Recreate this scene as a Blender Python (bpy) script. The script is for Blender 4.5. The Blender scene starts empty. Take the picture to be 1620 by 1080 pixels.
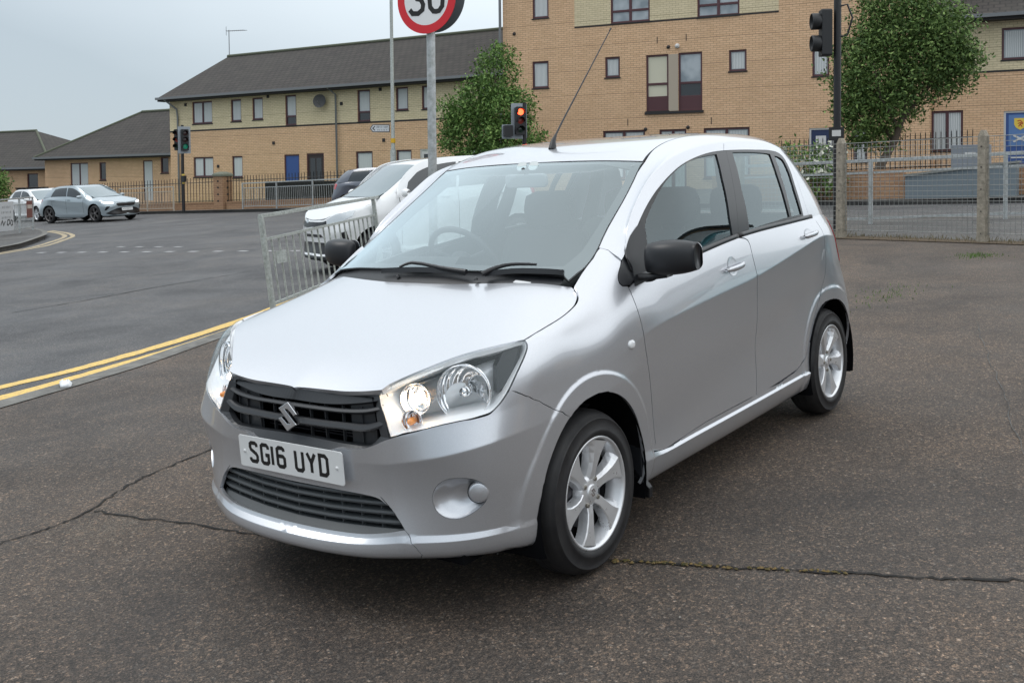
import bpy, bmesh, math, random, json
import numpy as np
from mathutils import Vector, Matrix
from mathutils.geometry import delaunay_2d_cdt
R_ = math.radians
sc = bpy.context.scene
COL = sc.collection

# ---------------- camera ----------------
cam_d = bpy.data.cameras.new('camera'); cam = bpy.data.objects.new('camera', cam_d); COL.objects.link(cam)
cam_d.sensor_width = 36.0; cam_d.lens = 35.90959; cam_d.shift_y = -0.123457
cam_d.clip_start = .05; cam_d.clip_end = 2500
cam.matrix_world = Matrix(((-0.5958224, -0.0332528, 0.8024275, 3.0397933), (0.8030540, -0.0122346, 0.5957806, 2.6617038), (-0.0099941, 0.9993721, 0.0339934, 1.4052317), (0.0000000, 0.0000000, 0.0000000, 1.0000000)))
sc.camera = cam
# the forecourt and the street lie on a gentle slope; SLOPE turns the level car frame onto it
SLOPE = Matrix(((0.9990830, -0.0014583, 0.0427902, 0.0000000), (0.0024856, 0.9997097, -0.0239653, 0.0000000), (-0.0427429, 0.0240497, 0.9987966, 0.0000000), (0.0000000, 0.0000000, 0.0000000, 1.0000000)))
def gz(x, y): return -.04277*x + .02402*y          # height of the sloping ground
# ---------------- light ----------------
SUN_EL, SUN_AZ = R_(52), R_(150)
world = bpy.data.worlds.new('World'); sc.world = world; world.use_nodes = True
nt = world.node_tree; nt.nodes.clear()
def wn(t, **k):
    n = nt.nodes.new(t)
    for a, b in k.items(): setattr(n, a, b)
    return n
sky = wn('ShaderNodeTexSky', sky_type='NISHITA', sun_disc=False, sun_elevation=SUN_EL, sun_rotation=SUN_AZ)
bg = wn('ShaderNodeBackground'); bg.inputs[1].default_value = .10
outw = wn('ShaderNodeOutputWorld')
tc = wn('ShaderNodeTexCoord'); sep = wn('ShaderNodeSeparateXYZ')
nz = wn('ShaderNodeTexNoise'); nz.inputs['Scale'].default_value = 1.6; nz.inputs['Detail'].default_value = 5; nz.inputs['Roughness'].default_value = .45
mp = wn('ShaderNodeMapping'); mp.inputs['Scale'].default_value = (1, 1, 2.4)
rmp = wn('ShaderNodeValToRGB')
rmp.color_ramp.elements[0].position = 0.0; rmp.color_ramp.elements[0].color = (3.7, 4.3, 4.75, 1)
rmp.color_ramp.elements[1].position = 1.0; rmp.color_ramp.elements[1].color = (12.5, 12.9, 13.1, 1)
e = rmp.color_ramp.elements.new(.32); e.color = (7.4, 8.1, 8.6, 1)
mth = wn('ShaderNodeMath', operation='MULTIPLY_ADD'); mth.inputs[1].default_value = .30; 
dirn = wn('ShaderNodeVectorMath', operation='DOT_PRODUCT'); dirn.inputs[1].default_value = (-.55, .70, 0)
ml2 = wn('ShaderNodeMath', operation='MULTIPLY_ADD'); ml2.inputs[1].default_value = .52; ml2.inputs[2].default_value = .02
add = wn('ShaderNodeMath', operation='ADD'); ad2 = wn('ShaderNodeMath', operation='ADD')
zz = wn('ShaderNodeMath', operation='MULTIPLY'); zz.inputs[1].default_value = .75
mix = wn('ShaderNodeMixRGB'); mix.inputs[0].default_value = .93
L = nt.links.new
L(tc.outputs['Generated'], mp.inputs['Vector']); L(mp.outputs[0], nz.inputs['Vector'])
L(tc.outputs['Generated'], sep.inputs[0]); L(tc.outputs['Generated'], dirn.inputs[0])
L(nz.outputs['Fac'], mth.inputs[0]); mth.inputs[2].default_value = -.08
L(dirn.outputs['Value'], ml2.inputs[0]); L(ml2.outputs[0], add.inputs[0]); L(mth.outputs[0], add.inputs[1])
L(sep.outputs['Z'], zz.inputs[0]); L(add.outputs[0], ad2.inputs[0]); L(zz.outputs[0], ad2.inputs[1])
L(ad2.outputs[0], rmp.inputs[0]); L(sky.outputs[0], mix.inputs[1]); L(rmp.outputs[0], mix.inputs[2])
L(mix.outputs[0], bg.inputs[0]); L(bg.outputs[0], outw.inputs[0])
sun_d = bpy.data.lights.new('sun', 'SUN'); sun_d.energy = .7; sun_d.angle = R_(25); sun_d.color = (1, .97, .93)
sun = bpy.data.objects.new('sun', sun_d); COL.objects.link(sun)
# the sky's sun_rotation runs clockwise from +Y
sd = Vector((math.sin(SUN_AZ)*math.cos(SUN_EL), math.cos(SUN_AZ)*math.cos(SUN_EL), math.sin(SUN_EL)))
sun.rotation_euler = sd.to_track_quat('Z', 'Y').to_euler(); sun.location = (0, 0, 30)
sc.view_settings.view_transform = 'Standard'; sc.view_settings.look = 'None'
sc.view_settings.exposure = 0.52; sc.view_settings.gamma = 1.0

# ---------------- helpers ----------------
def link(name, me, mat=None, parent=None):
    o = bpy.data.objects.new(name, me); COL.objects.link(o)
    if mat is not None:
        for m in (mat if isinstance(mat, (list, tuple)) else [mat]): me.materials.append(m)
    if parent is not None: o.parent = parent
    return o
def tag(o, label=None, cat=None, group=None, kind=None):
    for k, v in (('label', label), ('category', cat), ('group', group), ('kind', kind)):
        if v: o[k] = v
    return o
def empty(name, loc=(0, 0, 0), rz=0, **k):
    o = bpy.data.objects.new(name, None); COL.objects.link(o); o.empty_display_size = .2
    o.location = loc; o.rotation_euler = (0, 0, rz)
    return tag(o, **k)
def kids(o): return [c for c in bpy.data.objects if c.parent == o]
def copy_tree(o, parent=None):
    c = o.copy(); COL.objects.link(c)
    if parent is not None: c.parent = parent
    for ch in kids(o): copy_tree(ch, c)
    return c
class MB:
    """collects simple shapes into one mesh"""
    def __init__(s): s.v = []; s.f = []; s.mi = []; s.m = 0; s.sm = []
    def add(s, vs, fs, smooth=False):
        b = len(s.v); s.v += [tuple(map(float, v)) for v in vs]
        for f in fs: s.f.append([b+i for i in f]); s.mi.append(s.m); s.sm.append(smooth)
        return s
    def box(s, c, d, rot=None):
        x, y, z = [q/2 for q in d]
        vs = [Vector(p) for p in ((-x,-y,-z),(x,-y,-z),(x,y,-z),(-x,y,-z),(-x,-y,z),(x,-y,z),(x,y,z),(-x,y,z))]
        if rot is not None: vs = [rot @ v for v in vs]
        c = Vector(c)
        return s.add([v+c for v in vs], [(3,2,1,0),(4,5,6,7),(0,1,5,4),(1,2,6,5),(2,3,7,6),(3,0,4,7)])
    def box2(s, a, b):
        return s.box([(p+q)/2 for p, q in zip(a, b)], [abs(q-p) for p, q in zip(a, b)])
    def tube(s, pts, r, n=10, caps=True, smooth=True):
        pts = [Vector(p) for p in pts]; rs = r if isinstance(r, (list, tuple)) else [r]*len(pts)
        rings = []; up = None
        for i, p in enumerate(pts):
            d = (pts[min(i+1, len(pts)-1)]-pts[max(i-1, 0)]).normalized()
            if up is None: up = Vector((0, 0, 1)) if abs(d.z) < .9 else Vector((1, 0, 0))
            a = d.cross(up).normalized(); b = a.cross(d).normalized(); up = b
            rings.append([p+a*math.cos(t)*rs[i]+b*math.sin(t)*rs[i] for t in [2*math.pi*k/n for k in range(n)]])
        vs = [v for q in rings for v in q]; fs = []
        for i in range(len(rings)-1):
            for k in range(n): fs.append((i*n+k, i*n+(k+1) % n, (i+1)*n+(k+1) % n, (i+1)*n+k))
        s.add(vs, fs, smooth)
        if caps:
            s.add(rings[0], [tuple(range(n))[::-1]]); s.add(rings[-1], [tuple(range(n))])
        return s
    def loft(s, loops, closed=True, smooth=True, cap0=False, cap1=False, flip=False):
        n = len(loops[0]); vs = [v for q in loops for v in q]; fs = []
        for i in range(len(loops)-1):
            for k in range(n if closed else n-1):
                f = (i*n+k, i*n+(k+1) % n, (i+1)*n+(k+1) % n, (i+1)*n+k); fs.append(f[::-1] if flip else f)
        if cap0: fs.append(tuple(range(n))[::-1])
        if cap1: fs.append(tuple(range((len(loops)-1)*n, len(loops)*n)))
        return s.add(vs, fs, smooth)
    def prism(s, poly, h, M=None):
        """poly in local xy, extruded along z by h"""
        n = len(poly); a = [Vector((p[0], p[1], 0)) for p in poly]; b = [Vector((p[0], p[1], h)) for p in poly]
        vs = a+b
        if M is not None: vs = [M @ v for v in vs]
        return s.add(vs, [tuple(range(n))[::-1], tuple(range(n, 2*n))]+[(k, (k+1) % n, n+(k+1) % n, n+k) for k in range(n)])
    def mesh(s, name):
        me = bpy.data.meshes.new(name); me.from_pydata(s.v, [], s.f)
        me.polygons.foreach_set('material_index', s.mi); me.polygons.foreach_set('use_smooth', s.sm); me.update()
        return me
    def build(s, name, mat, parent=None, bevel=0, seg=2, loc=None):
        o = link(name, s.mesh(name), mat, parent)
        if bevel:
            m = o.modifiers.new('bevel', 'BEVEL'); m.width = bevel; m.segments = seg; m.limit_method = 'ANGLE'; m.angle_limit = R_(40)
        if loc is not None: o.location = loc
        return o
def lathe(prof, axis_M, n=32, flip=False):
    """prof: (r, h) list; returns loops around local z"""
    return [[axis_M @ Vector((r*math.cos(2*math.pi*k/n), r*math.sin(2*math.pi*k/n), h)) for k in range(n)] for r, h in prof]

# ---------------- materials ----------------
def new_mat(name):
    m = bpy.data.materials.new(name); m.use_nodes = True; return m
def pb(name, col, rough=.5, metal=0., coat=0., spec=None, emit=None, es=0., trans=0., ior=None, alpha=None):
    m = new_mat(name); b = m.node_tree.nodes['Principled BSDF']
    b.inputs['Base Color'].default_value = (*col, 1); b.inputs['Roughness'].default_value = rough
    b.inputs['Metallic'].default_value = metal; b.inputs['Coat Weight'].default_value = coat; b.inputs['Coat Roughness'].default_value = .03
    if spec is not None: b.inputs['Specular IOR Level'].default_value = spec
    if emit: b.inputs['Emission Color'].default_value = (*emit, 1); b.inputs['Emission Strength'].default_value = es
    if trans: b.inputs['Transmission Weight'].default_value = trans
    if ior: b.inputs['IOR'].default_value = ior
    m.diffuse_color = (*col, 1)
    return m
class NT:
    """small node builder on a material"""
    def __init__(s, m): s.t = m.node_tree; s.b = s.t.nodes['Principled BSDF']; s.tc = s.n('ShaderNodeTexCoord')
    def n(s, t, **k):
        q = s.t.nodes.new(t)
        for a, b in k.items(): setattr(q, a, b)
        return q
    def l(s, a, b): s.t.links.new(a, b)
    def noise(s, scale, detail=4, rough=.5, co='Object', vec=None, dist=0):
        q = s.n('ShaderNodeTexNoise'); q.inputs['Scale'].default_value = scale; q.inputs['Detail'].default_value = detail
        q.inputs['Roughness'].default_value = rough; q.inputs['Distortion'].default_value = dist
        s.l(vec if vec is not None else s.tc.outputs[co], q.inputs['Vector']); return q.outputs['Fac']
    def ramp(s, f, stops, interp='LINEAR'):
        q = s.n('ShaderNodeValToRGB'); e = q.color_ramp; e.interpolation = interp
        while len(e.elements) < len(stops): e.elements.new(.5)
        for x, (p, c) in zip(e.elements, stops):
            x.position = p; x.color = (*c, 1) if isinstance(c, (tuple, list)) else (c, c, c, 1)
        s.l(f, q.inputs[0]); return q.outputs['Color']
    def mix(s, f, a, b, mode='MIX'):
        q = s.n('ShaderNodeMixRGB', blend_type=mode)
        for i, v in enumerate((f, a, b)):
            if isinstance(v, (int, float)): q.inputs[i].default_value = v if i == 0 else (v, v, v, 1)
            elif isinstance(v, (tuple, list)): q.inputs[i].default_value = (*v, 1)
            else: s.l(v, q.inputs[i])
        return q.outputs[0]
    def math(s, op, a, b=None, c=None):
        q = s.n('ShaderNodeMath', operation=op)
        for i, v in enumerate((a, b, c)):
            if v is None: continue
            if isinstance(v, (int, float)): q.inputs[i].default_value = v
            else: s.l(v, q.inputs[i])
        return q.outputs[0]
    def map(s, scale=(1, 1, 1), rot=(0, 0, 0), loc=(0, 0, 0), co='Object'):
        q = s.n('ShaderNodeMapping'); q.inputs['Scale'].default_value = scale; q.inputs['Rotation'].default_value = rot; q.inputs['Location'].default_value = loc
        s.l(s.tc.outputs[co], q.inputs[0]); return q.outputs[0]
    def bump(s, h, st=.3, d=.01):
        q = s.n('ShaderNodeBump'); q.inputs['Strength'].default_value = st; q.inputs['Distance'].default_value = d
        s.l(h, q.inputs['Height']); s.l(q.outputs[0], s.b.inputs['Normal']); return q
    def col(s, c): s.l(c, s.b.inputs['Base Color'])
    def rgh(s, c): s.l(c, s.b.inputs['Roughness'])
def glass(name, tint=(.9, .95, .95), refl=1.0, rough=.0, ior=1.5):
    """thin pane: clear film plus fresnel reflection"""
    m = new_mat(name); t = m.node_tree; t.nodes.clear()
    o = t.nodes.new('ShaderNodeOutputMaterial'); tr = t.nodes.new('ShaderNodeBsdfTransparent'); g = t.nodes.new('ShaderNodeBsdfGlossy')
    # Schlick reflectance from the unsigned facing angle, the same from inside and outside
    ge = t.nodes.new('ShaderNodeNewGeometry'); dp = t.nodes.new('ShaderNodeVectorMath'); dp.operation = 'DOT_PRODUCT'; ab = t.nodes.new('ShaderNodeMath'); ab.operation = 'ABSOLUTE'
    sb2 = t.nodes.new('ShaderNodeMath'); sb2.operation = 'SUBTRACT'; sb2.inputs[0].default_value = 1; pw = t.nodes.new('ShaderNodeMath'); pw.operation = 'POWER'; pw.inputs[1].default_value = 5
    r0 = ((ior-1)/(ior+1))**2; fr = t.nodes.new('ShaderNodeMath'); fr.operation = 'MULTIPLY_ADD'; fr.inputs[1].default_value = 1-r0; fr.inputs[2].default_value = r0*2
    t.links.new(ge.outputs['Normal'], dp.inputs[0]); t.links.new(ge.outputs['Incoming'], dp.inputs[1]); t.links.new(dp.outputs['Value'], ab.inputs[0]); t.links.new(ab.outputs[0], sb2.inputs[1]); t.links.new(sb2.outputs[0], pw.inputs[0]); t.links.new(pw.outputs[0], fr.inputs[0])
    mu = t.nodes.new('ShaderNodeMath'); mu.operation = 'MULTIPLY'; mu.use_clamp = True
    mu.inputs[1].default_value = refl; mx = t.nodes.new('ShaderNodeMixShader')
    tr.inputs[0].default_value = (*tint, 1); g.inputs['Color'].default_value = (.86, .97, 1, 1); g.inputs['Roughness'].default_value = rough
    t.links.new(fr.outputs[0], mu.inputs[0]); t.links.new(mu.outputs[0], mx.inputs[0]); t.links.new(tr.outputs[0], mx.inputs[1]); t.links.new(g.outputs[0], mx.inputs[2]); t.links.new(mx.outputs[0], o.inputs[0])
    return m

# ---------- smooth sheets of bodywork: control nets turned into B-spline surfaces ----------
def cr_dense(P, n, breaks):
    P = np.asarray(P, float); N = len(P); out = []; idx = {}
    for i in range(N - 1):
        a, b = P[i], P[i + 1]
        if i == 0 or i in breaks: m0 = None
        else: m0 = (P[i + 1] - P[i - 1])
        if i + 1 == N - 1 or (i + 1) in breaks: m1 = None
        else: m1 = (P[i + 2] - P[i])
        L = np.linalg.norm(b - a, axis=-1, keepdims=True) + 1e-9
        if m0 is not None:
            l0 = np.linalg.norm(P[i] - P[i - 1], axis=-1, keepdims=True) + 1e-9
            m0 = m0 / (l0 + L) * L
        if m1 is not None:
            l1 = np.linalg.norm(P[i + 2] - P[i + 1], axis=-1, keepdims=True) + 1e-9
            m1 = m1 / (l1 + L) * L
        if m0 is None and m1 is None: m0 = m1 = b - a
        elif m0 is None: m0 = 1.5 * (b - a) - .5 * m1
        elif m1 is None: m1 = 1.5 * (b - a) - .5 * m0
        idx[i] = len(out); out.append(a)
        if i in breaks: out.append(a)
        for k in range(1, n):
            t = k / n
            out.append((2*t**3-3*t**2+1)*a + (t**3-2*t**2+t)*m0 + (-2*t**3+3*t**2)*b + (t**3-t**2)*m1)
    idx[N - 1] = len(out); out.append(P[-1])
    return np.array(out), idx

class Sheet:
    """net[row][col] of points; param s runs along columns, t along rows, both in about metres"""
    def __init__(self, net, rb=(), cb=(), nr=2, nc=3, post=None):
        net = np.asarray(net, float)
        R, C = net.shape[:2]
        self.post = post
        dc = np.linalg.norm(np.diff(net, axis=1), axis=-1).mean(0); dr = np.linalg.norm(np.diff(net, axis=0), axis=-1).mean(1)
        sc = np.concatenate([[0], np.cumsum(dc)]); tr = np.concatenate([[0], np.cumsum(dr)])
        G, ri = cr_dense(net, nr, set(rb))
        G2, ci = cr_dense(np.swapaxes(G, 0, 1), nc, set(cb))
        G = np.swapaxes(G2, 0, 1)
        # phantom end rows so the sheet reaches its end control points
        G = np.concatenate([2*G[:1]-G[1:2], G, 2*G[-1:]-G[-2:-1]], 0)
        G = np.concatenate([2*G[:, :1]-G[:, 1:2], G, 2*G[:, -1:]-G[:, -2:-1]], 1)
        self.G = G
        su, uu = [], []
        for i in range(C):
            k = ci[i]
            if i in cb and 0 < i < C-1: su += [sc[i]-.004, sc[i]+.004]; uu += [k, k+1]
            else: su.append(sc[i]); uu.append(k)
        st, tt = [], []
        for i in range(R):
            k = ri[i]
            if i in rb and 0 < i < R-1: st += [tr[i]-.005, tr[i]+.005]; tt += [k, k+1]
            else: st.append(tr[i]); tt.append(k)
        self.cr = [tr[i] for i in rb]
        self.su, self.uu, self.st, self.tt = map(np.array, (su, uu, st, tt))
        self.S, self.T = sc[-1], tr[-1]
        self.lut = None
    def raw(self, s, t, flare=True):
        s = np.atleast_1d(s).astype(float); t = np.atleast_1d(t).astype(float)
        u = np.interp(s, self.su, self.uu); v = np.interp(t, self.st, self.tt)
        G = self.G; nv, nu = G.shape[0]-3, G.shape[1]-3
        iu = np.clip(u.astype(int), 0, nu-1); iv = np.clip(v.astype(int), 0, nv-1)
        fu, fv = u-iu, v-iv
        def w(f): return np.stack([(1-f)**3, 3*f**3-6*f**2+4, -3*f**3+3*f**2+3*f+1, f**3], -1)/6
        wu, wv = w(fu), w(fv)
        out = np.zeros(s.shape+(3,))
        for a in range(4):
            for b in range(4):
                out += (wv[..., a]*wu[..., b])[..., None]*G[iv+a, iu+b]
        if self.post and flare: out = self.post(out)
        return out
    def ev(self, s, t, e=2e-3):
        P = self.raw(s, t)
        s = np.atleast_1d(s); t = np.atleast_1d(t)
        ds = self.raw(np.minimum(s+e, self.S), t)-self.raw(np.maximum(s-e, 0), t)
        dt = self.raw(s, np.minimum(t+e, self.T))-self.raw(s, np.maximum(t-e, 0))
        N = np.cross(ds, dt); N /= np.linalg.norm(N, axis=-1, keepdims=True)+1e-12
        return P, N
    def grid(self, h=.02):
        ns, nt = int(self.S/h)+2, int(self.T/h)+2
        s, t = np.meshgrid(np.linspace(0, self.S, ns), np.linspace(0, self.T, nt))
        return s, t, self.raw(s, t)
    def inv(self, Q):
        """nearest parameters for points Q (n,3)"""
        if self.lut is None:
            s, t, P = self.grid(.011); P = self.raw(s.ravel(), t.ravel(), False).reshape(P.shape); self.lut = (s.ravel(), t.ravel(), P.reshape(-1, 3))
        s0, t0, P0 = self.lut; out = []
        for q in np.atleast_2d(Q):
            d2 = ((P0-q)**2).sum(1); k = np.argmin(d2); s, t = s0[k], t0[k]; best = (d2[k], s, t)
            for _ in range(7):
                e = 1e-3; p = self.raw(s, t, False)[0]; dd = ((p-q)**2).sum()
                if dd < best[0]: best = (dd, s, t)
                a = (self.raw(min(s+e, self.S), t, False)[0]-p)/e; b = (self.raw(s, min(t+e, self.T), False)[0]-p)/e
                A = np.array([[a@a+1e-6, a@b], [a@b, b@b+1e-6]]); r = q-p
                d = np.linalg.solve(A, [a@r, b@r]); d = np.clip(d, -.012, .012)
                s = min(max(s+d[0], 0), self.S); t = min(max(t+d[1], 0), self.T)
            out.append(best[1:])
        return np.array(out)

WHEELS = ((0.0, .285, .352), (-2.425, .285, .338))
def sst(x, a, b):
    t = np.clip((x-a)/(b-a), 0, 1); return t*t*(3-2*t)
def arch_flare(P):
    P = P.copy()
    for xc, zc, R in WHEELS:
        r = np.hypot(P[..., 0]-xc, P[..., 2]-zc)
        w = (1-sst(r, R+.060, R+.080))*(P[..., 1] > .6)*(P[..., 2] > .2)*sst(P[..., 1], .66, .74)
        yb = .800
        P[..., 1] += w*np.clip(yb-P[..., 1], 0, .006)
    return P

# belt line, upper and lower crease heights of the side, as functions of x
def f_belt(x): return np.interp(-x, [.3, .43, .93, 1.40, 2.1, 2.5, 2.95], [.975, .968, 1.035, 1.068, 1.080, 1.075, 1.06])
def f_up(x): return np.interp(-x, [.0, .25, .43, .85, 1.45, 2.25, 2.9], [.76, .785, .803, .835, .876, .977, 1.0])
def f_lo(x): return np.interp(-x, [.0, .3, .45, 1.42, 2.2, 2.9], [.50, .36, .375, .512, .668, .70])

def body_net():
    # columns: (x,y) plan at each row for the front corner; rows low to high
    F = dict(
      r0=[(.70,0,.20),(.69,.17,.20),(.66,.33,.20),(.60,.44,.20),(.59,.46,.20),(.52,.56,.20),(.455,.63,.20),(.39,.68,.20),(.33,.71,.20),(.29,.725,.20)],
      r1=[(.752,0,.218),(.743,.17,.218),(.714,.33,.220),(.662,.45,.222),(.652,.47,.222),(.590,.575,.222),(.525,.650,.222),(.450,.705,.222),(.375,.742,.222),(.315,.762,.222)],
      r2=[(.752,0,.258),(.743,.17,.258),(.716,.33,.262),(.668,.452,.272),(.662,.472,.273),(.602,.582,.276),(.538,.662,.280),(.465,.716,.284),(.39,.752,.288),(.32,.774,.29)],
      r3=[(.730,0,.273),(.722,.17,.273),(.701,.33,.278),(.664,.445,.292),(.652,.470,.294),(.590,.582,.296),(.528,.662,.300),(.456,.716,.304),(.384,.751,.306),(.32,.775,.308)],
      r4=[(.692,0,.40),(.686,.17,.40),(.672,.33,.40),(.655,.425,.40),(.640,.462,.40),(.592,.582,.40),(.536,.668,.40),(.470,.722,.40),(.40,.757,.40),(.33,.780,.40)],
      r5=[(.694,0,.475),(.688,.17,.475),(.674,.33,.475),(.660,.412,.475),(.646,.455,.475),(.604,.580,.48),(.550,.672,.485),(.484,.728,.49),(.41,.762,.495),(.332,.785,.50)],
      r6=[(.698,0,.515),(.692,.17,.515),(.678,.33,.517),(.668,.405,.520),(.655,.452,.526),(.622,.575,.548),(.570,.665,.570),(.500,.727,.588),(.42,.764,.602),(.335,.787,.612)],
      r7=[(.702,0,.60),(.697,.17,.60),(.682,.33,.603),(.668,.40,.607),(.654,.445,.612),(.605,.565,.632),(.545,.655,.652),(.475,.718,.672),(.40,.755,.69),(.325,.778,.70)],
      r8=[(.690,0,.665),(.684,.17,.665),(.668,.33,.672),(.652,.39,.682),(.632,.45,.695),(.580,.56,.728),(.515,.647,.755),(.448,.706,.775),(.375,.745,.785),(.305,.768,.79)],
      r9=[(.672,0,.712),(.664,.17,.712),(.648,.33,.722),(.636,.38,.742),(.605,.435,.768),(.545,.545,.812),(.475,.630,.840),(.41,.678,.856),(.35,.708,.866),(.285,.728,.872)],
      r10=[(.655,0,.742),(.638,.17,.738),(.628,.32,.742),(.615,.37,.756),(.575,.42,.783),(.515,.52,.824),(.45,.60,.853),(.39,.645,.868),(.335,.672,.880),(.275,.690,.892)])
    rows = [list(map(list, F['r%d' % i])) for i in range(11)]
    def add(x, pts):
        for r, p in zip(rows, pts): r.append([p[2] if len(p) > 2 else x, p[0], p[1]])
    # fender columns: (y,z[,x])
    add(.15, [(.72,.20),(.755,.22),(.775,.285),(.778,.31),(.782,.42),(.787,.52),(.789,.62),(.782,.705),(.771,.795),(.738,.878),(.685,.908)])
    add(0., [(.72,.19),(.752,.21),(.774,.285),(.777,.31),(.780,.42),(.787,.53),(.790,.63),(.784,.715),(.771,.805),(.726,.898),(.665,.938)])
    add(-.13, [(.71,.19),(.75,.205),(.774,.29),(.776,.32),(.778,.42),(.787,.53),(.792,.64),(.789,.73),(.775,.83),(.712,.945,-.135),(.628,1.003,-.125)])
    add(-.25, [(.70,.185),(.748,.20),(.776,.295),(.774,.33),(.776,.42),(.786,.54),(.793,.66),(.793,.755),(.776,.88),(.706,1.012,-.25),(.612,1.068,-.225)])
    add(-.38, [(.70,.185),(.748,.20),(.779,.30),(.770,.335),(.772,.40),(.782,.55),(.791,.68),(.798,.79),(.780,.90),(.712,1.058,-.385),(.610,1.140,-.36)])
    def side(x, dy=0., b=0.):
        zl, zu, zb = f_lo(x), f_up(x), f_belt(x)
        add(x, [(.70+dy,.185),(.748+dy,.20),(.778+dy,.290+b),(.769+dy,.301+b),(.768+dy,zl),(.780+dy,zl+.38*(zu-zl)),(.790+dy,zl+.74*(zu-zl)),(.799+dy,zu),(.785+dy,zu+.42*(zb-zu)),(.757+dy,zb),(.735+dy,zb+.03)])
    for x, dy in ((-.52, 0), (-.75, 0), (-1.05, .002), (-1.40, .003), (-1.75, .003), (-2.05, .002), (-2.30, 0)): side(x, dy)
    zs = [.24,.26,.33,.36,.45,.60,.76,.90,1.0,1.07,1.10]
    def rear(x0, x1, ys, z=zs):
        xs = [x0]*6+[.4*x0+.6*x1]+[x1]*4
        add(0, [(y, q, x) for y, q, x in zip(ys, z, xs)])
    rear(-2.49,-2.48, [.69,.745,.772,.776,.782,.790,.792,.788,.770,.743,.72], [.20,.22,.31,.335,.45,.66,.80,.965,1.02,1.072,1.10])
    rear(-2.66,-2.61, [.66,.735,.768,.772,.782,.784,.772,.758,.735,.700,.68], [.22,.24,.32,.345,.45,.64,.78,.93,1.00,1.065,1.095])
    rear(-2.76,-2.70, [.62,.700,.745,.752,.766,.762,.738,.722,.695,.655,.63])
    rear(-2.835,-2.78,[.58,.640,.700,.708,.726,.716,.682,.662,.632,.595,.57])
    rear(-2.875,-2.84,[.50,.560,.610,.620,.635,.62,.58,.56,.53,.50,.48])
    rear(-2.90,-2.87, [.30,.34,.35,.35,.35,.35,.35,.35,.33,.31,.30])
    rear(-2.91,-2.88, [0]*11)
    return rows

def hood_h():
    X = [.75,.65,.55,.45,.30,.15,0,-.15,-.30]; Y = [0,.2,.4,.55,.65,.75,.85]
    Z = [[.675,.673,.685,.70,.715,.715,.69],[.744,.742,.746,.757,.767,.763,.73],[.805,.803,.801,.802,.801,.782,.75],
         [.853,.852,.850,.849,.846,.828,.79],[.908,.907,.903,.897,.884,.858,.81],[.962,.961,.956,.942,.919,.882,.83],
         [1.014,1.012,1.004,.982,.943,.895,.84],[1.060,1.058,1.047,1.020,.978,.93,.87],[1.10,1.098,1.085,1.06,1.03,.98,.92]]
    return [[(x, y, Z[i][j]) for j, y in enumerate(Y)] for i, x in enumerate(X)]

def roof_net():
    # stations from cowl to tail; each: centre, .2, .4, edge, rounding, door line
    S = [
     [(.09,0,.985),(.085,.2,.984),(.05,.42,.975),(-.04,.63,.955),(-.07,.69,.935),(-.12,.75,.88)],
     [(-.005,0,1.035),(-.012,.2,1.034),(-.045,.42,1.028),(-.13,.622,1.012),(-.175,.690,.985),(-.24,.752,.915)],
     [(-.10,0,1.090),(-.11,.2,1.089),(-.15,.42,1.080),(-.225,.625,1.058),(-.265,.685,1.03),(-.31,.735,.985)],
     [(-.215,0,1.152),(-.225,.2,1.150),(-.27,.42,1.140),(-.345,.618,1.117),(-.378,.670,1.103),(-.427,.698,1.105)],
     [(-.42,0,1.262),(-.43,.2,1.260),(-.475,.41,1.248),(-.53,.600,1.228),(-.548,.648,1.224),(-.502,.672,1.215)],
     [(-.62,0,1.367),(-.63,.2,1.365),(-.665,.40,1.357),(-.72,.577,1.342),(-.73,.622,1.347),(-.715,.641,1.352)],
     [(-.79,0,1.449),(-.80,.2,1.447),(-.825,.39,1.442),(-.86,.555,1.4326),(-.885,.610,1.428),(-.88,.646,1.431)],
     [(-.93,0,1.500),(-.94,.2,1.498),(-.955,.38,1.494),(-.99,.530,1.482),(-1.03,.59,1.475),(-1.07,.634,1.465)],
     [(-1.12,0,1.533),(-1.12,.2,1.532),(-1.13,.38,1.529),(-1.15,.528,1.520),(-1.20,.58,1.506),(-1.25,.624,1.487)],
     [(-1.42,0,1.554),(-1.42,.2,1.553),(-1.42,.38,1.550),(-1.43,.526,1.541),(-1.47,.578,1.522),(-1.52,.616,1.497)],
     [(-1.76,0,1.556),(-1.76,.2,1.555),(-1.76,.38,1.551),(-1.77,.522,1.540),(-1.79,.574,1.522),(-1.81,.610,1.497)],
     [(-2.10,0,1.541),(-2.10,.2,1.540),(-2.09,.38,1.536),(-2.08,.515,1.526),(-2.07,.568,1.508),(-2.05,.608,1.483)],
     [(-2.38,0,1.512),(-2.37,.2,1.511),(-2.35,.37,1.507),(-2.32,.505,1.496),(-2.28,.56,1.475),(-2.22,.607,1.457)],
     [(-2.58,0,1.478),(-2.57,.2,1.477),(-2.54,.34,1.474),(-2.49,.46,1.465),(-2.43,.54,1.448),(-2.34,.606,1.420)],
     [(-2.66,0,1.455),(-2.65,.2,1.454),(-2.62,.34,1.450),(-2.57,.45,1.440),(-2.50,.53,1.42),(-2.38,.605,1.39)]]
    return [r+[(r[-1][0], r[-1][1]+.0015, r[-1][2]-.031)] for r in S]

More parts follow.
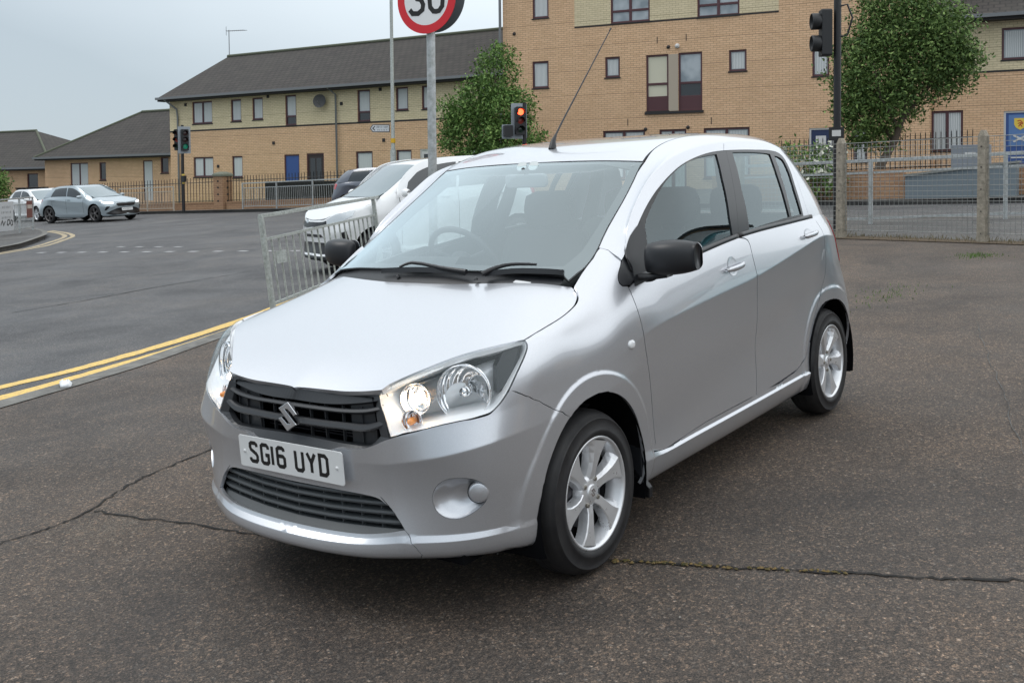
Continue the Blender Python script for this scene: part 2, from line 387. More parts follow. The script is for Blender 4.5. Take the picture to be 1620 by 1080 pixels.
def cabin_net():
    # columns belt -> door line
    B = [(-.30,.752,.955),(-.42,.755,.962),(-.60,.757,.988),(-.85,.757,1.022),(-1.15,.758,1.050),(-1.45,.759,1.066),(-1.75,.759,1.074),(-2.05,.758,1.078),(-2.30,.753,1.079),(-2.45,.742,1.075),(-2.59,.705,1.07),(-2.69,.657,1.068),(-2.77,.595,1.067),(-2.835,.48,1.066),(-2.87,.30,1.066),(-2.88,0,1.066)]
    D = [(-.413,.700,1.083),(-.463,.680,1.168),(-.672,.642,1.327),(-.894,.644,1.434),(-1.203,.626,1.485),(-1.514,.616,1.497),(-1.83,.610,1.497),(-2.047,.608,1.483),(-2.22,.607,1.457),(-2.30,.606,1.430),(-2.37,.583,1.425),(-2.44,.55,1.435),(-2.50,.49,1.447),(-2.57,.36,1.455),(-2.60,.22,1.46),(-2.61,0,1.462)]
    rows = []
    for k in range(7):
        t = k/5.; r = []
        if k == 6: t = 1.13
        for b, d in zip(B, D):
            b, d = np.array(b), np.array(d); p = b+(d-b)*t
            g = max(4*t*(1-t), -.5)
            out = np.array([0, 1., .3]) if b[0] > -2.5 else np.array([-.8, .5*b[1]/.7, .3])
            L = np.linalg.norm(d-b)
            p = p + out*g*.022*min(L/.45, 1)
            r.append(p)
        rows.append(r)
    return rows
def make_sheets():
    A = Sheet(body_net(), rb=(2, 3, 6, 7), cb=(3, 4), post=arch_flare)
    H = Sheet(hood_h(), nr=2, nc=2)
    R = Sheet(roof_net(), nr=2, nc=2)
    C = Sheet(cabin_net(), nr=1, nc=2)
    return A, H, R, C

# ---------------- trimmed panels ----------------
def in_poly(px, py, poly):
    px = np.asarray(px); py = np.asarray(py); c = np.zeros(px.shape, bool); n = len(poly)
    for i in range(n):
        x0, y0 = poly[i]; x1, y1 = poly[i-1]
        if y0 == y1: continue
        k = ((y0 > py) != (y1 > py)) & (px < (x1-x0)*(py-y0)/(y1-y0)+x0); c ^= k
    return c
def seg_dist(px, py, poly):
    d = np.full(len(px), 1e9)
    for i in range(len(poly)):
        a = np.array(poly[i-1]); b = np.array(poly[i]); ab = b-a; L = ab@ab+1e-12
        t = np.clip(((px-a[0])*ab[0]+(py-a[1])*ab[1])/L, 0, 1)
        d = np.minimum(d, np.hypot(px-a[0]-t*ab[0], py-a[1]-t*ab[1]))
    return d
def area2(p): return sum(p[i-1][0]*p[i][1]-p[i][0]*p[i-1][1] for i in range(len(p)))
def inset_poly(p, d, hole=False, S=1e9):
    n = len(p); s = 1 if area2(p) > 0 else -1
    if hole: s = -s
    out = []
    for i in range(n):
        a, b, c = np.array(p[i-1]), np.array(p[i]), np.array(p[(i+1) % n])
        if b[0] < 1e-4 or b[0] > S-1e-4:      # on the centre line
            out.append((b[0], b[1])); continue
        u = (b-a)/(np.linalg.norm(b-a)+1e-9); v = (c-b)/(np.linalg.norm(c-b)+1e-9)
        n1 = np.array([-u[1], u[0]]); n2 = np.array([-v[1], v[0]]); m = n1+n2; L = np.linalg.norm(m)
        m = m/L if L > .3 else n1
        k = d/max(m@n1, .5)*s
        out.append(tuple(b+m*k))
    return out
def dens(p, h, smooth=False):
    out = []
    n = len(p)
    for i in range(n):
        a = np.array(p[i]); b = np.array(p[(i+1) % n]); L = np.linalg.norm(b-a); k = max(1, int(math.ceil(L/h)))
        for j in range(k): out.append(tuple(a+(b-a)*j/k))
    return out
def spl(P, n=5):
    """smooth open curve through 3D points"""
    q, _ = cr_dense(np.array(P, float), n, set()); return [tuple(x) for x in q]
_rings = {}
def arch_rings(sheet):
    if 'r' not in _rings:
        pts = []
        for xc, zc, R in WHEELS:
            for dr in (.046, .053, .059, .064, .068, .072, .077, .083, .090):
                for a in np.arange(-14, 202, 1.5): pts.append((xc+(R+dr)*math.cos(R_(a)), .79, zc+(R+dr)*math.sin(R_(a))))
        st = sheet.inv(np.array(pts)); _rings['r'] = (st[:, 0], st[:, 1], None)
    return _rings['r']
def panel_geo(sheet, outer, holes=(), h=.025, inset=.002, rim=.012, off=0., creases=True, rim_holes=True):
    """outer / holes: lists of 3D points near the sheet -> verts, normals, tris, rim"""
    def prep(poly, hole=False):
        st = [tuple(q) for q in sheet.inv(np.array(poly, float))]
        st = [((0. if s < sheet.S/2 else sheet.S), t) if abs(P[1]) < 1e-3 else (s, t) for (s, t), P in zip(st, poly)]
        cl = [st[0]]
        for q in st[1:]:
            if math.hypot(q[0]-cl[-1][0], q[1]-cl[-1][1]) > 1.5e-3: cl.append(q)
        if math.hypot(cl[0][0]-cl[-1][0], cl[0][1]-cl[-1][1]) < 1.5e-3: cl.pop()
        return dens(inset_poly(cl, inset, hole, sheet.S), h*.8)
    loops = [prep(outer)]+[prep(q, True) for q in holes]
    verts = []; edges = []; 
    for lp in loops:
        b = len(verts); verts += lp; edges += [(b+i, b+(i+1) % len(lp)) for i in range(len(lp))]
    nb = len(verts)
    xs = [p[0] for p in loops[0]]; ys = [p[1] for p in loops[0]]
    gs = np.arange(min(xs), max(xs), h); gt = list(np.arange(min(ys), max(ys), h))
    if creases:
        for a in sheet.cr: gt += [a-.011, a-.005, a-.0017, a+.0017, a+.005, a+.011]
    gt = sorted(gt); g2 = [gt[0]]
    for q in gt[1:]:
        if q-g2[-1] > .0018: g2.append(q)
    ss, tt = np.meshgrid(gs, np.array(g2)); ss = ss.ravel(); tt = tt.ravel()
    k = in_poly(ss, tt, loops[0]); 
    for lp in loops[1:]: k &= ~in_poly(ss, tt, lp)
    if sheet is globals().get('SA') and creases:
        rs_, rt_, rw = arch_rings(sheet); k2 = in_poly(rs_, rt_, loops[0])
        for lp in loops[1:]: k2 &= ~in_poly(rs_, rt_, lp)
        for lp in loops: k2 &= seg_dist(rs_, rt_, lp) > .006
        # clear the plain grid inside the flare step
        Pq = sheet.raw(ss, tt)
        for xc, zc, R in WHEELS:
            r = np.hypot(Pq[:, 0]-xc, Pq[:, 2]-zc); k &= ~((r > R+.040) & (r < R+.098) & (Pq[:, 1] > .6) & (Pq[:, 2] > .2))
        ex = list(zip(rs_[k2], rt_[k2]))
    else: ex = []
    for lp in loops: k &= seg_dist(ss, tt, lp) > h*.35
    verts += ex
    verts += list(zip(ss[k], tt[k]))
    vo, eo, fo, ov, oe, of = delaunay_2d_cdt([Vector(v) for v in verts], edges, [], 0, 1e-7)
    va = np.array([(v.x, v.y) for v in vo]); fa = [tuple(f) for f in fo]
    ce = np.array([va[list(f)].mean(0) for f in fa])
    k = in_poly(ce[:, 0], ce[:, 1], loops[0])
    for lp in loops[1:]: k &= ~in_poly(ce[:, 0], ce[:, 1], lp)
    fa = [f for f, q in zip(fa, k) if q]
    used = sorted({i for f in fa for i in f}); rm = {i: j for j, i in enumerate(used)}
    va = va[used]; fa = [tuple(rm[i] for i in f) for f in fa]
    P, N = sheet.ev(va[:, 0], va[:, 1]); P = P+N*off
    # orient faces with the normals
    def ar_(f): return sum(va[f[i-1], 0]*va[f[i], 1]-va[f[i], 0]*va[f[i-1], 1] for i in range(len(f)))
    fa = [f if ar_(f) > 0 else f[::-1] for f in fa]
    vote = sum(1 if np.cross(P[f[1]]-P[f[0]], P[f[2]]-P[f[0]])@N[f[0]] > 0 else -1 for f in fa)
    f0 = fa if vote > 0 else [f[::-1] for f in fa]
    # boundary edges
    cnt = {}
    for f in f0:
        for i in range(len(f)):
            e = (f[i], f[(i+1) % len(f)]); cnt[e] = 1
    bnd = [e for e in cnt if (e[1], e[0]) not in cnt]
    bnd = [e for e in bnd if not (abs(P[e[0], 1]) < 2e-4 and abs(P[e[1], 1]) < 2e-4)]
    return P, N, f0, bnd, rim
def panel_obj(name, geos, mat, parent, sides='L', label=None):
    """sides: L (left), R (mirrored), LR (both halves joined on the centre line)"""
    V, F, NN, key = [], [], [], {}
    def addv(p, merge):
        if merge:
            k = (round(p[0], 5), round(p[2], 5))
            if k in key: return key[k]
            key[k] = len(V)
        V.append(tuple(p)); return len(V)-1
    for P, N, f0, bnd, rim in geos:
        for sg in ((1,) if sides == 'L' else (-1,) if sides == 'R' else (1, -1)):
            M = np.array([1, sg, 1])
            ix = [addv(p*M, abs(p[1]) < 1e-5 and sides == 'LR') for p in P]
            for f in f0:
                g = f if sg == 1 else f[::-1]
                F.append([ix[i] for i in g]); NN.append([N[i]*M if abs(P[i][1]) > 1e-5 or sides != 'LR' else (N[i]*np.array([1, 0, 1])) for i in g])
            if rim:
                jx = {}
                for a, b in bnd:
                    for i in (a, b):
                        if i not in jx: jx[i] = addv((P[i]-N[i]*rim)*M, False)
                    q = [ix[b], ix[a], jx[a], jx[b]]
                    if sg == -1: q = q[::-1]
                    nn = np.cross(np.array(V[q[1]])-V[q[0]], np.array(V[q[2]])-V[q[0]]); nn = nn/(np.linalg.norm(nn)+1e-12)
                    F.append(q); NN.append([nn]*4)
    me = bpy.data.meshes.new(name); me.from_pydata(V, [], F); 
    me.polygons.foreach_set('use_smooth', [True]*len(F)); me.update()
    me.normals_split_custom_set([tuple(n/(np.linalg.norm(n)+1e-12)) for f in NN for n in f])
    o = link(name, me, mat, parent)
    if label: o['label'] = label
    return o

# ---------------- materials of the parked car ----------------
def paint(name, col, metal=.75, rough=.34, flake=True):
    m = pb(name, col, rough, metal, coat=1.0); t = NT(m)
    if flake:
        n = t.noise(900, 2, .6); t.col(t.mix(t.ramp(n, [(.35, 0), (.7, 1)]), tuple(c*.86 for c in col), tuple(min(1, c*1.12) for c in col)))
    d = t.noise(2.2, 4); t.rgh(t.math('MULTIPLY_ADD', d, .08, rough-.04))
    return m
M_SILVER = paint('silver_paint', (.60, .615, .65), .70, .32)
M_BLACK = pb('black_plastic', (.014, .015, .018), .42)
t = NT(M_BLACK); t.bump(t.noise(420, 2), .10, .002)
M_TRIM = pb('satin_black_trim', (.012, .012, .014), .30)
M_GRILLE = pb('dark_grille_plastic', (.032, .034, .038), .42)
M_GRILLE2 = pb('dusty_grille_plastic', (.060, .067, .072), .55)
M_DARK = pb('dark_void', (.004, .004, .005), .9, spec=.1)
M_RUB = pb('tyre_rubber', (.016, .016, .018), .62)
t = NT(M_RUB); t.rgh(t.ramp(t.noise(9, 4), [(.3, .5), (.7, .78)])); t.col(t.ramp(t.noise(14, 5, .65), [(.3, (.010, .010, .012)), (.75, (.022, .021, .021))])); t.bump(t.noise(160, 2), .12, .002)
M_ALLOY = pb('alloy', (.74, .75, .77), .34, .65)
t = NT(M_ALLOY); t.rgh(t.ramp(t.noise(30, 4), [(.3, .26), (.7, .42)]))
M_CHROME = pb('chrome', (.80, .80, .82), .08, 1.0)
M_MIRR = pb('reflector', (.93, .93, .94), .10, 1.0)
t = NT(M_MIRR); w = t.n('ShaderNodeTexWave'); w.inputs['Scale'].default_value = 17; w.inputs['Distortion'].default_value = 2.2; t.l(t.tc.outputs['Object'], w.inputs['Vector']); t.bump(w.outputs['Fac'], .5, .010)
M_HOUS = pb('lamp_housing', (.93, .94, .95), .32, .12, coat=.5)
M_LENS = glass('lamp_lens', (.96, .97, .98), .65, 0., 1.45)
M_WS = glass('windscreen_glass', (.86, .92, .92), 2.3, .0, 1.55)
M_SG = glass('side_glass', (.58, .66, .66), 1.25, .0, 1.52)
M_INT = pb('cabin_plastic', (.035, .037, .04), .75)
M_SEAT = pb('seat_fabric', (.035, .036, .04), .95); t = NT(M_SEAT); t.bump(t.noise(300, 2), .4, .003)
M_HEAD = pb('headlining', (.42, .42, .41), .95)
M_WHITE = pb('white_plastic', (.74, .75, .76), .35)
M_PLATE = pb('plate_white', (.72, .73, .73), .32)
M_INK = pb('plate_black', (.01, .01, .01), .5)
M_AMBER = pb('amber_bulb', (.85, .28, .03), .2, coat=1)
M_LIT = pb('lit_sidelight', (1, .8, .6), .3, emit=(1, .74, .45), es=9)
M_RED = pb('red_lens', (.50, .012, .02), .12, coat=1)
M_METAL = pb('dark_steel', (.10, .10, .11), .45, .9)
M_BRASS = pb('bolt', (.35, .33, .29), .35, .9)

M_RECESS = M_SILVER
TR = json.loads('''{"headlight": [[0.6214, 0.3811, 0.754], [0.584, 0.4284, 0.7809], [0.5417, 0.4942, 0.8103], [0.4911, 0.5522, 0.836], [0.4423, 0.6119, 0.8553], [0.3862, 0.6655, 0.8678], [0.2947, 0.7175, 0.8761], [0.2989, 0.7314, 0.8602], [0.3179, 0.739, 0.841], [0.3759, 0.7421, 0.7872], [0.4202, 0.7363, 0.7353], [0.4506, 0.7265, 0.7034], [0.4848, 0.7087, 0.6757], [0.5032, 0.6944, 0.6691], [0.5854, 0.5934, 0.6498], [0.6368, 0.4891, 0.6232], [0.6588, 0.4298, 0.6059], [0.6532, 0.406, 0.6606], [0.6413, 0.3771, 0.7273]], "low_grille_side": [[0.6511, 0.4651, 0.3118], [0.6585, 0.4246, 0.3691], [0.6647, 0.3771, 0.4131], [0.6713, 0.3358, 0.4484], [0.6752, 0.3094, 0.4624]], "low_grille_bot": [[0.7378, 0.0, 0.2677], [0.7308, 0.1689, 0.2667], [0.694, 0.327, 0.3038], [0.6511, 0.4651, 0.3118]], "grille_bot": [[0.6597, 0.427, 0.6055], [0.6778, 0.3485, 0.5715], [0.6842, 0.2904, 0.5596], [0.6899, 0.2309, 0.5587], [0.6964, 0.1262, 0.5547]], "hood_front": [[0.6307, 0.3799, 0.7464], [0.6314, 0.3132, 0.7394], [0.6371, 0.2605, 0.7351], [0.6419, 0.206, 0.7329], [0.649, 0.1225, 0.7321], [0.6563, 0.0372, 0.7336], [0.6596, 0.0, 0.7345]], "lip_seam": [[0.6511, 0.4651, 0.3118], [0.6321, 0.516, 0.2345]], "lip_crease_out": [[0.6468, 0.4852, 0.2893], [0.5951, 0.5736, 0.296], [0.5209, 0.6696, 0.3129], [0.4104, 0.7499, 0.3382]], "bumper_seam": [[0.4154, 0.738, 0.7388], [0.3917, 0.7524, 0.7258], [0.3321, 0.7774, 0.6892], [0.2327, 0.7905, 0.6375], [0.1618, 0.7948, 0.5945]], "door_front": [[-0.3371, 0.7481, 0.9726], [-0.3378, 0.7575, 0.9512], [-0.3447, 0.7844, 0.8699], [-0.3617, 0.7957, 0.7555], [-0.4051, 0.7856, 0.6083], [-0.4359, 0.7738, 0.4476], [-0.4551, 0.769, 0.3455], [-0.4517, 0.773, 0.3084]], "door_split": [[-1.3981, 0.7632, 1.0542], [-1.4108, 0.7681, 1.0385], [-1.4134, 0.7864, 0.9626], [-1.4242, 0.7972, 0.8251], [-1.4386, 0.7843, 0.6704], [-1.4251, 0.7738, 0.5496], [-1.4352, 0.7705, 0.4246], [-1.4193, 0.772, 0.3049]], "door_rear": [[-2.2557, 0.7586, 1.0759], [-2.2601, 0.7791, 1.0337], [-2.2652, 0.7981, 0.9639], [-2.2885, 0.7908, 0.9011], [-2.3134, 0.7865, 0.8436], [-2.3331, 0.7791, 0.7465], [-2.3203, 0.7759, 0.6769], [-2.2896, 0.7745, 0.6238], [-2.2012, 0.7734, 0.5566], [-2.1378, 0.7742, 0.484], [-2.0923, 0.7752, 0.4096], [-2.0545, 0.7764, 0.3393], [-2.011, 0.7715, 0.3103], [-1.9228, 0.7716, 0.3039]], "door_bottom": [[-0.4517, 0.773, 0.3084], [-0.7934, 0.7696, 0.3008], [-1.4132, 0.7725, 0.3004]], "belt": [[-0.308, 0.7417, 0.9763], [-0.3488, 0.7496, 0.9725], [-0.4799, 0.7533, 0.9792], [-0.9676, 0.7577, 1.0338], [-1.3828, 0.7601, 1.0627], [-1.4637, 0.7596, 1.0675], [-2.1231, 0.7551, 1.0848]], "hood_line": [[0.2854, 0.7204, 0.8759], [0.0952, 0.7053, 0.9044], [-0.0387, 0.6928, 0.9322], [-0.0827, 0.6831, 0.9516]], "hood_lineH": [[0.2756, 0.7133, 0.8737], [0.0976, 0.7069, 0.9049], [-0.04, 0.692, 0.932], [-0.0909, 0.6777, 0.9502], [-0.1362, 0.654, 0.9731], [-0.1687, 0.6342, 0.9915], [-0.1831, 0.6119, 1.0055], [-0.1834, 0.5898, 1.0144]], "hl_H": [[0.6287, 0.386, 0.7579], [0.5858, 0.4286, 0.7826], [0.534, 0.4875, 0.8096], [0.4823, 0.5449, 0.8344], [0.4306, 0.6025, 0.8536], [0.3722, 0.6546, 0.8656], [0.2817, 0.7081, 0.874]], "hood_frontH": [[0.6378, 0.3872, 0.7528], [0.6473, 0.3294, 0.7454], [0.653, 0.277, 0.7408], [0.6569, 0.2219, 0.7376], [0.6587, 0.1333, 0.7363], [0.6617, 0.0433, 0.7353], [0.662, 0.0, 0.7357]], "sail_front": [[-0.3268, 0.7186, 1.0235], [-0.3072, 0.7257, 1.0045], [-0.3008, 0.7345, 0.987], [-0.308, 0.7417, 0.9763]], "fender_seam": [[-0.3377, 0.6317, 1.1159], [-0.3613, 0.6554, 1.1041], [-0.3714, 0.6828, 1.0819], [-0.3809, 0.701, 1.0634]], "fender_seamR": [[-0.348, 0.6253, 1.1148], [-0.3608, 0.6556, 1.1042], [-0.3665, 0.6858, 1.0825], [-0.3748, 0.7047, 1.0642]], "wsA": [[-0.1476, 0.6233, 1.0174], [-0.186, 0.627, 1.0363], [-0.2282, 0.6355, 1.0551], [-0.2788, 0.6366, 1.0833], [-0.3339, 0.6303, 1.1155]], "wsR": [[-0.1459, 0.612, 1.0221], [-0.1867, 0.6265, 1.0362], [-0.2319, 0.6332, 1.0546], [-0.2879, 0.6309, 1.0822], [-0.3453, 0.6232, 1.1143], [-0.4548, 0.6036, 1.1828], [-0.6033, 0.5879, 1.2729], [-0.7382, 0.5686, 1.3567], [-0.8291, 0.5508, 1.4145], [-0.8627, 0.5483, 1.4323]], "ws_top": [[-0.8627, 0.5483, 1.4323], [-0.8425, 0.4423, 1.4416], [-0.8199, 0.296, 1.4479], [-0.8012, 0.1416, 1.4491], [-0.7891, 0.0257, 1.4473]], "door_up": [[-0.4961, 0.6615, 1.1902], [-0.6922, 0.63, 1.3258], [-0.8968, 0.639, 1.4326], [-1.2034, 0.6227, 1.4828], [-1.5144, 0.6145, 1.4958], [-1.8316, 0.6078, 1.4957], [-2.0512, 0.6058, 1.482], [-2.2655, 0.5906, 1.4587], [-2.3721, 0.588, 1.4255]], "door_upC": [[-0.4143, 0.6989, 1.0844], [-0.4286, 0.6881, 1.1014], [-0.454, 0.6798, 1.1579], [-0.482, 0.6697, 1.1913], [-0.6699, 0.6425, 1.3267], [-0.8939, 0.6405, 1.4326], [-1.1956, 0.6266, 1.4828], [-1.5105, 0.6163, 1.4957], [-1.8262, 0.6101, 1.4957], [-2.0463, 0.6078, 1.482], [-2.238, 0.6016, 1.4588], [-2.4162, 0.5682, 1.4233], [-2.2454, 0.6562, 1.3675], [-2.217, 0.7178, 1.2277], [-2.2335, 0.7507, 1.0987], [-2.2667, 0.7538, 1.0789]], "frame_in": [[-0.4067, 0.7044, 1.0763], [-0.5666, 0.6859, 1.2055], [-0.734, 0.6714, 1.3073], [-0.9424, 0.6642, 1.393], [-1.1405, 0.6513, 1.4324], [-1.3426, 0.6408, 1.4527], [-1.5431, 0.6364, 1.4565], [-1.8594, 0.634, 1.4502], [-2.0965, 0.6296, 1.4383], [-2.193, 0.6377, 1.4101], [-2.1942, 0.6727, 1.3431], [-2.1642, 0.7085, 1.2606], [-2.1569, 0.7367, 1.1691], [-2.1539, 0.7531, 1.0958]], "glass_front": [[-0.5652, 0.7043, 1.1678], [-0.5361, 0.7262, 1.103], [-0.4908, 0.7498, 1.0042], [-0.9886, 0.7561, 1.0468], [-1.2718, 0.7567, 1.069], [-1.2784, 0.7425, 1.1557], [-1.3251, 0.6941, 1.3298], [-1.3768, 0.6459, 1.4416], [-1.1732, 0.6518, 1.4314], [-0.9957, 0.6626, 1.4024], [-0.8442, 0.6716, 1.3535], [-0.7344, 0.6784, 1.2936], [-0.6132, 0.6923, 1.2119]], "glass_rear": [[-1.559, 0.6422, 1.4447], [-2.0164, 0.6415, 1.4249], [-1.9735, 0.6976, 1.3051], [-1.9613, 0.737, 1.1801], [-1.9626, 0.7529, 1.1064], [-1.4606, 0.7561, 1.084], [-1.4841, 0.7136, 1.2713]], "glass_quarter": [[-2.0665, 0.6445, 1.4145], [-2.1574, 0.651, 1.3914], [-2.1592, 0.6763, 1.3401], [-2.1293, 0.7206, 1.2283], [-2.1331, 0.7512, 1.1066], [-1.9923, 0.7532, 1.1041], [-1.9981, 0.7331, 1.1938], [-2.0194, 0.696, 1.3062]], "g_top": [[0.6445, 0.3699, 0.7217], [0.6579, 0.2848, 0.708], [0.6682, 0.2034, 0.6992], [0.6744, 0.1158, 0.6962], [0.6767, 0.0562, 0.6963]], "g_s1": [[0.6488, 0.3783, 0.7049], [0.6644, 0.3182, 0.6858], [0.6738, 0.2255, 0.6826], [0.6791, 0.135, 0.6831], [0.6814, 0.0602, 0.6847]], "g_s2": [[0.656, 0.4006, 0.6554], [0.6764, 0.3311, 0.632], [0.687, 0.2344, 0.6299], [0.6931, 0.1449, 0.6288], [0.6958, 0.0709, 0.6287]], "roofE": [[-0.8627, 0.5483, 1.4323], [-1.0046, 0.5196, 1.4871], [-1.1961, 0.4988, 1.5268], [-1.4236, 0.5135, 1.5403]], "frameA": [[-1.541, 0.6153, 1.4967], [-1.4939, 0.6411, 1.4486]], "wiper1": [[-0.0256, -0.219, 1.0398], [-0.0274, -0.0599, 1.0473], [-0.0287, 0.1019, 1.0472], [-0.0256, 0.219, 1.0398]], "arm1": [[-0.0159, 0.2325, 1.0336], [-0.0235, 0.1078, 1.0441], [-0.0493, -0.0719, 1.0596], [-0.024, -0.1198, 1.044]], "wiper2": [[-0.0365, 0.3081, 1.0378], [-0.0821, 0.417, 1.0455], [-0.1224, 0.519, 1.0416], [-0.1511, 0.5866, 1.0344]], "arm2": [[-0.0149, 0.3082, 1.0264], [-0.0594, 0.3425, 1.0457], [-0.0927, 0.3901, 1.0556], [-0.1261, 0.4831, 1.0529]], "tail_lamp": [[-2.5585, 0.7286, 1.0518], [-2.5632, 0.751, 1.003], [-2.5879, 0.7589, 0.9545], [-2.6173, 0.7617, 0.883], [-2.6482, 0.7602, 0.8225]], "fog": [[0.6074, 0.5511, 0.4145], [0.6046, 0.5675, 0.4529], [0.5931, 0.6015, 0.4778], [0.5714, 0.6406, 0.4823], [0.5447, 0.6747, 0.4754], [0.5219, 0.6933, 0.4554], [0.5089, 0.6989, 0.428], [0.5129, 0.6897, 0.3973], [0.5344, 0.6639, 0.3693], [0.5635, 0.6242, 0.3485], [0.5882, 0.5852, 0.3529], [0.6021, 0.5595, 0.3775]], "repeater": [[-0.2335, 0.7905, 0.7798], [-0.2725, 0.7915, 0.793], [-0.3037, 0.7951, 0.7676], [-0.265, 0.7936, 0.7543]], "handle_front": [[-1.1564, 0.7867, 0.9406], [-1.4054, 0.7867, 0.9605]], "handle_rear": [[-2.0103, 0.7867, 1.003], [-2.2332, 0.7879, 1.0121]], "archtest": [[-0.0971, 0.7968, 0.6177], [0.17, 0.7948, 0.5888], [-0.3576, 0.7789, 0.4036], [-2.4765, 0.7925, 0.6006]]}''')
SA, SHD, SR, SC = make_sheets()

def arc3(xc, zc, R, a0, a1, n, y=.8):
    return [(xc+R*math.cos(a0+(a1-a0)*i/n), y, zc+R*math.sin(a0+(a1-a0)*i/n)) for i in range(n+1)]
def ang(p, xc, zc): return math.atan2(p[2]-zc, p[0]-xc)
RF, RR = .352, .338

car = empty('parked_car', label='silver five-door hatchback with lit headlights parked in the foreground', cat='car')
car.matrix_world = SLOPE
P_ = car
T3 = {k: [tuple(p) for p in v] for k, v in TR.items()}

# --- front bumper, lip and openings ---
seam = spl([T3['bumper_seam'][0], T3['bumper_seam'][2], T3['bumper_seam'][4]], 5)
sb = seam[-1]; a0 = ang(sb, 0, .285)
arch_front_b = arc3(0, .285, RF, -.17, a0, 12)                # from the bottom of the bumper to the seam
zb_corner = arch_front_b[0]
bot0 = [(.70, 0, .20), (.69, .17, .20), (.66, .33, .20), (.60, .44, .20)]
bot1 = [(.58, .49, .20), (.52, .56, .20), (.455, .63, .20), (.39, .68, .20), (.345, .71, .20)]
lip_s = spl(T3['lip_seam'], 3)+[(.58, .478, .20)]
lg_side = spl(T3['low_grille_side'][:-2]+[(.655, .405, .383), (.665, .375, .402), (.672, .34, .409)], 4)                        # bottom corner up to the top corner
lg_top = [(.672, .30, .411), (.686, .17, .414), (.692, 0, .415)]
lg_bot = [(.727, 0, .285), (.719, .17, .286), (.698, .33, .291), (.668, .42, .302)]
gr_bot = spl(T3['grille_bot'][:-1]+[(.691, .17, .545), (.70, 0, .540)], 4)
hl = T3['headlight']
hl_in = [hl[-1], hl[-2], hl[-3]]
hl_up = hl[0:7]
tipc = hl[7:10]
hl_out = hl[9:15]
hl_low = hl[14:17]
hl_corner = hl[16]
seam0 = seam[0]
# the headlight's lower edge below the seam belongs to the bumper
hl_full = spl(hl_up, 3)+spl([hl[6]]+hl[7:17], 3)[1:]+spl([hl[16], hl[17], hl[18], hl[0]], 3)[1:-1]
def d3(a, b): return math.dist(a, b)
def near(poly, q): return min(range(len(poly)), key=lambda i: d3(poly[i], q))
i_seam = near(hl_full, seam0); i_low = near(hl_full, hl[16]); i_tip = near(hl_full, hl[6])
hl_bump = hl_full[i_seam:i_low+1]
gb = gr_bot; gb = [hl_full[i_low]]+[p for p in gb if p[1] < hl[16][1]-.012]
bumper = [(.692, 0, .415)]+lg_top[::-1][1:]+lg_side[::-1]+lip_s[1:]+bot1+[(zb_corner[0], .76, .222)]+arch_front_b+seam[::-1][1:]+hl_bump[1:]+gb[1:]
fog = spl(T3['fog']+[T3['fog'][0]], 3)[:-1]
G_bump = panel_geo(SA, bumper, [fog], h=.022, inset=.0012)
panel_obj('front_bumper', [G_bump], M_SILVER, P_, 'LR')
lip = [(.727, 0, .285)]+lg_bot[1:]+[lg_side[0]]+lip_s[1:]+bot0[::-1]
panel_obj('bumper_lip', [panel_geo(SA, lip, h=.022, inset=.001)], M_SILVER, P_, 'LR')

# --- fender ---
arch_f = arc3(0, .285, RF, a0, math.pi+.28, 26)
dfr = spl(T3['door_front'][:-1], 3)
seamR = T3['fender_seamR']
sail = spl(T3['sail_front'], 2)
wsl = [q for q in T3['wsA'][1:]]
wsl[-1] = T3['fender_seam'][0]
hline = spl([hl[6]]+T3['hood_line'][1:3]+[(-.088, .684, .952), (-.118, .662, .975), (-.132, .640, .993)], 3)
fend = hl_full[i_tip:i_seam+1]+seam[1:]+arch_f[1:]+[(-.40, .75, .205), (-.425, .775, .25), (-.435, .785, .305)]+dfr[::-1]+sail[::-1]+T3['fender_seam'][::-1][0:]+wsl[::-1][1:]+hline[::-1][:-1]
for sd_, nm in (('L', 'front_fender'), ('R', 'front_fender')):
    panel_obj(nm, [panel_geo(SA, fend, h=.022, inset=.0015)], M_SILVER, P_, sd_)
# --- bonnet ---
hf = [(.668, 0, .737)]+[tuple(p) for p in T3['hood_frontH'][::-1][1:]]
hf = spl(hf, 3)
hs = spl(T3['hl_H'], 3)[1:]+spl([T3['hl_H'][-1]]+T3['hood_lineH'][1:5], 3)[1:]+[(-.135, .652, .985), (-.142, .628, 1.0)]
hr = [(-.120, .60, 1.01), (-.035, .40, 1.01), (.008, .20, 1.012), (.018, 0, 1.012)]
hood = hf+hs+spl(hr, 4)
panel_obj('bonnet', [panel_geo(SHD, hood, h=.022, inset=.002, rim=.02)], M_SILVER, P_, 'LR')

# --- doors ---
split = spl([(-1.322, .757, 1.058)]+[p for p in T3['door_split'][1:]], 3)
belt_p = [(x, .755, float(f_belt(x))) for x in np.linspace(-.345, -1.322, 9)]
belt_r = [(x, .755, float(f_belt(x))) for x in np.linspace(-1.322, -2.262, 9)]
bot_f = [(-.43, .78, .321), (-.9, .78, .321), (-1.355, .78, .321)]
bot_r = [(-1.355, .78, .321), (-1.7, .78, .321), (-1.90, .78, .329)]
arch_door = arc3(-2.425, .285, .425, math.radians(18), math.radians(62), 8)
dr = spl([(-2.285, .755, 1.075), (-2.305, .770, 1.035), (-2.330, .785, .950), (-2.352, .792, .88), (-2.362, .793, .82), (-2.350, .794, .75), (-2.300, .794, .665)], 3)
dr2 = spl([(-2.300, .794, .665), (-2.235, .79, .595), (-2.17, .785, .52), (-2.115, .78, .45), (-2.055, .775, .385), (-2.0, .775, .352), (-1.90, .78, .329)], 3)
door_f = dfr+bot_f+split[::-1][:-1]+belt_p[::-1]
door_r = split+bot_r[1:-1]+dr2[::-1][1:]+dr[::-1][1:]+belt_r[::-1][1:-1]
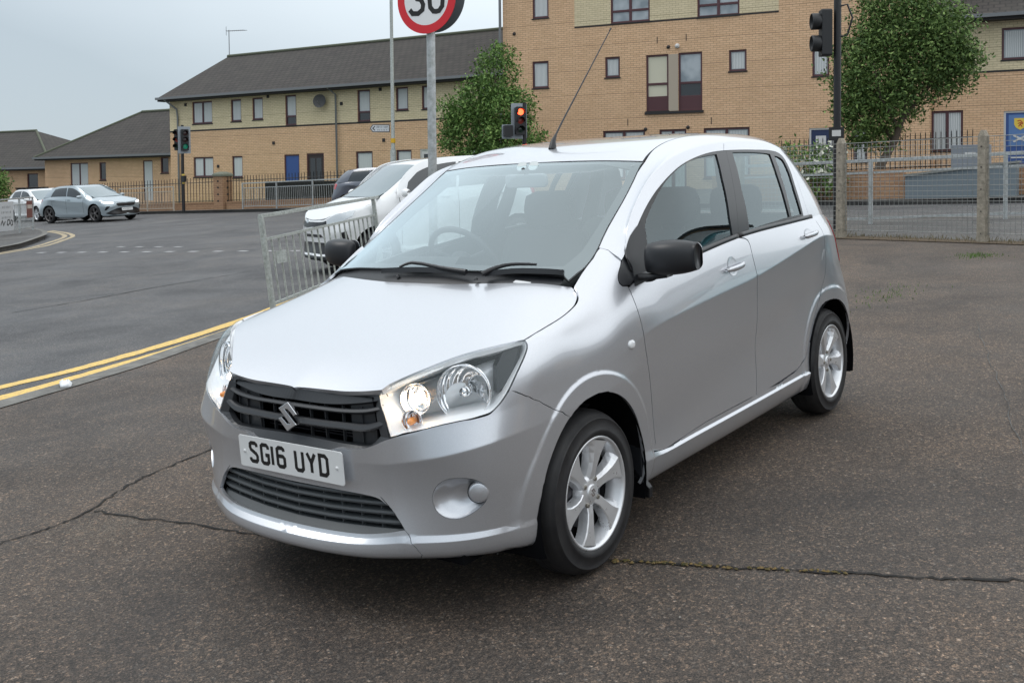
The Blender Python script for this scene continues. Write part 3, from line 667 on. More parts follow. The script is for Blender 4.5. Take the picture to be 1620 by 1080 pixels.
# upper frames on the cabin sheet
DU = T3['door_upC']; FI = T3['frame_in']
du = spl(DU, 3); fi = spl(FI, 3)
iu = min(range(len(du)), key=lambda i: abs(du[i][0]+1.535)+(0 if du[i][2] > 1.4 else 9)); ii = min(range(len(fi)), key=lambda i: abs(fi[i][0]+1.50)+(0 if fi[i][2] > 1.3 else 9))
tD = SC.st[5]
def d_row(x0, x1, n):
    ss_ = np.linspace(0, SC.S, 900); P = SC.raw(ss_, np.full(900, tD)); k = [i for i in range(900) if x1 <= P[i][0] <= x0 and P[i][2] > 1.05]
    k = [k[int(round(j))] for j in np.linspace(0, len(k)-1, n)]; return [tuple(P[i]) for i in k]
du_f = [DU[0]]+d_row(-.418, -1.52, 26); du_r = d_row(-1.52, -2.215, 16)
fr_f = du_f+fi[:ii+1][::-1]
rr = [(-2.275, .752, 1.083)]
du_tail = spl([DU[-4], DU[-3], DU[-2], DU[-1]], 3)
fr_r = du_r+[(-2.243, .640, 1.415)]+du_tail+[(-2.29, .752, 1.078)]+fi[ii:][::-1]
doors = []
for sd_ in 'LR':
    df = panel_obj('front_door', [panel_geo(SA, door_f, h=.024, inset=.0026), panel_geo(SC, fr_f, h=.02, inset=.0015)], M_SILVER, P_, sd_)
    drr = panel_obj('rear_door', [panel_geo(SA, door_r, h=.024, inset=.0026), panel_geo(SC, fr_r, h=.02, inset=.0015)], M_SILVER, P_, sd_)
    doors.append((sd_, df, drr))
# --- body side behind and below the doors ---
sillp = [(-.435, .785, .321), (-.9, .78, .321), (-1.355, .78, .321), (-1.7, .78, .321)]+dr2[::-1][:10]
arch_r1 = arc3(-2.425, .285, RR, math.radians(33), math.radians(-12), 8)
sill = sillp+arch_r1[1:]+[(-2.09, .745, .21), (-2.08, .70, .19)]+[(-1.5, .70, .186), (-.9, .70, .186), (-.38, .70, .186)]
a_s = math.radians(31)
arch_r = arc3(-2.425, .285, RR, a_s, math.pi+.25, 26)
TL = spl([(-2.550, .735, 1.045), (-2.556, .752, .99), (-2.572, .762, .94), (-2.602, .765, .88), (-2.635, .765, .81)], 3)
tl_in = TL
quarter = spl([(-2.270, .757, 1.082), (-2.300, .765, 1.05)]+[p for p in dr[2:]], 1)+dr2[1:10]+arch_r[1:]+[(-2.75, .66, .225), (-2.80, .60, .24), (-2.86, .46, .24), (-2.90, .25, .24), (-2.91, 0, .24),
          (-2.90, 0, .70), (-2.87, .35, .74), (-2.83, .56, .76), (-2.74, .69, .775), (-2.69, .74, .79)]+TL[::-1]+[(-2.565, .72, 1.075), (-2.4, .748, 1.086)]
cp_u = [q for q in du if q[0] < -2.20]
cpil = [(-2.285, .75, 1.079)]+du_tail[::-1]+[(-2.243, .640, 1.415)]+[du_r[-1]]+[(-2.28, .61, 1.445), (-2.36, .586, 1.437), (-2.44, .548, 1.44)]+[(-2.52, .545, 1.36), (-2.60, .575, 1.26), (-2.68, .60, 1.15), (-2.73, .60, 1.075)]+[(-2.62, .69, 1.077), (-2.47, .736, 1.080)]
G_side = [panel_geo(SA, sill, h=.015, inset=.0012), panel_geo(SA, quarter, h=.024, inset=.0012), panel_geo(SC, cpil, h=.022, inset=0.)]
# roof, pillars
wsr = T3['wsR']; wst = T3['ws_top']
tt_ = np.linspace(0, SR.T, 600); Pe = SR.raw(np.full(600, SR.S), tt_); redge = [tuple(Pe[i]) for i in range(0, 600, 9) if Pe[i][2] > 1.075 and -2.22 < Pe[i][0] < -.40]
if redge[0][0] < redge[-1][0]: redge = redge[::-1]
E_line = [(-.99, .533, 1.482), (-1.15, .530, 1.52), (-1.43, .528, 1.541), (-1.77, .524, 1.54), (-2.08, .517, 1.526), (-2.32, .507, 1.496), (-2.49, .462, 1.465), (-2.60, .44, 1.435)]
pil = spl([wsr[4]]+wsr[5:-1], 2)[:-1]+[(-.862, .557, 1.4335)]+E_line+[(-2.50, .54, 1.42), (-2.36, .60, 1.42)]+redge[::-1]+[T3['fender_seamR'][3], T3['fender_seamR'][2], T3['fender_seamR'][1]]
G_side.append(panel_geo(SR, pil, h=.022, inset=.0012))
for sd_ in 'LR': panel_obj('side_frame', G_side, M_SILVER, P_, sd_)
rf = [(-.795, 0, 1.452), (-.805, .2, 1.4505), (-.828, .39, 1.4455), (-.858, .548, 1.436)]+E_line+[(-2.62, .34, 1.45), (-2.66, 0, 1.455)]
panel_obj('roof', [panel_geo(SR, rf, h=.035, inset=.0025)], M_SILVER, P_, 'LR')
# tailgate (turned away from the camera) with its glass
tg = [(-2.90, 0, .71), (-2.87, .35, .75), (-2.83, .555, .77), (-2.78, .60, .80), (-2.745, .60, .95), (-2.77, .575, 1.068), (-2.86, .30, 1.07), (-2.875, 0, 1.07)]
tg2 = [(-2.875, 0, 1.085), (-2.86, .30, 1.085), (-2.77, .57, 1.085), (-2.69, .575, 1.16), (-2.60, .55, 1.27), (-2.53, .51, 1.38), (-2.57, .36, 1.42), (-2.60, 0, 1.43)]
tg_o = panel_obj('tailgate', [panel_geo(SA, tg, h=.03)], M_SILVER, P_, 'LR')
panel_obj('rear_window', [panel_geo(SC, tg2, h=.04, rim=.006)], M_SG, P_, 'LR')
tlo = TL+[(-2.69, .74, .79), (-2.745, .70, .80), (-2.79, .64, .83), (-2.77, .62, .95), (-2.70, .645, 1.05)]
for sd_ in 'LR': panel_obj('tail_lamp', [panel_geo(SA, tlo, h=.02, inset=.0015, off=.003)], M_RED, P_, sd_)

# --- near-black sheets standing in for the shade inside the panel gaps ---
archA = arc3(0, .285, RF+.004, -.17, math.pi+.25, 30); archB = arc3(-2.425, .285, RR+.004, -.2, math.pi+.22, 30)
lin = [(.30, .74, .205)]+archA+[(-.40, .74, .20), (-1.2, .74, .20), (-2.05, .74, .21)]+archB+[(-2.80, .62, .25), (-2.91, 0, .25), (-2.88, 0, 1.06), (-2.84, .48, 1.06), (-2.66, .665, 1.06), (-2.50, .73, 1.065), (-2.30, .75, 1.068)]+[(x, .755, float(f_belt(x))-.012) for x in np.linspace(-2.25, -.42, 12)]+[(-.37, .72, 1.0), (-.10, .70, .93), (.28, .72, .865), (.32, .742, .83), (.365, .748, .79), (.46, .73, .68), (.47, .72, .55), (.47, .72, .40), (.45, .72, .25), (.40, .72, .21)]
panel_obj('gap_shade', [panel_geo(SA, lin, h=.05, off=-.016, rim=.02, creases=False)], M_DARK, P_, 'LR')
hood_l = [(.62, 0, .75), (.60, .35, .75), (.42, .60, .83), (.26, .70, .865), (-.03, .675, .93), (-.11, .62, .99), (.02, 0, 1.01)]
panel_obj('bonnet_gap_shade', [panel_geo(SHD, hood_l, h=.08, off=-.025, rim=.03, creases=False)], M_DARK, P_, 'LR')  # added black sheet that darkens the gaps round the bonnet, no engine part

# --- side windows, surrounds, belt strips ---
gf, gr, gq = T3['glass_front'], T3['glass_rear'], T3['glass_quarter']
gf2 = spl([gf[0], gf[1], gf[2]], 2)[:-1]+[gf[2], (-.9, .74, 1.055), gf[3], gf[4]]+[gf[5], gf[6], gf[7]]+spl(gf[7:]+[gf[0]], 3)[1:-1]
gr2 = [gr[0]]+spl(gr[1:5], 3)+[gr[5], gr[6]]
gq2 = spl(gq[:5], 3)+gq[5:]
bl_f = [(-1.322, .757, 1.068), (-.85, .757, 1.026), (-.43, .755, .970)]
spx = [(-1.335, .750, 1.078), (-1.37, .72, 1.18), (-1.425, .68, 1.32), (-1.475, .645, 1.42), (-1.50, .633, 1.453)]
sur_f = fi[:ii]+[spx[4], spx[3], spx[2], spx[1], spx[0]]+bl_f+[(-.385, .745, 1.03)]
sur_r = [spx[4]]+fi[ii+1:]+[(-2.265, .754, 1.083), (-1.8, .758, 1.078), (-1.34, .757, 1.071)]+spx[:4]
for sd_, df, drr in doors:
    s1 = panel_obj('window_surround', [panel_geo(SC, sur_f, [gf2], h=.03, inset=.0005, off=.0005, rim=.010)], M_TRIM, df, sd_)
    s2 = panel_obj('window_surround', [panel_geo(SC, sur_r, [gr2, gq2], h=.03, inset=.0005, off=.0005, rim=.010)], M_TRIM, drr, sd_)
    panel_obj('window_glass', [panel_geo(SC, gf2, h=.04, inset=-.003, off=-.005, rim=0)], M_SG, df, sd_)
    panel_obj('window_glass', [panel_geo(SC, gr2, h=.04, inset=-.003, off=-.005, rim=0)], M_SG, drr, sd_)
    panel_obj('quarter_glass', [panel_geo(SC, gq2, h=.04, inset=-.003, off=-.005, rim=0)], M_SG, drr, sd_)
def sweep_sheet(mb, sheet, pts, prof, n=6, smooth=True, mirror=False):
    """prof: list of (across, out) offsets; swept along the curve lying on the sheet"""
    C3 = spl(pts, n); st = sheet.inv(np.array(C3)); P, N = sheet.ev(st[:, 0], st[:, 1]); loops = []
    sg = np.array([1, -1 if mirror else 1, 1])
    for i in range(len(P)):
        d = P[min(i+1, len(P)-1)]-P[max(i-1, 0)]; d = d/(np.linalg.norm(d)+1e-9); a = np.cross(N[i], d); a /= np.linalg.norm(a)+1e-9
        loops.append([tuple((P[i]+a*q[0]+N[i]*q[1])*sg) for q in prof])
    mb.loft(loops, closed=True, smooth=smooth, cap0=True, cap1=True, flip=mirror)
for sd_, df, drr in doors:
    mr = sd_ == 'R'; pr = [(-.011, -.004), (-.011, .005), (-.006, .009), (.006, .008), (.011, .003), (.011, -.004)]
    b = MB(); sweep_sheet(b, SC, [(-.50, .757, .985), (-.85, .757, 1.030), (-1.1, .757, 1.054), (-1.318, .757, 1.070)], pr, mirror=mr); b.build('belt_strip', M_TRIM, df)
    b = MB(); sweep_sheet(b, SC, [(-1.326, .757, 1.071), (-1.6, .757, 1.079), (-1.9, .757, 1.083), (-2.262, .754, 1.086)], pr, mirror=mr); b.build('belt_strip', M_TRIM, drr)
# mirror sail: black triangle ahead of the front window
sailp = spl(T3['sail_front'], 2)+[(-.40, .757, .972), (-.46, .757, .980), gf[2], gf[1], gf[0]]+[FI[1], FI[0]]
sail_o = [(-.395, .750, 1.04), (-.378, .757, .965), (-.62, .758, .995), (gf[2][0]-.03, gf[2][1], gf[2][2]), gf[1], gf[0], (FI[1][0], FI[1][1], FI[1][2]-.01), FI[0]]
sail2 = [(-.345, .742, 1.005), (-.33, .749, .98), (-.345, .757, .960), (-.42, .760, .963)]
b_s = [panel_geo(SA, [(-.60, .757, 1.01), (-.45, .745, 1.04), (-.41, .705, 1.075), T3['fender_seam'][-1]]+spl(T3['sail_front'], 3)+[T3['belt'][1], T3['belt'][2], (-.62, .757, .992)], h=.02, off=.004, inset=0, rim=.012),
       panel_geo(SC, sail_o, h=.025, off=.004, inset=0, rim=.012)]
for sd_, df, drr in doors: panel_obj('mirror_base', b_s, M_BLACK, df, sd_)

# --- windscreen ---
E_pts = spl([(-.135, .618, 1.014)]+wsr[1:-1]+[(-.858, .553, 1.4325)], 2)
ws = [(-.040, 0, 1.056), (-.050, .2, 1.055), (-.092, .42, 1.047), (-.150, .585, 1.022)]+E_pts+[(-.828, .39, 1.443), (-.803, .2, 1.448), (-.793, 0, 1.450)]
panel_obj('windscreen', [panel_geo(SR, ws, h=.05, inset=.003, off=-.002, rim=.0)], M_WS, P_, 'LR')
wsi = [(-.075, 0, 1.078), (-.085, .2, 1.077), (-.125, .42, 1.068), (-.20, .555, 1.05)]+[(-.30, .575, 1.110), (-.42, .565, 1.180), (-.53, .555, 1.240), (-.70, .535, 1.337), (-.80, .515, 1.400)]+[(-.805, .37, 1.43), (-.78, .2, 1.437), (-.772, 0, 1.439)]
panel_obj('windscreen_border', [panel_geo(SR, ws, [wsi], h=.04, inset=.0005, off=-.005, rim=.006)], M_TRIM, P_, 'LR')
# --- scuttle (black panel below the glass) ---
b = MB(); 
l1 = [(.018, 0, 1.006), (.008, .2, 1.006), (-.035, .40, 1.003), (-.110, .585, .995)]
l2 = [(-.015, 0, 1.022), (-.025, .2, 1.022), (-.065, .40, 1.018), (-.135, .59, 1.006)]
l3 = [(-.045, 0, 1.048), (-.055, .2, 1.047), (-.095, .41, 1.040), (-.165, .58, 1.022)]
for sg in (1, -1):
    loops = [[(x, y*sg, z) for x, y, z in spl(q, 4)] for q in ([(x+.02, y, z-.03) for x, y, z in l1], l1, l2, l3, [(x-.02, y, z-.01) for x, y, z in l3])]
    b.loft(loops, closed=False, flip=sg > 0)
b.build('scuttle_panel', M_BLACK, P_)

# --- radiator grille ---
gtop, gs1, gs2 = T3['g_top'], T3['g_s1'], T3['g_s2']
def half_strip(mb, a, b, off_a, off_b, depth):
    """band between two curves on the body sheet, both sides of the centre"""
    A_ = spl(a, 5); B_ = spl(b, 5); n = 26
    def rs(c):
        c = np.array(c); L = np.concatenate([[0], np.cumsum(np.linalg.norm(np.diff(c, axis=0), axis=1))]); t = np.linspace(0, L[-1], n)
        return np.stack([np.interp(t, L, c[:, k]) for k in range(3)], 1)
    A_, B_ = rs(A_), rs(B_); sa, sb_ = SA.inv(A_), SA.inv(B_); PA, NA = SA.ev(sa[:, 0], sa[:, 1]); PB, NB = SA.ev(sb_[:, 0], sb_[:, 1])
    PA[:, 1] = np.where(np.abs(A_[:, 1]) < 1e-3, 0, PA[:, 1]); PB[:, 1] = np.where(np.abs(B_[:, 1]) < 1e-3, 0, PB[:, 1])
    L0, L1, L2, L3 = PA+NA*(off_a-depth), PA+NA*off_a, PB+NB*off_b, PB+NB*(off_b-depth)
    for sg in (1, -1):
        m = np.array([1, sg, 1]); mb.loft([[tuple(q*m) for q in l] for l in (L0, L1, L2, L3)], closed=False, smooth=False, flip=sg < 0)
hoodA = [tuple(p) for p in T3['hood_front'][:-1]]+[(.665, 0, .722)]
topb = [gtop[0], gtop[1], gtop[2], (.6755, .12, .6962), (.677, 0, .6965)]
b = MB(); half_strip(b, [hl_full[0]]+hoodA[1:], [(gtop[0][0], gtop[0][1]+.006, gtop[0][2])]+topb[1:], -.004, -.012, .03)
gb2 = [hl_full[i_low]]+gr_bot[2:]
inner_b = [(.655, .405, .632), (.672, .345, .572), (.680, .27, .566), (.692, .12, .571), (.697, 0, .574)]
half_strip(b, inner_b, [hl[16]]+[(.672, .36, .563), (.685, .27, .548), (.695, .13, .542), (.70, 0, .541)], -.022, -.004, .02)
# side cheek beside the headlight
half_strip(b, [(.668, .358, .725), (.669, .372, .66), (.668, .392, .60)], [hl[18], hl[17], (.658, .428, .598)], -.02, -.005, .02)
grille = b.build('grille_frame', M_GRILLE, P_)
def slat(mb, path, hw, off, depth, M_=None):
    C3 = spl(path, 5); st = SA.inv(np.array(C3)); P, N = SA.ev(st[:, 0], st[:, 1]); P[:, 1] = np.where(np.abs(np.array(C3)[:, 1]) < 1e-3, 0, P[:, 1])
    up = np.array([0, 0, 1.])
    for sg in (1, -1):
        m = np.array([1, sg, 1]); loops = []
        for q in ((-hw, -depth), (-hw, -.004), (-hw*.55, 0), (hw*.55, -.006), (hw, -.014), (hw, -depth)):
            loops.append([tuple((P[i]+up*q[0]+N[i]*(off+q[1]))*m) for i in range(len(P))])
        mb.loft(loops, closed=False, smooth=False, flip=sg > 0)
b = MB()
slat(b, [(.655, .392, gs1[0][2]-.004), gs1[1], (.675, .2255, .6800), (.680, .12, .6795), (.682, 0, .6795)], .0085, -.009, .03)
slat(b, [(.658, .405, gs2[0][2]), gs2[1], gs2[2], (.693, .12, gs2[3][2]), (.695, 0, gs2[3][2])], .0115, -.009, .03)
b.build('grille_slats', M_GRILLE, P_)
for y in (.06, .13, .21, .29, .345):
    for sg in (1, -1):
        x = float(np.interp(y, [0, .2, .33, .42], [.668, .66, .645, .62])); b = MB(); b.box((x-.018, y*sg, .628), (.012, .004, .120)); b.build('grille_rib', M_GRILLE, grille)
b = MB()
loopf = [(.640, .345, .725), (.63, .36, .56), (.655, .25, .545), (.665, 0, .54), (.655, -.25, .545), (.63, -.36, .56), (.640, -.345, .725), (.655, 0, .72)]
b.loft([loopf, [(x-.10, y*.98, z) for x, y, z in loopf]], cap1=True, smooth=False)
b.build('grille_cavity', M_DARK, P_)
b = MB()
for z in np.arange(.575, .625, .0105): b.box((.610, 0, z), (.006, .70, .0028))
b.build('radiator', M_METAL, P_)
# emblem on the grille
S_ = [(.5, 1), (1, .62), (.84, .545), (.52, .745), (.33, .745), (1, .26), (.5, 0), (0, .38), (.16, .455), (.48, .255), (.67, .255), (0, .74)]
def emblem(name, w, h, M, parent, th=.006):
    b = MB(); b.prism([((x-.5)*w, (y-.5)*h) for x, y in S_], th, M); return b.build(name, M_CHROME, parent, bevel=min(.0016, th*.3))
def frame(o, nrm, up=(0, 0, 1)):
    z = Vector(nrm).normalized(); x = Vector(up).cross(z).normalized(); y = z.cross(x)
    return Matrix(((x.x, y.x, z.x, o[0]), (x.y, y.y, z.y, o[1]), (x.z, y.z, z.z, o[2]), (0, 0, 0, 1)))
emblem('emblem', .092, .098, frame((.690, 0, .640), (1, 0, .10)), P_, .014)

# --- lower grille ---
b = MB()
def lowx(y): return float(np.interp(abs(y), [0, .17, .33, .44, .47], [.700, .692, .672, .652, .63]))
for k, (z, yw) in enumerate(((.318, .452), (.348, .442), (.378, .425), (.404, .375))):
    ys = np.linspace(-yw, yw, 27); dr_ = .004
    for i0 in range(len(ys)-1):
        pass
    loops = []
    for q in ((-.030, -.005), (.000, -.007), (.003, -.001), (0, .005), (-.030, .009)):
        loops.append([(lowx(y)-.012+q[0], y, z+q[1]+.010*(abs(y)/.45)**2) for y in ys])
    b.loft(loops, closed=False, smooth=False, flip=True)
yy = np.linspace(-.462, .462, 27)
b.loft([[(lowx(y)+.034-.030*(abs(y)/.46)**2, y, .262+.026*(abs(y)/.46)**3) for y in yy], [(lowx(y)-.015, y, .296+.010*(abs(y)/.46)**2) for y in yy], [(lowx(y)-.06, y, .300) for y in yy]], closed=False, smooth=False, flip=True)
low_g = b.build('lower_grille', M_GRILLE2, P_)
for y in (-.36, -.28, -.20, -.12, 0, .12, .20, .28, .36): b = MB(); b.box((lowx(y)-.030, y, .35), (.014, .005, .11)); b.build('grille_rib', M_GRILLE2, low_g)
b = MB()
lo = [(.63, .45, .30), (.665, .25, .29), (.675, 0, .285), (.665, -.25, .29), (.63, -.45, .30), (.61, -.40, .425), (.65, 0, .43), (.61, .40, .425)]
b.loft([lo, [(x-.10, y, z) for x, y, z in lo]], cap1=True, smooth=False); b.build('lower_cavity', M_DARK, P_)
# panels closing the outer thirds of both openings, as the plastic blanks do
for sg in (1, -1):
    b = MB(); b.loft([[(lowx(y)-.045, sg*y, .29) for y in np.linspace(.20, .455, 8)], [(lowx(y)-.045, sg*y, .42) for y in np.linspace(.20, .40, 8)]], closed=False, smooth=False, flip=sg > 0); b.build('blanking_plate', M_GRILLE, P_); b = MB()
    b.loft([[(float(np.interp(y, [0, .2, .33, .42], [.648, .64, .625, .60])), sg*y, .55) for y in np.linspace(.24 if sg > 0 else .20, .365, 8)], [(float(np.interp(y, [0, .2, .33, .42], [.648, .64, .625, .60])), sg*y, .74) for y in np.linspace(.24 if sg > 0 else .20, .365, 8)]], closed=False, smooth=False, flip=sg < 0); b.build('blanking_plate', M_GRILLE, P_)

# --- headlights ---
lens_g = [panel_geo(SA, hl_full, h=.022, inset=.002, off=.0005, rim=.004)]
stp = dens(inset_poly([tuple(q) for q in SA.inv(np.array(hl_full))], .003), .015)
PH, NH = SA.ev([q[0] for q in stp], [q[1] for q in stp]); cH = PH.mean(0)
def bowl(mb, c, nrm, r, depth, n=28, up=(0, 0, 1)):
    M = frame(c, nrm, up); prof = [(r*math.sin(a), -depth*math.cos(a)) for a in np.linspace(.12, math.pi/2, 9)]+[(r*1.04, .001), (r*1.04, -.01)]
    mb.loft(lathe(prof, M, n), smooth=True)
for sg in (1, -1):
    hlp = panel_obj('headlight', lens_g, M_LENS, P_, 'L' if sg > 0 else 'R', label='clear headlight lens with lit sidelight behind it')
    m = np.array([1, sg, 1])
    L0 = PH-NH*.004; L1 = PH-NH*.020; L2 = L1+(cH-L1)*.10+np.array([-.035, -.01, 0]); L3 = L1+(cH-L1)*.30+np.array([-.085, -.02, 0])
    b = MB(); b.loft([[tuple(q*m) for q in l] for l in (L0, L1)], smooth=True, flip=sg > 0); b.build('bezel', M_HOUS, hlp)
    b = MB(); b.loft([[tuple(q*m) for q in l] for l in (L1, L2, L3)], smooth=True, cap1=True, flip=sg > 0); b.build('housing', M_HOUS, hlp)
    fwd = (1, .38*sg, .05)
    b = MB(); bowl(b, (.470, .592*sg, .728), fwd, .088, .06)
    M = frame((.470, .592*sg, .728), fwd); b.loft(lathe([(.0, .004), (.016, .002), (.018, -.04)], M, 18)); b.build('main_reflector', M_MIRR, hlp)
    # clear barrel round the reflector on its outer side
    b = MB(); b.loft(lathe([(.089, .002), (.092, .010), (.089, .016), (.0875, .010)], frame((.472, .593*sg, .728), fwd), 40)); b.build('reflector_rim', M_CHROME, hlp)
    b = MB(); bowl(b, (.560, .460*sg, .712), fwd, .050, .035); b.build('side_reflector', M_MIRR, hlp)
    b = MB(); b.loft(lathe([(.0, .020), (.010, .018), (.017, .008), (.019, -.01), (.012, -.025)], frame((.560, .463*sg, .712), fwd), 18)); b.build('lit_bulb', M_LIT, hlp)
    b = MB(); bowl(b, (.594, .470*sg, .650), fwd, .034, .03); b.build('indicator_reflector', M_MIRR, hlp)
    b = MB(); b.loft(lathe([(.0, .020), (.008, .017), (.0125, .006), (.0125, -.02)], frame((.596, .470*sg, .650), fwd), 16)); b.build('indicator_bulb', M_AMBER, hlp)
    # dark wedge in the outer tip
    b = MB(); tip = [(.300, .700, .868), (.312, .708, .800), (.372, .700, .735), (.40, .672, .72), (.372, .655, .80), (.34, .665, .85)]
    b.loft([[(x, y*sg, z) for x, y, z in tip], [(x-.02, (y-.03)*sg, z) for x, y, z in tip]], cap0=True, smooth=False, flip=sg < 0); b.build('tip_bezel', M_TRIM, hlp)

# --- fog lamp blanks ---
fg = np.array(fog); cF = fg.mean(0); stf = SA.inv(fg); PF, NF = SA.ev(stf[:, 0], stf[:, 1]); nF = NF.mean(0); nF /= np.linalg.norm(nF)
for sg in (1, -1):
    m = np.array([1, sg, 1]); b = MB(); ax = np.array([.93, .36, 0]); tgt = cF+np.array([-.030, .040, .002])-nF*.018
    loops = [PF-NF*.0003, PF-NF*.004+(tgt-PF)*.02]
    for k in (.25, .5, .75): loops.append(PF+(tgt-PF)*k*.72-nF*.022*math.sin(k*math.pi*.5))
    b.loft([[tuple(q*m) for q in l] for l in loops], smooth=True, cap1=True, flip=sg < 0); o = b.build('fog_lamp_recess', M_SILVER, P_)
    cc = np.array([.520, .672, .428]); 
    b = MB(); b.loft(lathe([(0, .012), (.026, .011), (.031, .009), (.034, .003), (.0345, -.03)], frame(cc*m, (.80, .60*sg, 0)), 30)); b.build('fog_lamp_blank', M_SILVER, o)
    b = MB(); b.loft(lathe([(.0344, .001), (.037, .001), (.037, -.012)], frame(cc*m, (.80, .60*sg, 0)), 30)); b.build('blank_rim', M_GRILLE, o)

# --- number plate ---
GL = {  # strokes in a 50 x 79 box
 'S': [[(46, 64), (44, 74), (36, 79), (14, 79), (5, 73), (4, 60), (8, 50), (40, 33), (46, 24), (46, 9), (38, 0), (12, 0), (4, 7), (3, 15)]],
 'G': [[(46, 62), (45, 72), (37, 79), (13, 79), (4, 72), (4, 8), (13, 0), (37, 0), (46, 8), (46, 36), (27, 36)]],
 '1': [[(25, 79), (25, 0)]],
 '6': [[(44, 66), (42, 74), (34, 79), (14, 79), (4, 71), (4, 8), (13, 0), (37, 0), (46, 8), (46, 36), (37, 44), (4, 44)]],
 'U': [[(4, 79), (4, 9), (13, 0), (37, 0), (46, 9), (46, 79)]],
 'Y': [[(3, 79), (25, 40), (47, 79)], [(25, 40), (25, 0)]],
 'D': [[(4, 0), (4, 79), (34, 79), (46, 68), (46, 11), (34, 0), (4, 0)]]}
def stroke_poly(mb, pts, w, z0, z1, M):
    pts = [Vector((p[0], p[1])) for p in pts]; n = len(pts); closed = (pts[0]-pts[-1]).length < 1e-6
    Lf, Rt = [], []
    for i in range(n):
        if closed: a, c = pts[(i-1) % (n-1)], pts[(i+1) % (n-1)]
        else: a, c = pts[max(i-1, 0)], pts[min(i+1, n-1)]
        b_ = pts[i]; u = (b_-a).normalized() if (b_-a).length > 1e-6 else (c-b_).normalized(); v = (c-b_).normalized() if (c-b_).length > 1e-6 else u
        nn = (Vector((-u.y, u.x))+Vector((-v.y, v.x))); nn.normalize(); k = w/2/max(nn.dot(Vector((-u.y, u.x))), .5)
        Lf.append(b_+nn*k); Rt.append(b_-nn*k)
    for i in range(n-1):
        q = [Lf[i], Rt[i], Rt[i+1], Lf[i+1]]
        vs = [M @ Vector((p.x, p.y, z0)) for p in q]+[M @ Vector((p.x, p.y, z1)) for p in q]
        mb.add(vs, [(4, 5, 6, 7), (0, 1, 5, 4), (1, 2, 6, 5), (2, 3, 7, 6), (3, 0, 4, 7)])
PM = frame((.7035, 0, .4955), (1, 0, -.045))
def rrect(w, h, r, n=5):
    out = []
    for cx, cy, a in ((w/2-r, h/2-r, 0), (-w/2+r, h/2-r, 90), (-w/2+r, -h/2+r, 180), (w/2-r, -h/2+r, 270)):
        for k in range(n+1): t_ = R_(a+90*k/n); out.append((cx+r*math.cos(t_), cy+r*math.sin(t_)))
    return out
b = MB(); b.prism(rrect(.522, .113, .009), .004, PM); plate = b.build('number_plate', M_PLATE, P_, bevel=.0008, label=None) if False else b.build('number_plate', M_PLATE, P_, bevel=.0008)
b = MB(); x = -.212; 
for ch in 'SG16 UYD':
    if ch == ' ': x += .033; continue
    w_ = .014 if ch == '1' else .050
    for s_ in GL[ch]:
        pts = [((px_-(25 if ch == '1' else 0))*.001*(.84)+x+(.007 if ch == '1' else .007), (py_*.83-33+1)*.001) for px_, py_ in s_]
        stroke_poly(b, [(a*1., c) for a, c in pts], .0135, .0040, .0046, PM)
    b.build('plate_character', M_INK, plate); b = MB()
    x += w_+.0095
b = MB()
for sx in (-1, 1): b.loft(lathe([(0, .0075), (.005, .0070), (.0065, .004)], PM @ Matrix.Translation((sx*.232, 0, 0)), 14))
b.build('plate_screws', M_PLATE, plate)
b = MB(); b.box((.682, 0, .492), (.038, .42, .09)); b.build('plate_mount', M_SILVER, P_)

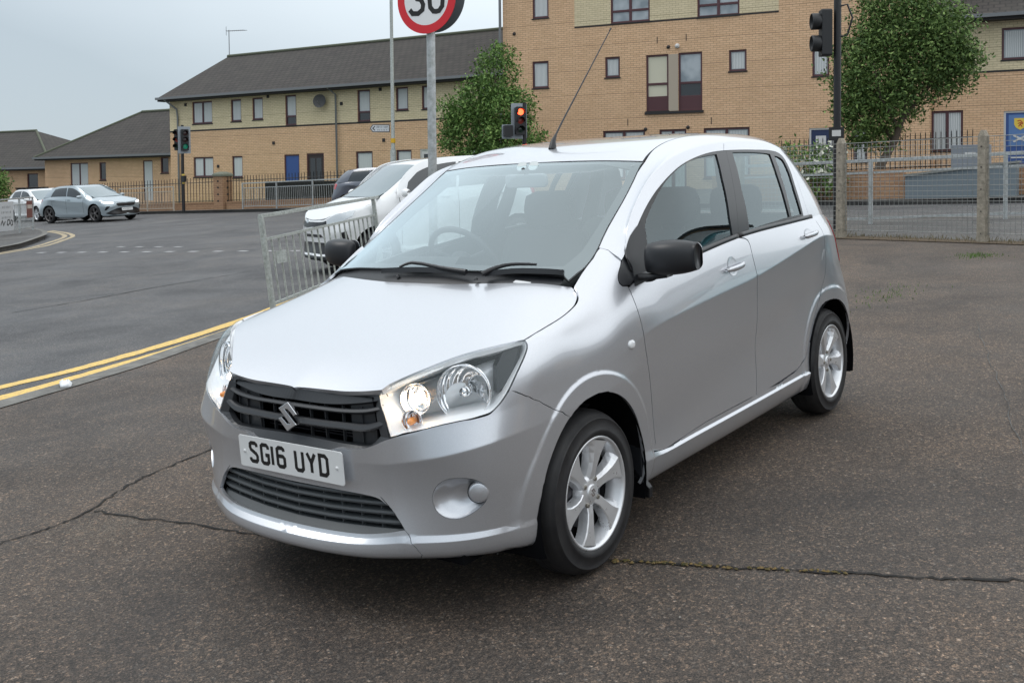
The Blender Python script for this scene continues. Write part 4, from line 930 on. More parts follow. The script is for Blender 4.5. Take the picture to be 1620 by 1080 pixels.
# --- wheels ---
def make_wheel():
    root = MB(); M = frame((0, 0, 0), (0, 1, 0), (0, 0, 1))
    root.loft(lathe([(.194, -.01), (.200, .003), (.214, .0085), (.222, .0088), (.224, .0065), (.238, .0062), (.256, .0), (.258, .0022), (.261, .0015), (.262, -.0035), (.271, -.012), (.278, -.024), (.2845, -.04), (.2855, -.055), (.2855, -.11), (.2845, -.125), (.276, -.142), (.258, -.160), (.22, -.168), (.19, -.16)], M, 72))
    for k in range(4):       # tread grooves as thin raised ribs
        root.loft(lathe([(.2856, -.05-.02*k), (.2872, -.053-.02*k), (.2872, -.064-.02*k), (.2856, -.067-.02*k)], M, 72), smooth=False)
    tyre = root.build('tyre', M_RUB)
    b = MB()
    b.loft(lathe([(.199, -.008), (.1985, .0015), (.194, .003), (.190, .001), (.184, -.012), (.180, -.030), (.174, -.045), (.172, -.12), (.19, -.155)], M, 72))
    def P3(r, a, h): return M @ Vector((r*math.cos(a), r*math.sin(a), h))
    for k in range(6):
        a = R_(82+60*k)
        # each spoke: root near the hub, sweeping clockwise and widening to the rim
        def st(r, c, w, h, hb): return [(r, c-w, hb), (r, c-w*.93, h-.003), (r, c-w*.80, h), (r, c+w*.45, h), (r, c+w*.80, h-.014), (r, c+w, hb)]
        sec = [st(.030, 0, .60, -.028, -.06), st(.050, .0, .52, -.022, -.058), st(.075, -.015, .31, -.016, -.055), (st(.105, -.05, .25, -.012, -.052)), st(.140, -.075, .255, -.008, -.048), st(.165, -.085, .30, -.006, -.045), st(.186, -.09, .35, -.005, -.040)]
        loops = [[P3(r, a+c, h) for r, c, h in s_] for s_ in sec]
        b.loft(loops, closed=False, smooth=False)
    b.loft(lathe([(.0, -.020), (.040, -.021), (.052, -.026), (.060, -.034), (.062, -.06)], M, 40))
    rim = b.build('rim', M_ALLOY, tyre)
    b = MB(); b.loft(lathe([(0, -.0135), (.024, -.0140), (.0275, -.0155), (.029, -.022)], M, 32)); cap = b.build('hub_cap', M_ALLOY, tyre)
    for k in range(4):
        a = R_(45+10+90*k)
        c = P3(.049, a, -.021); b = MB(); b.loft(lathe([(0, .006), (.0045, .006), (.0085, .0045), (.0095, -.004)], frame(c, (0, 1, 0)), 6), smooth=False); b.build('wheel_bolt', M_BRASS, tyre)
    b = MB(); b.prism([((x-.5)*.030, (y-.5)*.032) for x, y in S_], .0012, frame((0, -.0140, 0), (0, 1, 0), (0, 0, 1)) @ Matrix.Rotation(R_(-18), 4, 'Z')); b.build('cap_emblem', M_CHROME, tyre)
    b = MB(); b.loft(lathe([(.0, -.062), (.125, -.062), (.128, -.068), (.128, -.08), (0, -.08)], M, 40)); b.build('brake_disc', M_METAL, tyre)
    b = MB(); b.loft(lathe([(.0, -.066), (.172, -.066)], M, 40)); b.build('spoke_gap_shade', M_DARK, tyre)  # black disc added as the shade seen between the spokes
    return tyre
w0 = make_wheel(); w0.name = 'wheel'; w0.parent = P_
for i, (x, y, rz, sp) in enumerate(((0, .778, 0, 0), (-2.425, .772, 0, 34), (0, -.778, math.pi, 10), (-2.425, -.772, math.pi, 25))):
    w = w0 if i == 0 else copy_tree(w0, P_)
    w.location = (x, y, .2855); w.rotation_euler = (0, R_(sp), rz)
# wheel wells
for xc, R in ((0, RF), (-2.425, RR)):
    for sg in (1, -1):
        b = MB(); arc = lambda y, r: [(xc+r*math.cos(t_), y*sg, .285+r*math.sin(t_)) for t_ in np.linspace(-.35, math.pi+.35, 30)]
        b.loft([arc(.784, R-.002), arc(.76, R+.006), arc(.50, R+.01)], closed=False, smooth=True, flip=sg > 0)
        cen = [(xc, .50*sg, .2)]*30
        b.loft([arc(.50, R+.01), cen], closed=False, flip=sg > 0); b.build('wheel_arch_liner', M_DARK, P_)
for sg in (1, -1):
    for xc, x1, w_ in ((-.352, -.380, .76), (-2.765, -2.79, .735)):
        pr = [(w_-.15, .42), (w_-.03, .44), (w_+.004, .40), (w_+.006, .23), (w_+.032, .20), (w_+.02, .155), (w_-.15, .155)]
        b = MB(); b.loft([[(xc+(.004 if z < .3 else 0)-.02*(z < .2), y*sg, z) for y, z in pr], [(x1+(.004 if z < .3 else 0)-.02*(z < .2), y*sg, z) for y, z in pr]], closed=True, smooth=False, cap0=True, cap1=True, flip=sg < 0); b.build('mud_flap', M_BLACK, P_, bevel=.004)
b = MB(); b.box2((-2.7, -.62, .19), (.55, .62, .30)); b.build('underbody', M_DARK, P_)

# --- door handles, mirrors, side repeater ---
def on_side(x, z, off=0.):
    st = SA.inv(np.array([[x, .79, z]])); P, N = SA.ev(st[:, 0], st[:, 1]); return P[0]+N[0]*off, N[0]
for sd_, df, drr in doors:
    sg = 1 if sd_ == 'L' else -1
    for dd, xa, xb, za, zb in ((df, -1.105, -1.285, .940, .953), (drr, -2.035, -2.210, 1.000, 1.012)):
        pa, n_ = on_side(xa, za); pb_, _ = on_side(xb, zb)
        # the handle bar
        b = MB(); ls = []
        for k in range(11):
            t_ = k/10; p = pa+(pb_-pa)*t_; h_ = .0125*(1-.55*abs(2*t_-1)**5); o_ = .010+.022*(1-abs(2*t_-1)**3)
            ls.append([(p[0], (p[1]+o_+.0075*math.cos(a)*(1 if True else 0))*sg, p[2]+h_*math.sin(a)) for a in np.linspace(0, 2*math.pi, 12, endpoint=False)])
        b.loft(ls, cap0=True, cap1=True, flip=sg > 0)
        ho = b.build('door_handle', M_SILVER, dd)
        # finger recess: a shallow dish behind the handle
        c = (pa+pb_)/2+np.array([.005, 0, .0]); b = MB(); loops = []
        st0 = SA.inv(np.array([c]))[0]
        for rr_, dep in ((1.0, .0012), (.9, .0006), (.62, -.0), (.3, .0002)):
            sts = np.array([(st0[0]+.047*rr_*math.cos(a), st0[1]+.036*rr_*math.sin(a)) for a in np.linspace(0, 2*math.pi, 28, endpoint=False)])
            P, N = SA.ev(sts[:, 0], sts[:, 1]); loops.append([tuple((q+nn*dep)*np.array([1, sg, 1])) for q, nn in zip(P, N)])
        b.loft(loops, cap1=True, flip=sg < 0); 
        b.build('handle_recess', M_RECESS if 'M_RECESS' in globals() else M_SILVER, ho)
    # mirror: housing with a face, arm, glass
    b = MB(); ls = []
    for k, t_ in enumerate(np.linspace(0, 1, 9)):
        e_ = math.sin(math.pi*(.08+.84*t_))**.5
        y = .785+.200*t_; hx = .066*e_; hz = .070*(.55+.45*e_)*(1-.08*t_); xc = -.440-.020*t_; zc = 1.066+.008*t_
        ls.append([(xc+hx*abs(math.cos(a))**.8*(1 if math.cos(a) > 0 else -.45), y*sg, zc+hz*abs(math.sin(a))**.75*(1 if math.sin(a) > 0 else -1)) for a in np.linspace(0, 2*math.pi, 28, endpoint=False)])
    b.loft(ls, cap0=True, cap1=True, flip=sg > 0); mo = b.build('door_mirror', M_BLACK, df)
    s_ = mo.modifiers.new('sub', 'SUBSURF'); s_.levels = s_.render_levels = 1
    b = MB(); b.loft([[(-.41, .752*sg, .985), (-.50, .752*sg, .99), (-.50, .752*sg, 1.012), (-.41, .752*sg, 1.008)], [(-.42, .80*sg, .985), (-.50, .80*sg, .99), (-.50, .80*sg, 1.01), (-.42, .80*sg, 1.005)], [(-.44, .86*sg, .992), (-.49, .86*sg, .995), (-.49, .86*sg, 1.02), (-.44, .86*sg, 1.02)]], cap0=True, cap1=True, flip=sg > 0)
    b.build('mirror_arm', M_BLACK, mo)
    b = MB(); b.prism(rrect(.165, .105, .03), .002, frame((-.498, .905*sg, 1.072), (-1, .1*sg, 0))); b.build('mirror_glass', M_CHROME, mo)
    p, n_ = on_side(-.268, .765); p[1] *= sg; n_[1] *= sg
    b = MB(); ls = [[M_ @ Vector((q[0]*.021, q[1]*.015, h_)) for q in [(math.cos(a), math.sin(a)) for a in np.linspace(0, 2*math.pi, 20, endpoint=False)]] for M_, h_ in ((frame(p, n_), -.002),)]
    Mr = frame(p, n_); b = MB(); b.loft([[Mr @ Vector((s_*.022*math.cos(a), s_*.0165*math.sin(a), h_)) for a in np.linspace(0, 2*math.pi, 20, endpoint=False)] for s_, h_ in ((1, -.002), (.98, .003), (.75, .006), (.3, .0075))], cap1=True)
    b.build('side_repeater', pb('clear_repeater', (.78, .79, .80), .15, coat=1), P_)
# --- aerial, wipers, washer jets, sticker ---
b = MB(); b.tube([(-.985, 0, 1.508), (-.995, 0, 1.545), (-1.02, 0, 1.575)], [.020, .012, .006], 12); b.build('aerial_base', M_BLACK, P_)
b = MB(); b.tube([(-1.015, 0, 1.57), (-1.10, 0, 1.655), (-1.57, 0, 2.105)], [.0050, .0042, .0026], 8); b.tube([(-1.56, 0, 2.097), (-1.575, 0, 2.11)], .004, 8); b.build('aerial', M_BLACK, P_)
def on_ws(x, y, off=0.):
    st = SR.inv(np.array([[x, abs(y), 1.03+(.0-x)*.55]])); P, N = SR.ev(st[:, 0], st[:, 1]); q = P[0]+N[0]*off; return (q[0], math.copysign(q[1], y) if y else 0, q[2])
for c, arm in ((T3['wiper1'], T3['arm1']), (T3['wiper2'], T3['arm2'])):
    b = MB(); c = [(p[0], p[1], p[2]+.006) for p in spl(c, 4)]
    ls = []
    for i, p in enumerate(c):
        w_ = .0095*(1-.5*abs(2*i/(len(c)-1)-1)**3); ls.append([(p[0]+w_, p[1], p[2]-.008), (p[0]+w_*.4, p[1], p[2]+.012), (p[0]-w_, p[1], p[2]+.010), (p[0]-w_*.9, p[1], p[2]-.006)])
    b.loft(ls, cap0=True, cap1=True, smooth=False); wo = b.build('wiper_blade', M_BLACK, P_)
    b = MB(); A3 = spl(arm, 3); b.tube([Vector(q)+Vector((.0, 0, .020)) for q in A3], [.010-.005*i/(len(A3)-1) for i in range(len(A3))], 8); b.build('wiper_arm', M_TRIM, wo)
b = MB()
for y in (-.12, .28): b.loft(lathe([(0, .012), (.006, .010), (.009, 0)], frame((-.012, y, 1.024), (0, 0, 1), (1, 0, 0)), 10))
b.build('washer_jets', M_BLACK, P_)
b = MB(); b.prism(rrect(.07, .022, .003), .001, frame((-.066, .455, 1.012), (.3, .1, 1), (0, 1, 0)) @ Matrix.Rotation(R_(90), 4, 'Z')); b.build('label_strip', M_WHITE, P_)

# --- cabin ---
b = MB(); b.box2((-2.55, -.68, .28), (-.15, .68, .34)); b.build('cabin_floor', M_INT, P_)
b = MB(); 
dsh = [(-.16, .975), (-.24, 1.015), (-.42, 1.015), (-.56, .985), (-.62, .93), (-.60, .72), (-.50, .60), (-.2, .5)]
b.loft([[(x, y, z) for x, z in dsh] for y in np.linspace(-.60, .60, 9)], closed=False, smooth=True, flip=True); b.build('dashboard', M_INT, P_)
b = MB(); b.loft([[(-.40+.02, y*1.0, 1.0) for y in (-.56, -.16)], [(-.48, y, 1.055) for y in (-.54, -.18)], [(-.60, y, 1.04) for y in (-.54, -.18)], [(-.62, y, .96) for y in (-.54, -.18)]], closed=False, smooth=True, flip=True); b.build('instrument_hood', M_INT, P_)
Mw = frame((-.735, -.365, 1.005), (-.86, 0, .52)); b = MB(); b.tube([Mw @ Vector((.185*math.cos(a), .185*math.sin(a), 0)) for a in np.linspace(0, 2*math.pi, 41)], .0145, 10, caps=False)
for a in (20, 160, 270): b.tube([Mw @ Vector((.04*math.cos(R_(a)), .04*math.sin(R_(a)), -.01)), Mw @ Vector((.18*math.cos(R_(a)), .18*math.sin(R_(a)), 0))], .013, 8)
b.loft(lathe([(0, .012), (.05, .010), (.065, -.01), (.05, -.06)], Mw, 20)); b.build('steering_wheel', pb('wheel_grip', (.03, .031, .034), .55), P_)
def seat(x, y, w, rear=False):
    b = MB()
    def slab(sec):
        ls = []
        for yy_, k in ((-w/2, .80), (-w/2+.02, .93), (-w/2+.06, 1.0), (0, .97), (w/2-.06, 1.0), (w/2-.02, .93), (w/2, .80)):
            c = np.mean(sec, axis=0); ls.append([(x+c[0]+(p[0]-c[0])*k, y+yy_, c[1]+(p[1]-c[1])*k) for p in sec])
        b.loft(ls, cap0=True, cap1=True, smooth=True, flip=True)
    slab([(.25, .42), (.27, .50), (.22, .56), (-.20, .53), (-.24, .44), (-.2, .38), (.2, .36)])
    slab([(-.16, .50), (-.27, .80), (-.35, 1.06), (-.40, 1.10), (-.46, 1.08), (-.44, .98), (-.38, .75), (-.28, .44)])
    return b.build('rear_seat' if rear else 'front_seat', M_SEAT, P_)
def headrest(parent, x, y, z):
    b = MB(); ls = []
    for yy_, k in ((-.135, .55), (-.12, .85), (-.08, 1), (.08, 1), (.12, .85), (.135, .55)):
        ls.append([(x+k*px_, y+yy_*1.05, z+k*pz_) for px_, pz_ in ((.045, -.09), (.055, 0), (.03, .085), (-.02, .095), (-.05, .05), (-.045, -.08))])
    b.loft(ls, cap0=True, cap1=True, flip=True); b.build('headrest', M_SEAT, parent)
    b = MB(); b.tube([(x-.005, y-.06, z-.16), (x-.005, y-.06, z-.05)], .006, 6); b.tube([(x-.005, y+.06, z-.16), (x-.005, y+.06, z-.05)], .006, 6); b.build('headrest_posts', M_METAL, parent)
for y in (.36, -.36):
    s_ = seat(-1.02, y, .50); headrest(s_, -1.455, y, 1.20)
s_ = seat(-1.80, 0, 1.24, True)
for y in (.34, -.34): headrest(s_, -2.245, y, 1.17)
b = MB(); b.loft([[(x, y*1.0, z-.045+.02*(abs(y) > .4)) for x, z in ((-.82, 1.44), (-1.1, 1.52), (-1.6, 1.55), (-2.2, 1.53), (-2.55, 1.46))] for y in (-.52, -.3, 0, .3, .52)], closed=False); b.build('headlining', M_HEAD, P_)
b = MB()
for sg in (1, -1):
    b.loft([[(x, .735*sg, .34) for x in np.linspace(-.45, -2.3, 8)], [(x, .735*sg, .7) for x in np.linspace(-.45, -2.3, 8)], [(x, .725*sg, float(f_belt(x))+.0) for x in np.linspace(-.45, -2.3, 8)], [(x, .70*sg, float(f_belt(x))+.005) for x in np.linspace(-.45, -2.3, 8)]], closed=False)
b.build('door_lining', M_INT, P_)
b = MB(); b.box2((-2.72, -.58, .75), (-2.52, .58, 1.02)); b.build('luggage_cover', M_INT, P_)
b = MB()
for sg in (1, -1):
    b.tube([(-.45, .630*sg, 1.12), (-.66, .605*sg, 1.25), (-.90, .57*sg, 1.38)], .02, 8)
    b.tube([(-1.40, .70*sg, 1.05), (-1.47, .64*sg, 1.25), (-1.52, .59*sg, 1.46)], [.045, .035, .03], 8)
    b.tube([(-2.36, .69*sg, 1.06), (-2.34, .62*sg, 1.25), (-2.30, .56*sg, 1.42)], [.05, .04, .04], 8)
b.build('pillar_trim', M_INT, P_)
b = MB(); b.prism(rrect(.235, .062, .02), .022, frame((-.775, 0, 1.372), (.96, -.05, -.12))); mi = b.build('interior_mirror', M_INTM if 'M_INTM' in globals() else pb('mirror_shell', (.30, .31, .32), .45), P_, bevel=.006)
b = MB(); b.tube([(-.775, 0, 1.39), (-.74, 0, 1.425)], .009, 8); b.build('mirror_stalk', M_INT, mi)
# round tax disc holder high on the glass, and belts
b = MB()
for y, w_ in ((-.03, .03), (.035, .035)): b.prism(rrect(.05, .045, .018), .002, frame((-.775, y, 1.436), (.86, 0, .5)))
b.build('screen_stickers', pb('sticker', (.62, .66, .66), .5), P_)

# =====================================================================
#                           GROUND AND ROADS
# =====================================================================
def asphalt(name, base, dark, grain=260, patch=.35, tint=None, rough=(.62, .82), chips=.45):
    m = pb(name, base, .75); t = NT(m)
    big = t.noise(.45, 5, .6); mid = t.noise(3.2, 5, .65); fine = t.noise(grain*.75, 4, .8); stones = t.n('ShaderNodeTexVoronoi'); stones.inputs['Scale'].default_value = grain*.5
    t.l(t.tc.outputs['Object'], stones.inputs['Vector'])
    c = t.mix(t.ramp(big, [(.36, 0), (.62, 1)]), dark, base); c = t.mix(t.ramp(t.noise(1.3, 6, .7, dist=.6), [(.40, .75), (.56, 0)]), c, tuple(q*.50 for q in dark)); c = t.mix(t.ramp(t.noise(.8, 6, .72, dist=.8), [(.52, 0), (.66, .7)]), c, tuple(q*1.7 for q in base)); c = t.mix(t.ramp(t.noise(34, 5, .8), [(.40, .75), (.55, 0)]), c, tuple(q*.40 for q in dark))
    c = t.mix(t.ramp(mid, [(.35, 0), (.7, patch)]), c, tint or tuple(q*1.45 for q in base))
    c = t.mix(t.ramp(fine, [(.42, 0), (.58, 1)]), t.mix(.80, c, tuple(q*.12 for q in base)), t.mix(.45, c, tuple(q*2.3 for q in base)))
    c = t.mix(t.ramp(stones.outputs['Color'], [(.80, 0), (.95, .5)]), c, (.25, .23, .21))
    # bound stone chips, each of its own tone
    for sc_, am in ((95, chips), (210, chips*.8)):
        v = t.n('ShaderNodeTexVoronoi'); v.inputs['Scale'].default_value = sc_; t.l(t.tc.outputs['Object'], v.inputs['Vector'])
        sv = t.n('ShaderNodeSeparateColor'); t.l(v.outputs['Color'], sv.inputs[0])
        tone = t.ramp(sv.outputs[0], [(0, (.34, .34, .36)), (.5, (.85, .84, .82)), (.86, (1.25, 1.18, 1.10)), (1, (2.5, 2.25, 2.0))]); c = t.mix(am, c, t.mix(1, c, tone, 'MULTIPLY'))
    c = t.mix(1, c, t.ramp(t.noise(.55, 7, .68, dist=1.0), [(.34, (.62, .62, .64)), (.50, (1, 1, 1)), (.66, (1.28, 1.22, 1.15))]), 'MULTIPLY')
    t.col(c); t.rgh(t.ramp(big, [(.35, rough[0]), (.65, rough[1])]))
    t.bump(t.math('ADD', fine, t.math('MULTIPLY', stones.outputs['Distance'], .5)), .55, .004)
    return m
M_FORE = asphalt('forecourt_asphalt', (.082, .066, .055), (.052, .043, .037), 230, .6, (.125, .095, .072), chips=.75)
M_ROAD = asphalt('road_asphalt', (.088, .090, .096), (.066, .068, .074), 200, .4, (.130, .134, .142))
M_PATH = asphalt('footpath_asphalt', (.085, .085, .085), (.060, .060, .060), 120, .4, (.12, .118, .112))
M_KERB = pb('kerb_stone', (.17, .165, .155), .85); t = NT(M_KERB); t.col(t.ramp(t.noise(7, 6, .7), [(.3, (.085, .082, .075)), (.7, (.21, .205, .19))])); t.bump(t.noise(60, 3), .4, .01)
M_YEL = pb('yellow_line_paint', (.72, .47, .10), .7); t = NT(M_YEL); t.col(t.mix(t.ramp(t.noise(38, 5, .75), [(.40, .0), (.60, .85)]), (.82, .54, .13), (.42, .32, .16)))
M_YEL2 = pb('faded_line_paint', (.42, .33, .20), .75); t = NT(M_YEL2); t.col(t.ramp(t.noise(14, 5, .75), [(.35, (.18, .16, .13)), (.6, (.50, .40, .24))]))
M_WLINE = pb('white_line_paint', (.40, .40, .41), .7)
M_CRACK = pb('crack_filling', (.012, .011, .010), .95)
M_MOSS = pb('moss', (.10, .085, .035), .95); t = NT(M_MOSS); t.col(t.ramp(t.noise(60, 4), [(.35, (.035, .04, .012)), (.65, (.20, .13, .05))]))
M_SOIL = pb('leaf_litter', (.08, .06, .04), .95); t = NT(M_SOIL); t.col(t.ramp(t.noise(40, 5, .7), [(.3, (.035, .028, .02)), (.7, (.17, .12, .07))])); t.bump(t.noise(90, 3), 1, .02)
M_GRASS = pb('grass_green', (.09, .16, .035), .9); t = NT(M_GRASS); t.col(t.ramp(t.noise(6, 4), [(.3, (.06, .12, .025)), (.7, (.14, .24, .05))]))

def stru(o): o['kind'] = 'structure'; return o
def sheet_poly(name, poly, dz, mat, skirt=0., h=None):
    """flat sheet on the slope; poly of (x, y)"""
    n = len(poly); va = [Vector(p) for p in poly]; ed = [(i, (i+1) % n) for i in range(n)]
    vo, eo, fo, _, _, _ = delaunay_2d_cdt(va, ed, [], 1, 1e-6)
    b = MB(); b.add([(v.x, v.y, gz(v.x, v.y)+dz) for v in vo], [f if sum((vo[f[i-1]].x*vo[f[i]].y-vo[f[i]].x*vo[f[i-1]].y) for i in range(len(f))) > 0 else f[::-1] for f in [list(q) for q in fo]])
    if skirt:
        for i in range(n):
            p, q = poly[i-1], poly[i]
            b.add([(p[0], p[1], gz(*p)+dz), (q[0], q[1], gz(*q)+dz), (q[0], q[1], gz(*q)+dz-skirt), (p[0], p[1], gz(*p)+dz-skirt)], [(0, 1, 2, 3)])
    return stru(b.build(name, mat))
def strip(mb, pts, w, dz, wob=0., rnd=None):
    L_, R2 = [], []
    for i, p in enumerate(pts):
        a = Vector(pts[max(i-1, 0)]); c = Vector(pts[min(i+1, len(pts)-1)]); d = (c-a).normalized(); n_ = Vector((-d.y, d.x)); ww = w/2*(1+(rnd.uniform(-wob, wob) if rnd else 0))
        q = Vector(p); l = q+n_*ww; r = q-n_*ww; L_.append((l.x, l.y, gz(l.x, l.y)+dz)); R2.append((r.x, r.y, gz(r.x, r.y)+dz))
    mb.loft([R2, L_], closed=False, smooth=False)
def spl2(P, n=6): return [(q[0], q[1]) for q in spl([(p[0], p[1], 0) for p in P], n)]
ROAD_DZ = -.035
# one road sheet out to the horizon, on the slope near by and level far away
b = MB(); xs = sorted(set([-900, -400, -200, -120, -90, -70, -50, -40, -30, -20, -10, 0, 10, 20, 40, 80, 200, 500])); ys = sorted(set([-900, -400, -200, -120, -90, -70, -50, -40, -30, -20, -10, 0, 10, 20, 40, 80, 200, 500]))
vs = [(x, y, gz(max(-45, min(20, x)), max(-70, min(25, y)))+ROAD_DZ) for y in ys for x in xs]; nx = len(xs)
b.add(vs, [(j*nx+i, j*nx+i+1, (j+1)*nx+i+1, (j+1)*nx+i) for j in range(len(ys)-1) for i in range(nx-1)]); stru(b.build('road', M_ROAD))
KERB = spl2([(14, .9), (6, -1.95), (2.5, -3.3), (.6, -3.98), (-.42, -4.25), (-1.55, -4.56), (-2.35, -4.88), (-3.58, -5.42), (-5.6, -6.45), (-7.9, -7.68), (-10.5, -8.85), (-12.6, -9.35), (-14.6, -8.7), (-15.9, -7.0), (-16.35, -4.6), (-16.45, -1.5), (-16.2, 3), (-15.6, 12)], 5)
sheet_poly('forecourt', KERB+[(-12, 20), (14, 20)], 0., M_FORE, .05)
b = MB(); strip(b, KERB, .20, .006); stru(b.build('kerb', M_KERB))
FENCE_L = [(-13.6, -6.4), (-13.05, -4.5), (-12.522, -2.609), (-11.916, -.468), (-11.3, 1.67), (-10.7, 3.8)]
sheet_poly('footpath', FENCE_L+[(-14.9, 6.0), (-15.9, 5), (-16.2, .5), (-16.25, -1.5), (-16.15, -4.5), (-15.7, -6.8), (-14.6, -8.3), (-13.8, -8.6)], .004, M_PATH)
b = MB(); strip(b, [(-13.5, -4.7), (-12.52, -2.55), (-11.88, -.45), (-11.2, 1.9)], .42, .010, .45, random.Random(3)); stru(b.build('verge_soil', M_SOIL))
FAR = [(-20.6, 12), (-20.8, 4), (-20.85, -4.4), (-21.0, -12), (-21.6, -18), (-22.7, -23), (-23.1, -27), (-23.2, -32), (-23.2, -38), (-22.5, -48), (-21, -58)]
sheet_poly('far_pavement', spl2(FAR, 4)+[(-80, -70), (-80, 40), (-21, 40)], .075, M_PATH, .12)
b = MB(); strip(b, spl2(FAR, 4), .15, .082); stru(b.build('far_kerb', M_KERB))
ISL = [(-9.04, -21.33), (-9.74, -21.93), (-10.94, -23.44), (-12.15, -25.08), (-13.2, -26.9), (-14.2, -29.3), (-14.8, -32.5), (-15.2, -36.27)]
sheet_poly('left_pavement', [(-6, -18.5)]+spl2(ISL, 4)+[(-14, -45), (0, -45), (10, -30)], .075, M_PATH, .12)
b = MB(); strip(b, spl2([(-6, -18.5)]+ISL, 4), .15, .082); stru(b.build('left_kerb', M_KERB))
b = MB()
strip(b, spl2([(6.2, -2.75), (2.4, -4.0), (.6, -4.68), (-.79, -5.02), (-1.34, -5.08), (-2.0, -5.24), (-2.84, -5.51), (-3.98, -5.99), (-6.2, -7.15)], 8), .14, ROAD_DZ+.004, .12, random.Random(1))
strip(b, spl2([(6.1, -2.52), (2.4, -3.72), (.6, -4.36), (-.61, -4.63), (-1.15, -4.75), (-1.8, -4.92), (-2.56, -5.16), (-3.64, -5.62), (-6.05, -6.9)], 8), .14, ROAD_DZ+.004, .12, random.Random(2))
stru(b.build('double_yellow_lines', M_YEL))
b = MB()
strip(b, spl2([(-6.5, -18.9), (-8.63, -20.51), (-9.5, -21.05), (-10.52, -21.89), (-11.99, -23.65), (-12.93, -24.88), (-13.87, -26.75), (-14.9, -29.6)], 6), .13, ROAD_DZ+.004, .15, random.Random(4))
strip(b, spl2([(-6.8, -19.3), (-8.98, -21.0), (-9.9, -21.6), (-11.12, -22.95), (-12.35, -24.45), (-13.13, -25.65), (-14.0, -27.6), (-14.8, -30)], 6), .13, ROAD_DZ+.004, .15, random.Random(5))
stru(b.build('curved_yellow_lines', M_YEL2))
b = MB()
for k in range(12):
    x, y = -9.02-.095*k, -19.59+.66*k; strip(b, [(x, y), (x-.03, y+.24)], .14, ROAD_DZ+.004)
for k in range(4):
    x, y = -10.38-.04*k, -18.6+.66*k; strip(b, [(x, y), (x-.03, y+.22)], .13, ROAD_DZ+.004)
stru(b.build('white_dashes', M_WLINE))
def crack(name, pts, w, mat, seed, dz=.004, n=8, jit=.012):
    rn = random.Random(seed); P = spl2(pts, n); P = [(x+rn.uniform(-jit, jit), y+rn.uniform(-jit, jit)) for x, y in P]; b = MB(); strip(b, P, w, dz, .6, rn); return stru(b.build(name, mat))
crack('crack', [(1.6, -1.62), (.95, -1.55), (.8, -1.53), (.64, -1.55), (.5, -1.60), (.24, -1.75), (.01, -1.83), (-.35, -1.9), (-1.2, -2.05)], .011, M_CRACK, 1)
crack('crack', [(.52, -1.56), (.47, -1.25), (.4, -.94), (.36, -.66), (.30, -.2)], .010, M_CRACK, 2)
crack('crack', [(.06, .15), (-.02, .50), (-.1, .74), (-.18, .93), (-.25, 1.14), (-.37, 1.44), (-.44, 1.63), (-.51, 1.82), (-.61, 2.03), (-.75, 2.5)], .013, M_CRACK, 3)
rn = random.Random(44); b = MB()
for k in range(110):
    t_ = rn.random(); x, y = [float(np.interp(t_, [0, .33, .66, 1], q)) for q in ((-.1, -.18, -.25, -.40), (.76, .95, 1.16, 1.52))]; x += rn.gauss(0, .006); y += rn.gauss(0, .006); r = rn.uniform(.003, .011)
    b.add([(x+r*rn.uniform(.6, 1.2)*math.cos(a), y+r*rn.uniform(.6, 1.2)*math.sin(a), gz(x, y)+.005) for a in np.linspace(0, 5.3, 6)]+[(x, y, gz(x, y)+.005+r*.6)], [(i, (i+1) % 6, 6) for i in range(6)])
ms_ = b.build('crack_moss', M_MOSS); ms_['kind'] = 'stuff'; ms_['label'] = 'yellow-brown moss in the crack beside the front wheel'
crack('crack', [(-5.6, .8), (-4.52, 1.1), (-3.25, 1.45), (-2.25, 1.72), (-1.2, 2.05)], .005, M_PATH, 5)
crack('crack', [(-3.19, -9.45), (-4.24, -9.56), (-5.44, -9.81), (-6.35, -9.89), (-7.2, -10.0)], .018, M_CRACK, 6, ROAD_DZ+.004)
M_SCUFF = pb('pale_scuff', (.17, .155, .135), .9); t = NT(M_SCUFF); t.col(t.ramp(t.noise(16, 6, .75), [(.38, (.13, .115, .10)), (.66, (.28, .25, .21))]))
rn = random.Random(8); b = MB()
for k in range(1500):
    x = .60+rn.gauss(0, .10); y = -1.30+rn.gauss(0, .12); s_ = rn.uniform(.0012, .0045); z = gz(x, y)
    b.add([(x+s_, y, z), (x-s_*.7, y+s_*rn.uniform(.6, 1.2), z), (x-s_*.6, y-s_, z), (x, y, z+s_*.5)], [(0, 1, 3), (1, 2, 3), (2, 0, 3)])
wp_ = b.build('worn_chippings', M_SCUFF); wp_['kind'] = 'stuff'; wp_['label'] = 'pale loose chippings on the worn spot beside the crack'
